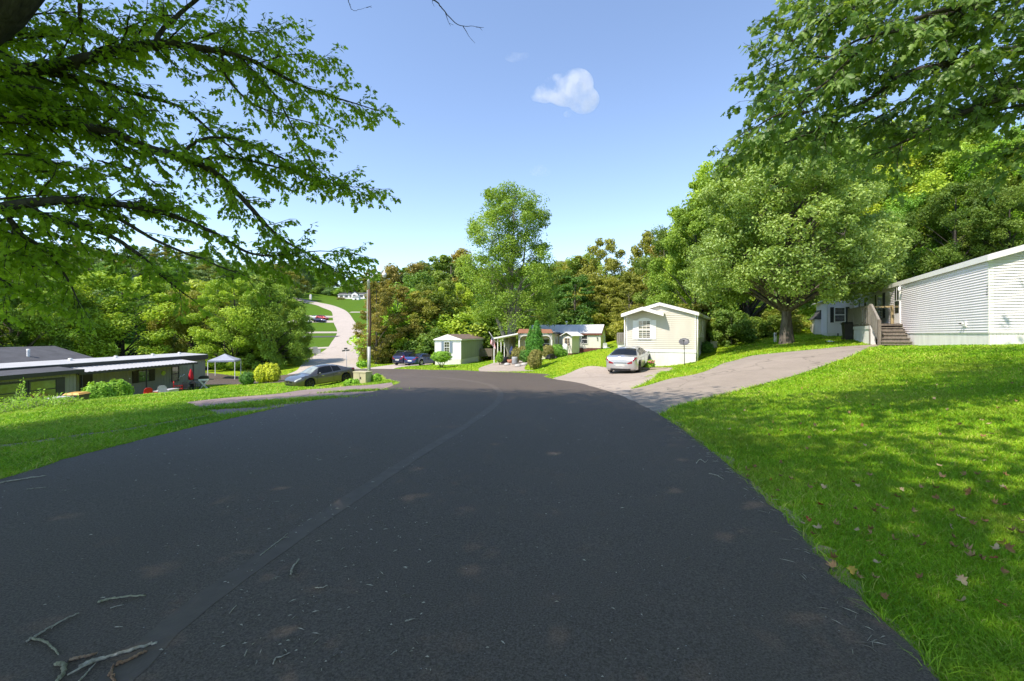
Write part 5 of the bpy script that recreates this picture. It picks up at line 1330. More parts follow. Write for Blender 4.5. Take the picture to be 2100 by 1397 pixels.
def canopy(root, seed, cen, rx, ry, rz_, nc, nl, leaf, keep, trunk_top, mb, size=.27):
    """the part of a near tree's crown above and beside the view"""
    r = np.random.default_rng(seed); P_ = []; Nn = []; Tn = []
    for i in range(nc):
        u = rand_unit(1, r)[0]; q = r.uniform(.15,1)**.4; c = np.array(cen)+u*np.array([rx,ry,rz_])*q; cr = 1.25*r.uniform(.8,1.25)
        if not keep(c, cr): continue
        tt = np.array(trunk_top); mid = (tt+c)/2+np.array([0,0,.5]); mb.tube([tt, mid, c], [.09,.05,.02], 5, cap=False)
        for j in range(8):
            sc = c+rand_unit(1, r)[0]*cr*.75; n = int(nl/nc/8); uu = rand_unit(n, r); q2 = r.uniform(.2,1,n)**.5
            pos = sc+uu*np.array([1,1,.6])*1.25*q2[:,None]; nn = uu*.4+np.array([0,0,.6])+rand_unit(n,r)*.7; nn /= np.linalg.norm(nn,axis=1,keepdims=True)
            P_.append(pos); Nn.append(nn); Tn.append(np.clip(r.uniform(0,.6)+r.uniform(0,.4,n),0,1))
    pos = np.concatenate(P_); nn = np.concatenate(Nn); tn = np.concatenate(Tn)
    V, Tt = leaf_quads(pos, nn, size, r); me = tri_mesh('crown', V, Tt, np.repeat(tn,4)); return link('crown', me, LM[leaf], root)
def outside_view(c, cr, lo=-80, hi=2180):
    d = c[1]
    if d < .4: return np.linalg.norm(c-np.array([0,0,EYE])) > 2.2+cr
    u = 1050+F*c[0]/d; v = HZ-F*(c[2]-EYE)/d; m = (cr+1.9)/d*F
    return (v+m < 0) or (u-m > hi) or (u+m < lo)

e = empty('silver_maple', (0,0,0), 0, 'large maple whose drooping leafy limbs fill the upper left of the view', 'tree')
n1 = Near(101); A = lambda *q: q
base = np.array([-9.6,5.0]); gz = T(*base)
n1.mb.tube([(base[0],base[1],gz-.4),(base[0],base[1],gz+.5),(-9.4,5.1,gz+1.8),(-8.9,5.3,gz+3.2),tuple(P(-330,170,5.5))],[.62,.5,.42,.40,.36],14)
n1.mb.tube([tuple(P(-330,170,5.5)),tuple(P(-160,120,5.5)),tuple(P(-5,12,5.55)),tuple(P(170,-190,5.8)),(-3.6,6.3,9.4)],[.36,.31,.27,.22,.08],14)
n1.mb.tube([(-9.4,5.1,gz+2.4),(-9.8,4.6,gz+5),(-9.4,4.0,gz+8.5),(-9,4,gz+12)],[.36,.3,.2,.08],10)
def far_start(q): return q
n1.limb([(-330,170,5.5),(-120,150,5.7),(20,152,5.9),(130,138,6.1),(225,116,6.4),(318,102,6.7),(390,104,6.9),(455,112,7.1),(525,132,7.3),(620,180,7.6),(715,213,7.9),(790,236,8.1)],[.16,.14,.12,.11,.095,.09,.075,.06,.05,.035,.02,.008],start=.12,L=(.45,.95),every=.09)
n1.limb([(318,102,6.7),(322,78,6.75),(345,45,6.9),(400,2,7.1),(450,-50,7.2)],[.06,.05,.045,.04,.02],L=(.4,.8),every=.3)
n1.limb([(-480,300,5.3),(-330,250,5.5),(-100,235,5.6),(40,247,5.8),(130,252,6.0),(220,272,6.2),(310,312,6.4),(385,332,6.6),(460,376,6.8),(520,440,7.0),(565,488,7.2),(640,530,7.4),(700,566,7.5)],[.16,.13,.11,.10,.095,.085,.08,.065,.05,.04,.02,.008],start=.12,L=(.45,1.0),every=.09)
n1.limb([(372,322,6.6),(400,296,6.7),(440,284,6.8),(500,290,7.0),(580,322,7.2),(650,372,7.4)],[.035,.03,.026,.022,.016,.006],L=(.3,.8),every=.10)
n1.limb([(385,332,6.6),(470,320,7.0),(560,340,7.3),(640,360,7.5),(730,395,7.8)],[.03,.026,.022,.015,.006],L=(.35,.8),every=.10)
n1.limb([(-500,470,5.25),(-330,420,5.5),(-80,440,5.6),(60,420,5.8),(140,416,6.0),(230,422,6.2),(330,440,6.5),(400,465,6.7),(440,482,6.8),(500,518,7.0),(560,530,7.1),(650,522,7.3),(735,526,7.5)],[.15,.12,.10,.085,.075,.06,.05,.042,.035,.02,.012,.005],start=.12,L=(.4,.8),every=.10)
n1.limb([(60,425,5.8),(100,450,5.9),(190,476,6.2),(250,500,6.4),(300,538,6.6),(350,585,6.8),(398,622,7.0)],[.07,.06,.05,.04,.032,.022,.008],L=(.35,.7),every=.12)
n1.limb([(20,450,5.8),(60,490,6.0),(105,520,6.2),(140,570,6.4),(165,625,6.5)],[.05,.04,.03,.02,.006],L=(.4,.8),every=.10)
n1.limb([(100,152,6.1),(200,162,6.4),(300,196,6.7),(380,225,6.9),(470,300,7.2),(540,355,7.4)],[.05,.045,.04,.03,.02,.008],L=(.4,.8),every=.11)
n1.limb([(160,-120,6.6),(166,0,6.6),(172,60,6.6),(172,92,6.6)],[.05,.04,.035,.02],L=(.3,.6),every=.3)
n1.limb([(500,125,7.2),(560,190,7.3),(600,260,7.4),(640,330,7.5),(690,370,7.6),(770,380,7.7)],[.03,.022,.018,.014,.01,.005],L=(.3,.65),every=.10)
n1.limb([(230,440,6.2),(330,500,6.6),(430,540,6.8),(520,575,7.0)],[.04,.03,.02,.006],L=(.3,.6),every=.2)
n1.limb([(455,112,7.1),(470,160,7.1),(520,210,7.3),(600,240,7.6),(680,260,7.9)],[.03,.022,.016,.006],L=(.35,.7),every=.12)
for (a, b_) in [((-80,60,5.9),(160,240,6.6)),((-80,330,5.6),(150,340,6.3)),((-80,520,5.8),(90,560,6.3)),((-60,120,6.4),(120,60,6.9)),((-60,380,6.4),(220,360,7.2)),((60,30,6.6),(250,60,7.2)),((-60,200,5.4),(120,190,5.9)),((380,90,7.0),(560,70,7.8)),((-60,300,6.8),(240,230,7.4)),((-60,470,6.4),(180,440,7.0)),((-60,570,6.0),(60,610,6.4)),((200,330,6.6),(380,420,7.2)),((250,60,7.0),(430,40,7.5)),((520,130,7.4),(680,130,8.0))]:
    m_ = tuple((np.array(a)+np.array(b_))/2+np.array([0,-18,0])); n1.limb([a, m_, b_],[.016,.013,.006] if a[0] > 0 else [.035,.025,.008],L=(.4,.9),every=.10)
rq = np.random.default_rng(77)
for i in range(12):
    v0 = 60+i*44+rq.uniform(-15,15); d0 = rq.uniform(5.7,7.6); u1 = rq.uniform(60,330); v1 = v0+rq.uniform(-30,60)
    n1.limb([(-90,v0,d0),((u1-90)/2,(v0+v1)/2-15,d0+.2),(u1,v1,d0+.5)],[.022,.016,.006],L=(.4,.85),every=.12)
# bare overhead twigs at the top centre
n1.limb([(450,-190,7.2),(700,-90,6.6),(870,-10,6.2),(905,18,6.1),(935,52,6.0),(975,60,5.9)],[.04,.03,.014,.010,.007,.003],L=(.15,.3),every=.3,leaf=False)
n1.limb([(560,-140,7.0),(700,-40,6.5),(718,4,6.4),(728,22,6.4),(752,18,6.4)],[.02,.012,.007,.004,.002],L=(.1,.2),every=.3,leaf=False)
canopy(e, 51, (-7.5,3.2,gz+9.0), 8.5, 8.0, 4.6, 300, 20000, 'near', lambda c, cr: outside_view(c, cr, -150) and c[2] > gz+2.2, (-7.5,4.6,gz+7), n1.mb)
n1.finish(e, 'bark_dark', 'near')
e = empty('shade_maple', (0,0,0), 0, 'dense dark maple whose overhanging branches fill the upper right corner', 'tree')
n2 = Near(202); gz2 = T(12.0,4.5)
n2.mb.tube([(12,4.5,gz2-.4),(12,4.5,gz2+.5),(11.8,4.6,gz2+2.2),(11.4,4.8,gz2+4.2),(11.2,4.8,gz2+7),(11,4.5,gz2+11)],[.55,.45,.38,.34,.24,.08],14)
s2 = dict(size=.105, gap=.046, L=(.4,.95), dens=6, every=.11)
tk = lambda u, v, d: (u, v, d)
n2.limb([(2750,60,6.2),(2350,70,6.2),(2150,95,6.2),(2050,112,6.2),(1960,130,6.2),(1850,160,6.2),(1780,210,6.3),(1690,262,6.4),(1600,300,6.5),(1500,314,6.6)],[.16,.12,.09,.08,.07,.05,.035,.025,.015,.006],start=.2,**s2)
n2.limb([(2700,160,6.0),(2300,140,6.0),(2140,180,6.0),(2020,215,6.1),(1900,270,6.3),(1830,300,6.5),(1760,330,6.6)],[.13,.10,.07,.055,.04,.02,.006],start=.2,**s2)
n2.limb([(2600,-150,5.8),(2300,-60,5.8),(2100,-20,5.8),(2000,10,5.9),(1850,78,6.1),(1740,135,6.3),(1620,165,6.5),(1560,210,6.6)],[.13,.10,.07,.06,.045,.03,.018,.006],start=.2,**s2)
n2.limb([(2500,-250,5.6),(2200,-120,5.8),(1960,-60,6.0),(1820,0,6.2),(1700,20,6.4),(1590,62,6.6)],[.12,.09,.06,.04,.02,.006],start=.25,**s2)
n2.limb([(2000,10,5.9),(1900,30,5.6),(1780,90,5.5),(1680,180,5.5),(1600,240,5.6)],[.05,.04,.03,.018,.006],**s2)
n2.limb([(2300,140,6.0),(2200,260,6.0),(2120,290,6.1),(2040,320,6.3)],[.05,.04,.02,.006],**s2)
n2.limb([(1850,160,6.2),(1760,160,6.4),(1700,200,6.7),(1640,235,6.9),(1600,225,7.0)],[.035,.028,.02,.012,.005],**s2)
n2.limb([(1960,130,6.2),(1880,190,6.7),(1800,240,7.0),(1700,290,7.2),(1640,310,7.3)],[.035,.028,.02,.012,.005],**s2)
for (a, b_) in [((2180,30,5.4),(1960,60,5.8)),((2180,120,6.6),(1980,180,7.2)),((2180,220,5.8),(2000,250,6.4)),((2100,-60,6.6),(1880,-10,7.2)),((1900,-40,5.6),(1700,60,6.0)),((1980,60,6.8),(1760,110,7.4)),((1800,-60,6.4),(1640,20,6.9)),((1850,60,5.2),(1690,120,5.6)),((1760,10,6.0),(1600,110,6.4)),((1700,120,6.8),(1560,150,7.0)),((2150,60,7.0),(1900,90,7.6)),((2180,180,7.0),(1900,200,7.8)),((1660,230,6.2),(1540,270,6.5)),((2000,240,7.0),(1840,270,7.4)),((2120,100,5.2),(1930,150,5.6))]:
    m_ = tuple((np.array(a)+np.array(b_))/2+np.array([0,-14,0])); n2.limb([a, m_, b_],[.03,.022,.006],**s2)
canopy(e, 61, (12.0,4.0,gz2+8.5), 6.5, 7.0, 4.4, 220, 16000, 'near_deep', lambda c, cr: outside_view(c, cr, -80, 2250) and c[2] > gz2+2.6 and c[0] > 1, (11.2,4.8,gz2+6), n2.mb)
n2.finish(e, 'bark_dark', 'near_deep')
def high_tree(name, bx, by, cen, R, rz2, n, seed, label, leaf='near'):
    r = np.random.default_rng(seed); g = T(bx, by); e = empty(name, (bx, by, g), 0, label, 'tree'); c = np.array(cen, float)-np.array([bx, by, 0]); mb = MB()
    mid = np.array([c[0]*.15, c[1]*.15, c[2]*.45]); mb.tube([(0,0,-.4),(0,0,.6),tuple(mid),tuple(c*np.array([.7,.7,.8])),tuple(c)],[.6,.42,.33,.2,.06],12)
    K = 120 if n > 50000 else 40; P_ = []
    for i in range(K):
        a = i*2.399; q = math.sqrt((i+.5)/K); f_ = 1/max(abs(math.cos(a)),abs(math.sin(a)))**.6; t = c+np.array([math.cos(a)*q*f_*R[0], math.sin(a)*q*f_*R[1], r.uniform(-.6,.6)*rz2*(1-q*q*.6)])
        s0 = mid+(c*np.array([.7,.7,.8])-mid)*r.uniform(0,1); mb.tube([tuple(s0), tuple((s0+t)/2+np.array([0,0,.6])), tuple(t)],[.09,.05,.015],5,cap=False)
        m = int(n/K); u = rand_unit(m, r); P_.append(t+u*np.array([2.3,2.3,1.5])*(r.uniform(0,1,m)**.42)[:,None])
    pos = np.concatenate(P_); nn = rand_unit(len(pos), r)*.8+np.array([0,0,.8]); nn /= np.linalg.norm(nn,axis=1,keepdims=True)
    link('trunk', mb.mesh('trunk'), MAT['bark'], e); V, Tt = leaf_quads(pos, nn, .13, r); link('crown', tri_mesh('crown', V, Tt, np.repeat(r.uniform(.1,.9,len(pos)),4)), LM[leaf], e)
high_tree('added_shade_maple', -13.5, -3.5, (-12.2,-1.2,16.5), (6.6,7.6), 3.0, 150000, 5, 'unseen maple added behind the left verge, its high crown shaped to shade the road')  # added out of view; squared crown sized to cast shade over the road
high_tree('added_shade_maple', 6.6, -5.5, (4.6,-.9,16.5), (5.0,5.0), 3.0, 32000, 6, 'unseen maple added behind the right verge, its high crown placed to shade the lawn')  # added out of view; thinner crown casts the soft shade on the right lawn
print('near leaves', len(n1.pos), len(n2.pos))
# ------------------------------------------------------------------ shrubs
def shrub(name, loc, ells, n, size, leaf, label, cat='bush', stems=None, seed=1, group=None, spiky=0, droop=0):
    r = np.random.default_rng(seed); e = empty(name, loc, 0, label, cat, group)
    ar = np.array([a[3]*a[4]+a[3]*a[5] for a in ells]); ar = ar/ar.sum(); P_ = []; Nn = []; Tn = []
    for k, el in enumerate(ells):
        m = int(n*ar[k]); u = rand_unit(m, r); lump = 1+.10*np.sin(u[:,0]*7+seed)*np.sin(u[:,1]*6+k)+.07*np.sin(u[:,2]*11+u[:,0]*9)
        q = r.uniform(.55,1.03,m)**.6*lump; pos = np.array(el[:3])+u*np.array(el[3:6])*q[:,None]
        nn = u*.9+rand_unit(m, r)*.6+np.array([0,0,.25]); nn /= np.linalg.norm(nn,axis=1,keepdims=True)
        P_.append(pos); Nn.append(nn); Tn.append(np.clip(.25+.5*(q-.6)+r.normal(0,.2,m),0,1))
    pos = np.concatenate(P_); nn = np.concatenate(Nn); tn = np.concatenate(Tn); ok = pos[:,2] > -.05; pos, nn, tn = pos[ok], nn[ok], tn[ok]
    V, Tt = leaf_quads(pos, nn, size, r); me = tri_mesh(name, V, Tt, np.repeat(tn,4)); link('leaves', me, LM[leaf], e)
    b = MB()
    for s_ in (stems or [((0,0,-.1),(0,0,ells[0][2]),.03)]): b.tube([s_[0], tuple((np.array(s_[0])+np.array(s_[1]))/2+np.array([.02,.01,0])), s_[1]], [s_[2], s_[2]*.8, s_[2]*.5], 7)
    if spiky:
        for i in range(spiky):
            a = r.uniform(0,6.28); el = ells[int(r.integers(len(ells)))]; p = np.array(el[:3])+np.array([math.cos(a)*el[3]*.6, math.sin(a)*el[4]*.6, el[5]*.6]); t = p+np.array([math.cos(a)*.25, math.sin(a)*.25, r.uniform(.3,.6)]); b.tube([tuple(p),tuple(t)],[.012,.004],4)
    b.build('stem', MAT['bark_dark'], e); return e
g = at(905, 43)
shrub('round_topiary', g, [(0,0,1.05,.98,.9,.52)], 6000, .10, 'topiary', 'clipped dome shaped bush on crooked stems before the green trailer', stems=[((0,0,-.1),(-.45,0,.75),.05),((0,0,-.1),(.4,.05,.75),.05),((.02,0,-.1),(.1,0,.8),.05),((-.05,0,0),(-.2,.1,.8),.04)], seed=2)
g = at(1098, 36)
e1 = shrub('evergreen', at(1101, 36.2), [(0,0,2.1,.55,.5,.8),(0,0,2.8,.40,.38,.75),(0,0,3.25,.22,.22,.62),(0,0,1.5,.50,.5,.5)], 9000, .09, 'cedar', 'taller of the two pointed evergreens by the road', cat='evergreen', seed=3)
e2 = shrub('evergreen', at(1088, 36.6), [(0,0,2.0,.42,.4,.8),(0,0,2.55,.28,.26,.6),(0,0,3.0,.14,.14,.5),(0,0,1.3,.4,.4,.5)], 6000, .09, 'cedar', 'shorter pointed evergreen tight against the left of the taller one', cat='evergreen', seed=4)
shrub('reddish_shrub', at(1097, 35.5), [(0,0,.72,.58,.55,.68),(.1,0,1.15,.5,.45,.4)], 5500, .10, 'redbush', 'bronze tinged shrub at the foot of the pointed evergreens', seed=5)
shrub('small_conifer', at(1024, 41.5), [(0,0,.62,.36,.34,.38),(0,0,.95,.22,.22,.3)], 2600, .08, 'topiary', 'small clipped cone shaped shrub in front of the awning posts', seed=6)
shrub('porch_shrub', at(1062, 42.3), [(0,0,.8,.62,.6,.68),(.5,0,.95,.5,.5,.6),(.9,0,.6,.6,.6,.55)], 6500, .11, 'redbush', 'variegated shrub under the left end of the arched porch', seed=7)
shrub('porch_shrub', at(1078, 42.0), [(0,0,.6,.7,.6,.62),(.3,-.1,.4,.6,.5,.4)], 5000, .11, 'deep', 'dark shrub directly left of the pointed evergreens', seed=8)
shrub('porch_shrub', at(1124, 42.3), [(0,0,.7,.6,.6,.62)], 3800, .11, 'redbush', 'low reddish shrub right of the pointed evergreens', seed=9)
shrub('porch_shrub', at(1142, 42.6), [(0,0,.6,.72,.6,.66),(.5,0,.4,.5,.5,.45)], 5500, .12, 'green', 'rounded green shrub under the tan side wall of the cream trailer', seed=10)
g = at(549, 40.5)
shrub('golden_shrub', (g.x,g.y,g.z-.1), [(-.55,0,.85,.55,.55,.85),(.5,0,.9,.6,.6,.9),(0,.2,1.0,.6,.6,.85)], 9000, .13, 'gold', 'golden yellow shrub at the edge of the lower road', seed=11, spiky=16)
g = at(507, 40.5); shrub('dark_shrub', (g.x,g.y,g.z-.1), [(0,0,.62,.62,.55,.62)], 4500, .12, 'deep', 'small dark round shrub left of the golden yellow one', seed=12, spiky=12)
shrub('yard_shrub', (-21.5,23.6,EYE-4.15), [(0,0,.85,.68,.68,.80),(.1,.2,1.0,.5,.5,.6)], 8500, .11, 'topiary', 'left one of two rounded green shrubs before the grey trailer', seed=13)
shrub('yard_shrub', (-21.6,24.95,EYE-4.15), [(0,0,.85,.64,.62,.80)], 6500, .11, 'topiary', 'right one of two rounded green shrubs before the grey trailer', seed=14)
shrub('box_weeds', at(772, 22.3), [(0,0,.14,.26,.2,.28)], 900, .09, 'bright', 'tuft of weeds against the right side of the tan utility box', seed=15, cat='weeds')
shrub('box_weeds', at(722, 21.5), [(0,0,.1,.4,.2,.22)], 900, .09, 'bright', 'tuft of weeds against the left side of the tan utility box', seed=16, cat='weeds')
shrub('flower_clump', at(1334, 27.9), [(0,0,.32,.28,.2,.3)], 900, .09, 'lime', 'small flowering clump against the skirt of the beige house', seed=17, cat='flowers')
fc = [o for o in bpy.data.objects if o.name.startswith('flower_clump')][0]
for i in range(7): f = MB(); a = i*2.4; f.lathe([(0,.05),(.05,.02),(.055,-.02),(0,-.04)],7,(.22*math.cos(a)*(.4+.1*i), -.2, .45+.05*(i%3))); f.build('blossom', MAT['flower_pink'], fc)
shrub('house_side_shrub', at(1448, 31.2), [(0,0,.3,.35,.9,.45)], 1800, .1, 'deep', 'weedy shrub along the shaded right wall of the beige house', seed=18)
shrub('small_plant', (-20.9,30.3,T(-20.9,30.3)), [(0,0,.22,.4,.3,.28)], 700, .1, 'lime', 'low spiky yellow green plant at the lawn edge by the patio', seed=19, cat='plant', spiky=5)
shrub('fern_clump', at(742, 52), [(0,0,.3,.6,.4,.4)], 1500, .2, 'bright', 'leafy clump at the corner of the concrete road', seed=20, cat='plant', spiky=10)
# tall weeds at the left edge: individual stalks with leaves, one clump
def weeds(loc, n, R, hgt, label, seed, leaf='topiary'):
    r = np.random.default_rng(seed); e = empty('tall_weeds', loc, 0, label, 'weeds'); b = MB(); P_ = []; Nn = []
    for i in range(n):
        a = r.uniform(0,6.28); q = R*math.sqrt(r.uniform()); h = hgt*r.uniform(.35,1)*(1.15-.6*q/R); x, y = math.cos(a)*q, math.sin(a)*q*.7
        z0 = T(loc[0]+x, loc[1]+y)-loc[2]; tip = np.array([x+r.normal()*.12, y+r.normal()*.12, z0+h]); b0 = np.array([x,y,z0-.05])
        b.tube([tuple(b0), tuple((b0+tip)/2+r.normal(size=3)*.02), tuple(tip)], [.006,.005,.002], 3, cap=False)
        m = int(16*h/.8)+5; t = r.uniform(.05,1,m)[:,None]; p = b0+(tip-b0)*t+rand_unit(m,r)*.06*(1.3-t); P_.append(p); nn = rand_unit(m,r)*.7+np.array([0,0,.7]); Nn.append(nn/np.linalg.norm(nn,axis=1,keepdims=True))
    b.build('stalk', MAT['twig_green'], e).update_tag()
    V, Tt = leaf_quads(np.concatenate(P_), np.concatenate(Nn), .085, r, .35); link('leaves', tri_mesh('w', V, Tt, np.repeat(r.uniform(.2,1,len(np.concatenate(P_))),4)), LM[leaf], e)
for i, (u, d, n, R, h) in enumerate([(10,13.6,240,1.5,.5),(62,14.2,200,1.2,.55),(30,14.5,26,.8,1.2),(105,14.8,150,.8,.32),(-40,13.5,180,1.5,.55)]):
    p = at(u, d); weeds(p, n, R, h, ['leafy weed mound at the far left lawn edge','tall weed mound in front of the grey trailer windows','tallest feathery weeds rising from the mound before the windows','low trailing weeds at the right end of the mound','weeds cut off by the left edge of the view'][i], 60+i)

# ------------------------------------------------------------------ street light, sign, boxes
g = at(757, 30.5)
e = empty('street_light', g, 0, 'tall street light with a wooden pole, metal sleeve and curved lamp arm', 'street light')
Hp = EYE+(HZ-562)/F*30.5-g.z
b = MB(); b.tube([(0,0,-.3),(0,0,.9),(0.0,0,2.0)],[.105,.10,.098],14); b.build('lower_sleeve', MAT['pole_metal'], e)
b = MB(); b.tube([(0,0,1.98),(.05,0,3.0),(.06,0,4.0),(.02,0,5.2),(-.02,0,5.9)],[.094,.098,.094,.086,.082],14); b.build('pole', MAT['pole_wood'], e)
b = MB(); b.tube([(-.03,0,5.85),(-.03,0,Hp)],[.09,.088],14); b.build('upper_sleeve', MAT['pole_metal'], e)
b = MB(); b.tube([(.05,-.02,Hp-.55),(.14,-.02,Hp-.3),(.32,-.02,Hp-.1),(.6,-.02,Hp+.04),(.95,-.02,Hp+.06)],.045,8); b.bar((-.1,-.1,Hp-.55),(.1,.0,Hp-.5),.1,.12); b.build('arm', MAT['pole_metal'], e)
b = MB(); b.lathe([(0,Hp+.24),(.04,Hp+.22),(.05,Hp+.1),(.13,Hp+.04),(.15,Hp-.06),(.14,Hp-.10)],14,(1.03,-.02,0)); b.build('lamp_housing', MAT['lid_white'], e)
b = MB(); b.lathe([(.13,Hp-.10),(.12,Hp-.2),(.06,Hp-.27),(0,Hp-.28)],14,(1.03,-.02,0)); b.build('lamp_globe', MAT['lid_grey'], e)
b = MB(); b.tube([(-.115,-.05,.2),(-.11,-.05,5.8)],.014,5); b.build('conduit', MAT['lid_white'], e)
g = at(744, 22.2)
e = empty('utility_box', (g.x,g.y,g.z), math.radians(-22), 'tan metal utility cabinet on the verge in front of the street light', 'utility box')
b = MB(); b.box(-.37,.37,-.24,.24,-.1,.56); b.build('cabinet', MAT['box_tan'], e)
b = MB(); b.box(-.39,.39,-.26,.26,.56,.61); b.build('lid', MAT['box_tan'], e)
b = MB(); b.box(-.005,.005,-.246,-.24,0,.54); b.box(.05,.09,-.265,-.24,.26,.36); b.build('door_seam', MAT['charcoal'], e)
g = at(713, 34.5)
e = empty('street_sign', g, 0, 'leaning street name sign with crossed dark blades behind the grey coupe', 'sign')
b = MB(); b.tube([(0,0,-.2),(-.14,0,2.3)],.022,8); b.build('post', MAT['grey_metal'], e)
b = MB(); b.add([Vector((-.42,-.01,2.13)),Vector((.14,-.01,2.19)),Vector((.14,-.01,2.30)),Vector((-.42,-.01,2.24)),Vector((-.42,.01,2.13)),Vector((.14,.01,2.19)),Vector((.14,.01,2.30)),Vector((-.42,.01,2.24))],[(0,1,2,3),(7,6,5,4),(0,4,5,1),(1,5,6,2),(2,6,7,3),(3,7,4,0)]); b.build('sign_blade', MAT['dark_metal'], e)
b = MB(); b.bar((-.16,-.28,2.36),(-.13,.28,2.36),.02,.11); b.build('sign_blade', MAT['dark_metal'], e)
g = at(646, 80)
e = empty('mailbox_cluster', g, .5, 'grey cluster mailbox on a pedestal left of the concrete road', 'mailbox')
b = MB(); b.box(-.4,.4,-.25,.25,.45,1.6); b.build('cabinet', MAT['ac_grey'], e); b = MB(); b.box(-.15,.15,-.12,.12,-.2,.45); b.build('pedestal', MAT['grey_metal'], e)
b = MB()
for i in range(3):
    for j in range(4): b.box(-.36+i*.25,-.14+i*.25,-.262,-.25,.52+j*.26,.74+j*.26)
b.build('mail_door', MAT['lid_grey'], e)
g = at(652, 85); e = empty('utility_pedestal', g, .3, 'low grey utility pedestal behind the cluster mailbox', 'utility box')
b = MB(); b.box(-.45,.45,-.3,.3,-.1,.9); b.build('cabinet', MAT['ac_grey'], e); b = MB(); b.box(-.48,.48,-.33,.33,.9,.96); b.build('lid', MAT['lid_grey'], e)
g = at(637, 243); e = empty('white_post', g, 0, 'short white marker post on the grass of the far hill', 'post')
b = MB(); b.box(-.5,.5,-.4,.4,-1,2.2); b.prism([(-.5,2.2),(.5,2.2),(0,2.7)],-.4,.4); b.build('post', MAT['lid_white'], e)
for i, (u, v, w) in enumerate([(695,615,1),(702,617,1)]):
    g = P(u, v, 258); g.z = T(g.x, g.y)
    shrub('flower_bed', g, [(0,0,.5,1.6,.8,.9)], 500, .35, 'redbush', ['left of two red flower clumps before the white hill home','right of two red flower clumps before the white hill home'][i], seed=30+i, cat='flowers')

# ------------------------------------------------------------------ pop-up tent
g = at(461, 49.5); hw_ = 1.25
e = empty('popup_tent', g, math.radians(18), 'grey pop-up canopy tent on white legs beyond the end of the grey trailer', 'tent')
for x in (-hw_,hw_):
    for y in (-hw_,hw_): b = MB(); b.box(x-.03,x+.03,y-.03,y+.03,-.3,1.95); b.build('leg', MAT['white_trim'], e)
b = MB(); c4 = [(-hw_-.03,-hw_-.03,1.95),(hw_+.03,-hw_-.03,1.95),(hw_+.03,hw_+.03,1.95),(-hw_-.03,hw_+.03,1.95)]; lo = [(x,y,1.78) for x,y,z in c4]; md = [(x*.45,y*.45,2.28) for x,y,z in c4]
b.add(c4+lo+md+[(0,0,2.62)], [(0,1,5,4),(1,2,6,5),(2,3,7,6),(3,0,4,7),(0,1,9,8),(1,2,10,9),(2,3,11,10),(3,0,8,11),(8,9,12),(9,10,12),(10,11,12),(11,8,12)]); b.build('canopy', MAT['tent_cloth'], e)

# ------------------------------------------------------------------ patio things by the grey trailer
PX = -26.0
def yat(u, x=PX): return x/((u-1050)/F)
y = yat(391.5); z = T(PX, y)
e = empty('patio_umbrella', (PX,y,z), 0, 'closed red patio umbrella standing in a glass table', 'umbrella')
b = MB(); b.tube([(0,0,0),(0,0,1.80)],.022,8); b.build('pole', MAT['grey_metal'], e)
b = MB(); n = 14
prof = [(.03,1.84),(.06,1.74),(.10,1.55),(.13,1.35),(.155,1.15),(.14,1.0),(.09,.95)]; vs = []
for (r_, h_) in prof:
    for j in range(n): a = 2*math.pi*j/n; q = r_*(1+.28*(1 if j%2 else -1)*(r_/.155)); vs.append((math.cos(a)*q, math.sin(a)*q, h_))
b.add(vs, [(i*n+j,i*n+(j+1)%n,(i+1)*n+(j+1)%n,(i+1)*n+j) for i in range(len(prof)-1) for j in range(n)], 0, True); b.build('canopy', MAT['red_cloth'], e)
e = empty('patio_table', (PX,y,z), 0, 'dark metal patio table around the red umbrella', 'table')
b = MB(); b.lathe([(.03,.68),(.55,.68),(.55,.71),(.03,.71)],20); b.build('tabletop', MAT['dark_metal'], e)
for k in range(4): a = k*math.pi/2+.4; b = MB(); b.tube([(math.cos(a)*.42,math.sin(a)*.42,.68),(math.cos(a)*.5,math.sin(a)*.5,0)],.018,6); b.build('leg', MAT['dark_metal'], e)
def lawn_chair(name, u, x, mat, label, rz, s=1.0, group=None):
    yy = yat(u, x); e = empty(name, (x,yy,T(x,yy)), rz, label, 'chair', group); e.scale = (s,s,s)
    b = MB(); b.box(-.27,.27,-.26,.26,.38,.42); b.build('seat', MAT[mat], e)
    b = MB(); b.prism([(-.27,.42),(.27,.42),(.25,.82),(.12,.93),(-.12,.93),(-.25,.82)],.22,.27); b.build('backrest', MAT[mat], e)
    for sx in (-1,1):
        b = MB(); b.bar((sx*.29,-.28,.60),(sx*.29,.26,.62),.05,.03); b.build('armrest', MAT[mat], e)
        for sy in (-1,1): b = MB(); b.bar((sx*.28,sy*.26,0),(sx*.27,sy*.25,.6 if sy<0 else .42),.035); b.build('leg', MAT[mat], e)
    return e
lawn_chair('patio_chair', 365, -25.6, 'red_plastic', 'red plastic chair just left of the patio table', 2.2, 1.1)
lawn_chair('patio_chair', 309, -24.4, 'red_plastic', 'red chair half hidden behind the lawn rise near the small low table', 1.2)
lawn_chair('patio_chair', 378, -25.4, 'dark_metal', 'dark metal chair tucked at the patio table left side', .4, .95)
lawn_chair('patio_chair', 401, -25.6, 'dark_metal', 'dark metal chair between the patio table and the grill', 2.9, .95)
yy = yat(340,-25.0); e = empty('storage_bench', (-25.0,yy,T(-25,yy)), 1.57, 'long pale plastic storage bench on the patio', 'bench')
b = MB(); b.box(-.9,.9,-.28,.28,0,.52); b.build('box', MAT['lid_grey'], e); b = MB(); b.box(-.93,.93,-.31,.31,.52,.57); b.build('lid', MAT['ac_grey'], e)
lawn_chair('patio_chair', 334, -24.5, 'ac_grey', 'pale grey plastic chair before the storage bench', .8)
yy = yat(290,-23.4); e = empty('low_table', (-23.4,yy,T(-23.4,yy)), .2, 'low dark red table with a printed cloth hanging on its side', 'table')
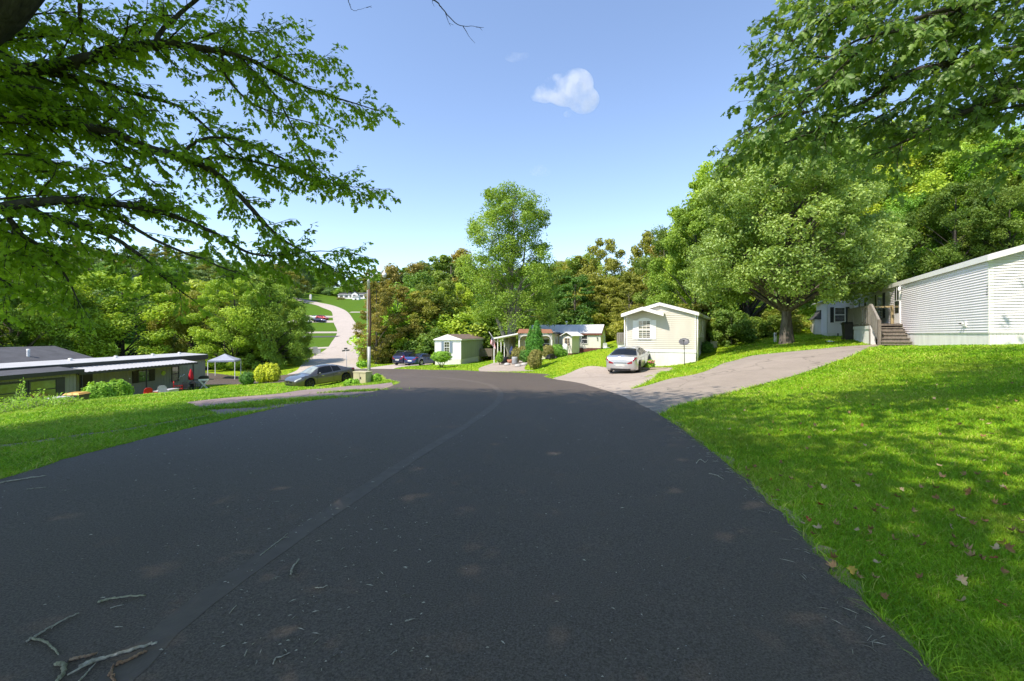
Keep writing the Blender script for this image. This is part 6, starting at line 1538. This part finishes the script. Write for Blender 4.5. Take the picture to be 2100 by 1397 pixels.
b = MB(); b.box(-.5,.5,-.4,.4,.62,.67); b.build('tabletop', MAT['red_cloth'], e)
for x in (-.45,.45):
    for y_ in (-.35,.35): b = MB(); b.bar((x,y_,0),(x,y_,.62),.04); b.build('leg', MAT['black'], e)
b = MB(); b.box(-.42,.0,-.42,-.405,.1,.64); b.box(-.3,-.12,-.43,-.42,.3,.42); b.build('cloth', MAT['pink_cloth'], e)
yy = yat(418,-26.2); e = empty('gas_grill', (-26.2,yy,T(-26.2,yy)), .5, 'gas grill with black lid and white cart at the right end of the grey trailer', 'grill')
b = MB(); b.prism([(-.36,.88),(.36,.88),(.36,1.02),(.22,1.14),(-.22,1.14),(-.36,1.02)],-.25,.25); b.build('lid', MAT['black'], e)
b = MB(); b.box(-.36,.36,-.26,.26,.74,.88); b.build('firebox', MAT['lid_white'], e)
for sx in (-1,1): b = MB(); b.box(sx*.38,sx*.72,-.2,.2,.80,.84); b.build('side_shelf', MAT['black_plastic'], e)
for (a_, c_) in (((-.3,-.2,0),(.3,-.2,.74)),((.3,-.2,0),(-.3,-.2,.74)),((-.3,.2,0),(.3,.2,.74)),((.3,.2,0),(-.3,.2,.74))): b = MB(); b.bar(a_,c_,.06); b.build('leg', MAT['lid_white'], e)
for sx in (-1,1): b = MB(); b.lathe([(0,-.03),(.10,-.03),(.10,.03),(0,.03)],14,(sx*.33,.24,.1),'x'); b.build('wheel', MAT['rubber'], e)
wheelie('trash_bin', -19.8, 20.7, -3.72, 'dark bin with a yellow lid left of the rounded green shrubs', 'bin_dark', 'yellow_plastic', .98, .2)
wheelie('trash_bin', -19.5, 19.6, -3.64, 'dark bin with a pale grey lid beside the yellow lidded one', 'bin_dark', 'lid_grey', .85, .1)
# patio clutter by the porch awning
def pot(name, u, d, r_, h_, mat, label, cat='planter'):
    e = empty(name, at(u,d), 0, label, cat); b = MB(); b.lathe([(0,0),(r_*.75,0),(r_,h_),(r_*.9,h_),(r_*.85,h_*.9),(0,h_*.9)],14); b.build('pot', MAT[mat], e); return e
e = pot('black_tub', 1034, 42.8, .42, .62, 'black_plastic', 'large black tub behind the cone shaped shrub', 'tub')
e = pot('terracotta_pot', 1046, 42.6, .30, .36, 'terracotta', 'reddish clay pot beside the black tub', 'pot')
e = empty('folded_umbrella', at(1049.5,43.5), 0, 'folded dark blue umbrella standing near the clay pot', 'umbrella')
b = MB(); b.tube([(0,0,0),(0,0,1.5)],.02,6); b.build('pole', MAT['grey_metal'], e); b = MB(); b.lathe([(.03,1.6),(.16,1.35),(.28,1.0),(.2,.8),(.1,.75)],9); b.build('canopy', MAT['blue_cloth'], e)
e = empty('grey_barrel', at(1055.5,41.0), 0, 'grey ribbed barrel in front of the porch shrubs', 'barrel')
b = MB(); b.lathe([(0,0),(.24,0),(.27,.1),(.25,.3),(.27,.5),(.24,.68),(0,.68)],14); b.build('barrel', MAT['grey_plastic'], e)
for i, (u, d) in enumerate([(1040,40.6),(1075,39.4),(1062,39.0)]):
    b = MB(); p = at(u, d); b.lathe([(0,0),(.28,.0),(.3,.08),(.22,.2),(.05,.24),(0,.24)],9,(p.x,p.y,p.z)); o = b.build('garden_stone', MAT['concrete']); tag(o, ['pale stone at the foot of the small cone shaped shrub','pale stone under the dark porch shrub','flat pale stone by the porch driveway'][i], 'stone')
e = empty('round_mower', at(1131,40.6), .4, 'small black mower parked under the porch shrubs', 'mower')
b = MB(); b.prism([(-.4,.1),(.4,.1),(.35,.35),(.1,.5),(-.3,.42)],-.28,.28); b.build('body', MAT['black'], e)
for x in (-.32,.32):
    for y_ in (-.3,.3): b = MB(); b.lathe([(0,-.03),(.14,-.03),(.14,.03),(0,.03)],12,(x,y_,.14),'y'); b.build('wheel', MAT['rim_dark'], e)

# ------------------------------------------------------------------ fallen twigs on the road
def rz_road(x, y): return T(x,y)+.035
def twig(px, rad, label, mat='twig_dry', forks=(), seed=0, name='fallen_twig'):
    r = np.random.default_rng(seed+77); pts = []
    for (u, v) in px:
        k = (v-HZ)/F; d = EYE/k
        for _ in range(6): d = (EYE-rz_road((u-1050)/F*d, d)-rad)/k
        pts.append(np.array([(u-1050)/F*d, d, EYE-k*d]))
    C = crm(pts, 7); C[:,2] = [rz_road(p[0],p[1])+rad*.95 for p in C]; C[1:-1] += r.normal(size=C[1:-1].shape)*rad*.22; C[:,2] = np.maximum(C[:,2], [rz_road(p[0],p[1])+rad*.7 for p in C])
    b = MB(); m = len(C); rr = np.linspace(rad, rad*.62, m)*(1+.12*r.normal(size=m)); rr = rr*.82; b.tube(C, list(rr), 8)
    for (i, du, dv, L) in forks:
        p = C[int(i*(m-1))]; q = p+np.array([du,dv,.01]); b.tube([p,(p+q)/2+np.array([.004,.003,.004]),q],[rad*.6,rad*.45,rad*.3],6)
    me = b.mesh('twig'); o = link(name, me, MAT[mat]); return tag(o, label, 'twig')

twig([(162,1367),(198,1354),(245,1340),(290,1326),(322,1318)], .010, 'longest pale stick in the pile at the bottom left, with a fork', forks=[(.25,-.03,-.10,0)], seed=1)
twig([(162,1397),(180,1378),(197,1358)], .005, 'thin twig branching down from the longest pale stick', seed=2)
twig([(238,1362),(262,1353),(285,1342),(302,1334)], .009, 'orange ended stick lying right below the longest one', 'twig_orange', seed=3)
twig([(142,1353),(165,1348),(190,1342),(200,1338)], .008, 'splintered orange piece left of the longest stick', 'twig_orange', seed=4)
twig([(54,1316),(80,1300),(118,1278),(162,1257)], .0065, 'straight grey twig above the curved one near the left edge', forks=[(.6,.03,-.03,0)], seed=5)
twig([(62,1308),(90,1315),(108,1328),(120,1342)], .007, 'curved grey twig meeting the end of the straight one', 'twig_green', seed=6)
twig([(116,1359),(128,1361),(131,1376),(122,1390),(112,1402)], .011, 'thick hooked stick at the very bottom left', 'twig_green', seed=7)
twig([(201,1234),(225,1228),(262,1223),(299,1221)], .0075, 'pale stick lying alone above the stick pile', 'twig_green', seed=8)
twig([(534,1139),(555,1122),(578,1105),(590,1093)], .0045, 'thin pale twig with a side shoot beside the road seam', forks=[(.75,.05,-.02,0)], seed=9)
twig([(596,1178),(600,1164),(613,1147)], .0075, 'short curved stick right of the road seam', seed=10)
twig([(646,1205),(660,1205),(672,1200)], .004, 'tiny dry twig right of the short curved stick', seed=11)
twig([(236,1397),(228,1385),(233,1362)], .006, 'forked twig with orange torn end at the bottom edge', 'twig_orange', forks=[(.5,.03,-.02,0)], seed=12)
twig([(222,1385),(232,1368)], .006, 'stubby bark sliver beside the forked twig', 'twig_orange', seed=13)
twig([(560,1361),(566,1349),(576,1347),(595,1338)], .004, 'curled leaf stem on the asphalt near the bottom centre', seed=14)
twig([(502,1345),(507,1332)], .0035, 'small straight splinter left of the curled stem', seed=15)
twig([(470,1258),(485,1241)], .003, 'hair thin twig between the seam and the splinter', seed=16)
twig([(226,1247),(240,1243),(254,1240)], .003, 'thin twig just below the lone pale stick', seed=17)
twig([(236,1286),(251,1285)], .003, 'little twig midway between the lone stick and the pile', seed=18)
twig([(0,990),(40,983),(95,975)], .008, 'dry branch lying along the left road edge', 'twig_dry', seed=19)
twig([(1428,950),(1436,942),(1446,948),(1452,943)], .006, 'bent dry twig by the right road edge', seed=20)
twig([(1454,971),(1470,975),(1484,983)], .006, 'dry twig lower along the right road edge', seed=21)
twig([(55,1003),(75,1001),(95,999)], .004, 'thin twig on the road near the left verge', seed=22)
# chips and specks of debris: too many and too small to count
r = np.random.default_rng(3); V = []; Tt = []
for i in range(900):
    if i < 380: d = r.uniform(1.8,9); x = r.uniform(-5,1.8)*min(1,d/4)
    elif i < 620: d = r.uniform(1.9,4); x = -1.3*d/2.2*r.uniform(.3,1.1)
    else:
        t = r.uniform(); d = 2.0+t*9; xe = hit(np.interp(d,[2,2.8,4.9,6.8,9.5],[1850,1700,1500,1400,1330]), HZ+EYE*F/d)[0]; x = xe-abs(r.normal())*.12-.02
    z = rz_road(x,d)+.003; a = r.uniform(0,6.28); L = r.uniform(.004,.012) if r.uniform()<.8 else r.uniform(.012,.03); w = r.uniform(.0012,.004)
    if i >= 620: L = r.uniform(.01,.05); w = .0012
    c, s_ = math.cos(a), math.sin(a); b0 = len(V)
    V += [(x-c*L,d-s_*L,z),(x+s_*w,d-c*w,z+.001),(x+c*L,d+s_*L,z),(x-s_*w,d+c*w,z+.004)]; Tt += [(b0,b0+1,b0+2),(b0,b0+2,b0+3)]
o = link('road_debris', tri_mesh('debris', np.array(V), np.array(Tt)), MAT['twig_dry']); tag(o, 'tiny wood chips and clippings scattered over the asphalt', 'debris', kind='stuff')

# ------------------------------------------------------------------ fallen leaves on the right lawn
def dead_leaf_mesh(seed, curl):
    r = np.random.default_rng(seed); L = np.concatenate([[[.38,0]], LEAF2D]); V = np.zeros((len(L),3)); V[:,0] = L[:,0]-.5; V[:,1] = L[:,1]; V[:,2] = curl*(V[:,1]**2*2.2+V[:,0]**2*1.4)+r.normal(0,.03,len(L))+.12
    k = len(LEAF2D); return tri_mesh('dead_leaf', V*.052, np.array([(0,1+j,1+(j+1)%k) for j in range(k)]))
DL = []
for i, (c, n_) in enumerate([((.26,.14,.05),'leaf_brown'),((.52,.38,.22),'leaf_pale'),((.36,.07,.03),'leaf_red'),((.50,.34,.06),'leaf_yellow'),((.40,.25,.12),'leaf_tan')]):
    m = paint(n_, c, .8, .35, 30); me = dead_leaf_mesh(i, [.9,.6,.3,.4,1.1][i]); me.materials.append(m); DL.append(me)
r = np.random.default_rng(12)
known = [(1133,700),(1265,537),(1445,536),(893,573),(1075,600),(1335,663),(1078,700),(1190,826),(1525,776),(1630,835),(1758,1060),(1800,790),(1775,762),(912,483),(838,487),(530,480),(727,627),(968,885),(1205,1033),(1590,1050),(1735,570),(1400,775),(1237,737),(1358,737),(1625,672),(1330,605),(1155,610),(689,505),(756,450),(460,202),(1135,223),(1095,180),(1560,180),(1705,180),(1425,275),(1680,360),(1700,466),(1780,495),(1600,515),(1105,280),(852,718),(1607,800)]
cnt = 0
for i in range(150):
    if i < len(known): u = 1300+known[i][0]*800/1872; v = 800+known[i][1]*800/1872
    else: u = r.uniform(1500,2100); v = 790+r.uniform(0,1)**1.3*430
    x, y_ = hit(u, v)
    if inside(PAVED[0], np.array([x]), np.array([y_]))[0]: continue
    lab = ['curled brown leaf lying on the shaded right lawn','pale dry leaf lying on the shaded right lawn','red leaf lying on the shaded right lawn','yellow leaf lying on the shaded right lawn','tan leaf lying on the shaded right lawn']
    k = int(r.choice(5, p=[.3,.3,.08,.07,.25])) if i not in (3,10,5) else {3:2,10:2,5:3}[i]
    o = bpy.data.objects.new('fallen_leaf', DL[k]); COL.objects.link(o); o.location = (x, y_, T(x,y_)+.035); s_ = r.uniform(.8,1.25); o.scale = (s_,)*3; o.rotation_euler = (r.normal()*.5, r.normal()*.5, r.uniform(0,6.28))
    tag(o, lab[k], 'leaf', 'fallen '+['brown','pale','red','yellow','tan'][k]+' leaves on the right lawn')

# ------------------------------------------------------------------ grass
def grass_mat():
    m, nt, b = nodes_of('grass_blades')
    at_ = nt.nodes.new('ShaderNodeAttribute'); at_.attribute_name = 'tint'; co = coords(nt)
    c = ramp(nt, at_.outputs['Fac'], [(0,(.10,.25,.006)),(.45,(.21,.45,.012)),(.8,(.37,.60,.03)),(1,(.58,.54,.16))])
    c = mixc(nt, c, (.36,.38,.06), maprange(nt, noise(nt, .5, 5, co, .65), .48, .72, 0, .55)); c = mixc(nt, c, (.10,.26,.01), maprange(nt, noise(nt, 1.7, 4, co, .6), .52, .75, 0, .6))
    nt.links.new(c, b.inputs['Base Color']); b.inputs['Roughness'].default_value = .55; b.inputs['Specular IOR Level'].default_value = .25
    tr = nt.nodes.new('ShaderNodeBsdfTranslucent'); nt.links.new(mixc(nt, c, (1,1,.3), 1.0, 'MULTIPLY'), tr.inputs['Color'])
    mx = nt.nodes.new('ShaderNodeMixShader'); mx.inputs[0].default_value = .18; nt.links.new(b.outputs[0], mx.inputs[1]); nt.links.new(tr.outputs[0], mx.inputs[2]); nt.links.new(mx.outputs[0], nt.nodes['Material Output'].inputs['Surface'])
    return m
def grass(name, x, y, h, w, r, label, tint0=.5):
    ok = np.ones(len(x), bool)
    for pl in PAVED: ok &= ~inside(pl, x, y)
    x, y, h, w = x[ok], y[ok], h[ok], w[ok]; n = len(x); z = Tfast(x, y)
    a = r.uniform(0, 2*np.pi, n); lean = r.uniform(.5,2.2,n)*h; la = r.uniform(0,2*np.pi,n)
    bx, by = np.cos(a)*w, np.sin(a)*w
    V = np.empty((n,5,3)); 
    V[:,0] = np.stack([x-bx,y-by,z-.01],1); V[:,1] = np.stack([x+bx,y+by,z-.01],1)
    mx_, my_ = x+np.cos(la)*lean*.35, y+np.sin(la)*lean*.35
    V[:,2] = np.stack([mx_+bx*.75,my_+by*.75,z+h*.6],1); V[:,3] = np.stack([mx_-bx*.75,my_-by*.75,z+h*.6],1)
    V[:,4] = np.stack([x+np.cos(la)*lean,y+np.sin(la)*lean,z+h],1)
    i = np.arange(n)*5; Tt = np.stack([np.stack([i,i+1,i+2],1),np.stack([i,i+2,i+3],1),np.stack([i+3,i+2,i+4],1)],1).reshape(-1,3)
    t = np.clip(r.normal(tint0-.08,.24,n)+.12*np.sin(x*1.7+y)+.1*np.sin(y*2.3-x*.8),0,1); t[r.uniform(size=n) < .03] = 1
    nn = np.stack([np.cos(la)*.35, np.sin(la)*.35, np.ones(n)], 1); nn /= np.linalg.norm(nn, axis=1, keepdims=True)
    me = tri_mesh(name, V.reshape(-1,3), Tt, np.repeat(t,5)); o = link(name, me, GM); return tag(o, label, 'grass', kind='stuff')
GM = grass_mat(); r = np.random.default_rng(44)
# near lawn, thinning with distance
n = 300000; d = np.exp(r.uniform(np.log(1.7), np.log(15), n)); x = r.uniform(1.2, 1.0+1.18*d+.5, n); ok = x < 1.25*d+1.2; d, x = d[ok], x[ok]
x = np.where(r.uniform(size=len(x)) < .5, r.uniform(1.2, 1.2*d+1.0), x)
grass('lawn_grass', x, d, r.uniform(.018,.045,len(d))*np.interp(d,[2,15],[.9,1.3]), np.maximum(.0016,.00055*d)*r.uniform(.7,1.4,len(d)), r, 'short mown green grass of the right lawn')
n = 240000; d = np.exp(r.uniform(np.log(3.2), np.log(22), n)); x = -r.uniform(.25*d, 1.25*d+1, n); ok = (x < -4.5) | (d > 14)
x, d = x[ok], d[ok]
x = np.concatenate([x, r.uniform(-12,-5,45000)]); d = np.concatenate([d, r.uniform(-2.5,3.4,45000)])
grass('verge_grass', x, d, r.uniform(.025,.07,len(d)), np.maximum(.0022,.0006*d)*r.uniform(.7,1.4,len(d)), r, 'bright green grass of the left verge and lawn')
n = 260000; d = 12+46*r.uniform(size=n)**1.3; x = r.uniform(-1,1,n)*1.2*d; ok = (np.abs(x) < 34); x, d = x[ok], d[ok]
grass('far_grass', x, d, r.uniform(.03,.07,len(d)), .00075*d*r.uniform(.7,1.3,len(d)), r, 'grass of the lawns farther off around the trailers')
# ragged long blades along the road and drive edges
ex = []; ey = []
for pl, lim in ((PAVED[0], 30), (PAVED[1], 30), (PAVED[2], 30), (PAVED[3], 32), (PAVED[5], 34)):
    for i in range(len(pl)-1):
        a_, b_ = pl[i], pl[i+1]; L = np.linalg.norm(b_-a_)
        if a_[1] < 1.2 or a_[1] > lim or L > 3: continue
        m = int(L*(260 if a_[1] < 12 else 90)); t = r.uniform(0,1,m)[:,None]; q = a_+(b_-a_)*t+r.normal(0,.05,(m,2)); ex.append(q[:,0]); ey.append(q[:,1])
ex = np.concatenate(ex); ey = np.concatenate(ey)
grass('edge_grass', ex, ey, r.uniform(.03,.11,len(ex)), np.maximum(.002,.0006*ey)*r.uniform(.7,1.4,len(ex)), r, 'longer ragged grass fringing the road and driveways', .7)
# weeds in the cracks of the worn pad
pl = PAVED[1]; q = []; cs = [hit(470,838),hit(560,826),hit(650,818),hit(735,803),hit(520,832),hit(620,822)]
for i in range(7000):
    c = cs[i%6]; q.append((c[0]+r.normal()*.55, c[1]+r.normal()*.12))
q = np.array(q); sv = PAVED; PAVED = []
grass('pad_weeds', q[:,0], q[:,1], r.uniform(.03,.10,len(q)), np.full(len(q),.009), r, 'weeds growing through the cracks of the worn asphalt pad'); PAVED = sv

# ------------------------------------------------------------------ clouds
def cloud(u, v, d, blobs, dens, label, seed):
    c = P(u, v, d); e = MB()
    bm = bmesh.new()
    for (x, z, rx, rz2) in blobs:
        M = Matrix.Translation((x, 0, z)) @ Matrix.Diagonal((rx, (rx+rz2)*.5, rz2, 1)); bmesh.ops.create_icosphere(bm, subdivisions=3, radius=1, matrix=M)
    me = bpy.data.meshes.new('cloud'); bm.to_mesh(me); bm.free()
    m = bpy.data.materials.new('cloud_%d' % seed); m.use_nodes = True; nt = m.node_tree; nt.nodes.clear(); o_ = nt.nodes.new('ShaderNodeOutputMaterial')
    pv = nt.nodes.new('ShaderNodeVolumePrincipled'); pv.inputs['Color'].default_value = (1,1,1,1); pv.inputs['Anisotropy'].default_value = .2
    co = nt.nodes.new('ShaderNodeTexCoord'); f = noise(nt, .022, 5, co.outputs['Object'], .6)
    nt.links.new(maprange(nt, f, .44, .66, 0, dens), pv.inputs['Density']); nt.links.new(pv.outputs[0], o_.inputs['Volume'])
    o = link('cloud', me, m); o.location = c; tag(o, label, 'cloud'); 
    md = o.modifiers.new('merge', 'REMESH'); md.mode = 'VOXEL'; md.voxel_size = 5.0
    return o
SC.cycles.volume_step_rate = 2.0; SC.cycles.volume_max_steps = 128
S_ = 900/F
cloud(1160, 190, 900, [(-42*S_,-2*S_,24*S_,18*S_),(-14*S_,12*S_,34*S_,24*S_),(22*S_,16*S_,36*S_,30*S_),(38*S_,-16*S_,32*S_,26*S_),(0,-8*S_,34*S_,18*S_),(4*S_,-44*S_,10*S_,8*S_),(-58*S_,-8*S_,16*S_,10*S_)], .032, 'small white cumulus cloud in the upper middle of the sky', 1)
cloud(1062, 118, 950, [(-8*S_,0,22*S_,8*S_),(14*S_,2*S_,14*S_,8*S_)], .012, 'faint wisp of cloud above and left of the white cloud', 2)
cloud(1104, 350, 1100, [(0,0,24*S_,14*S_),(14*S_,-6*S_,20*S_,9*S_)], .006, 'faintest puff of cloud just above the tall open tree', 3)
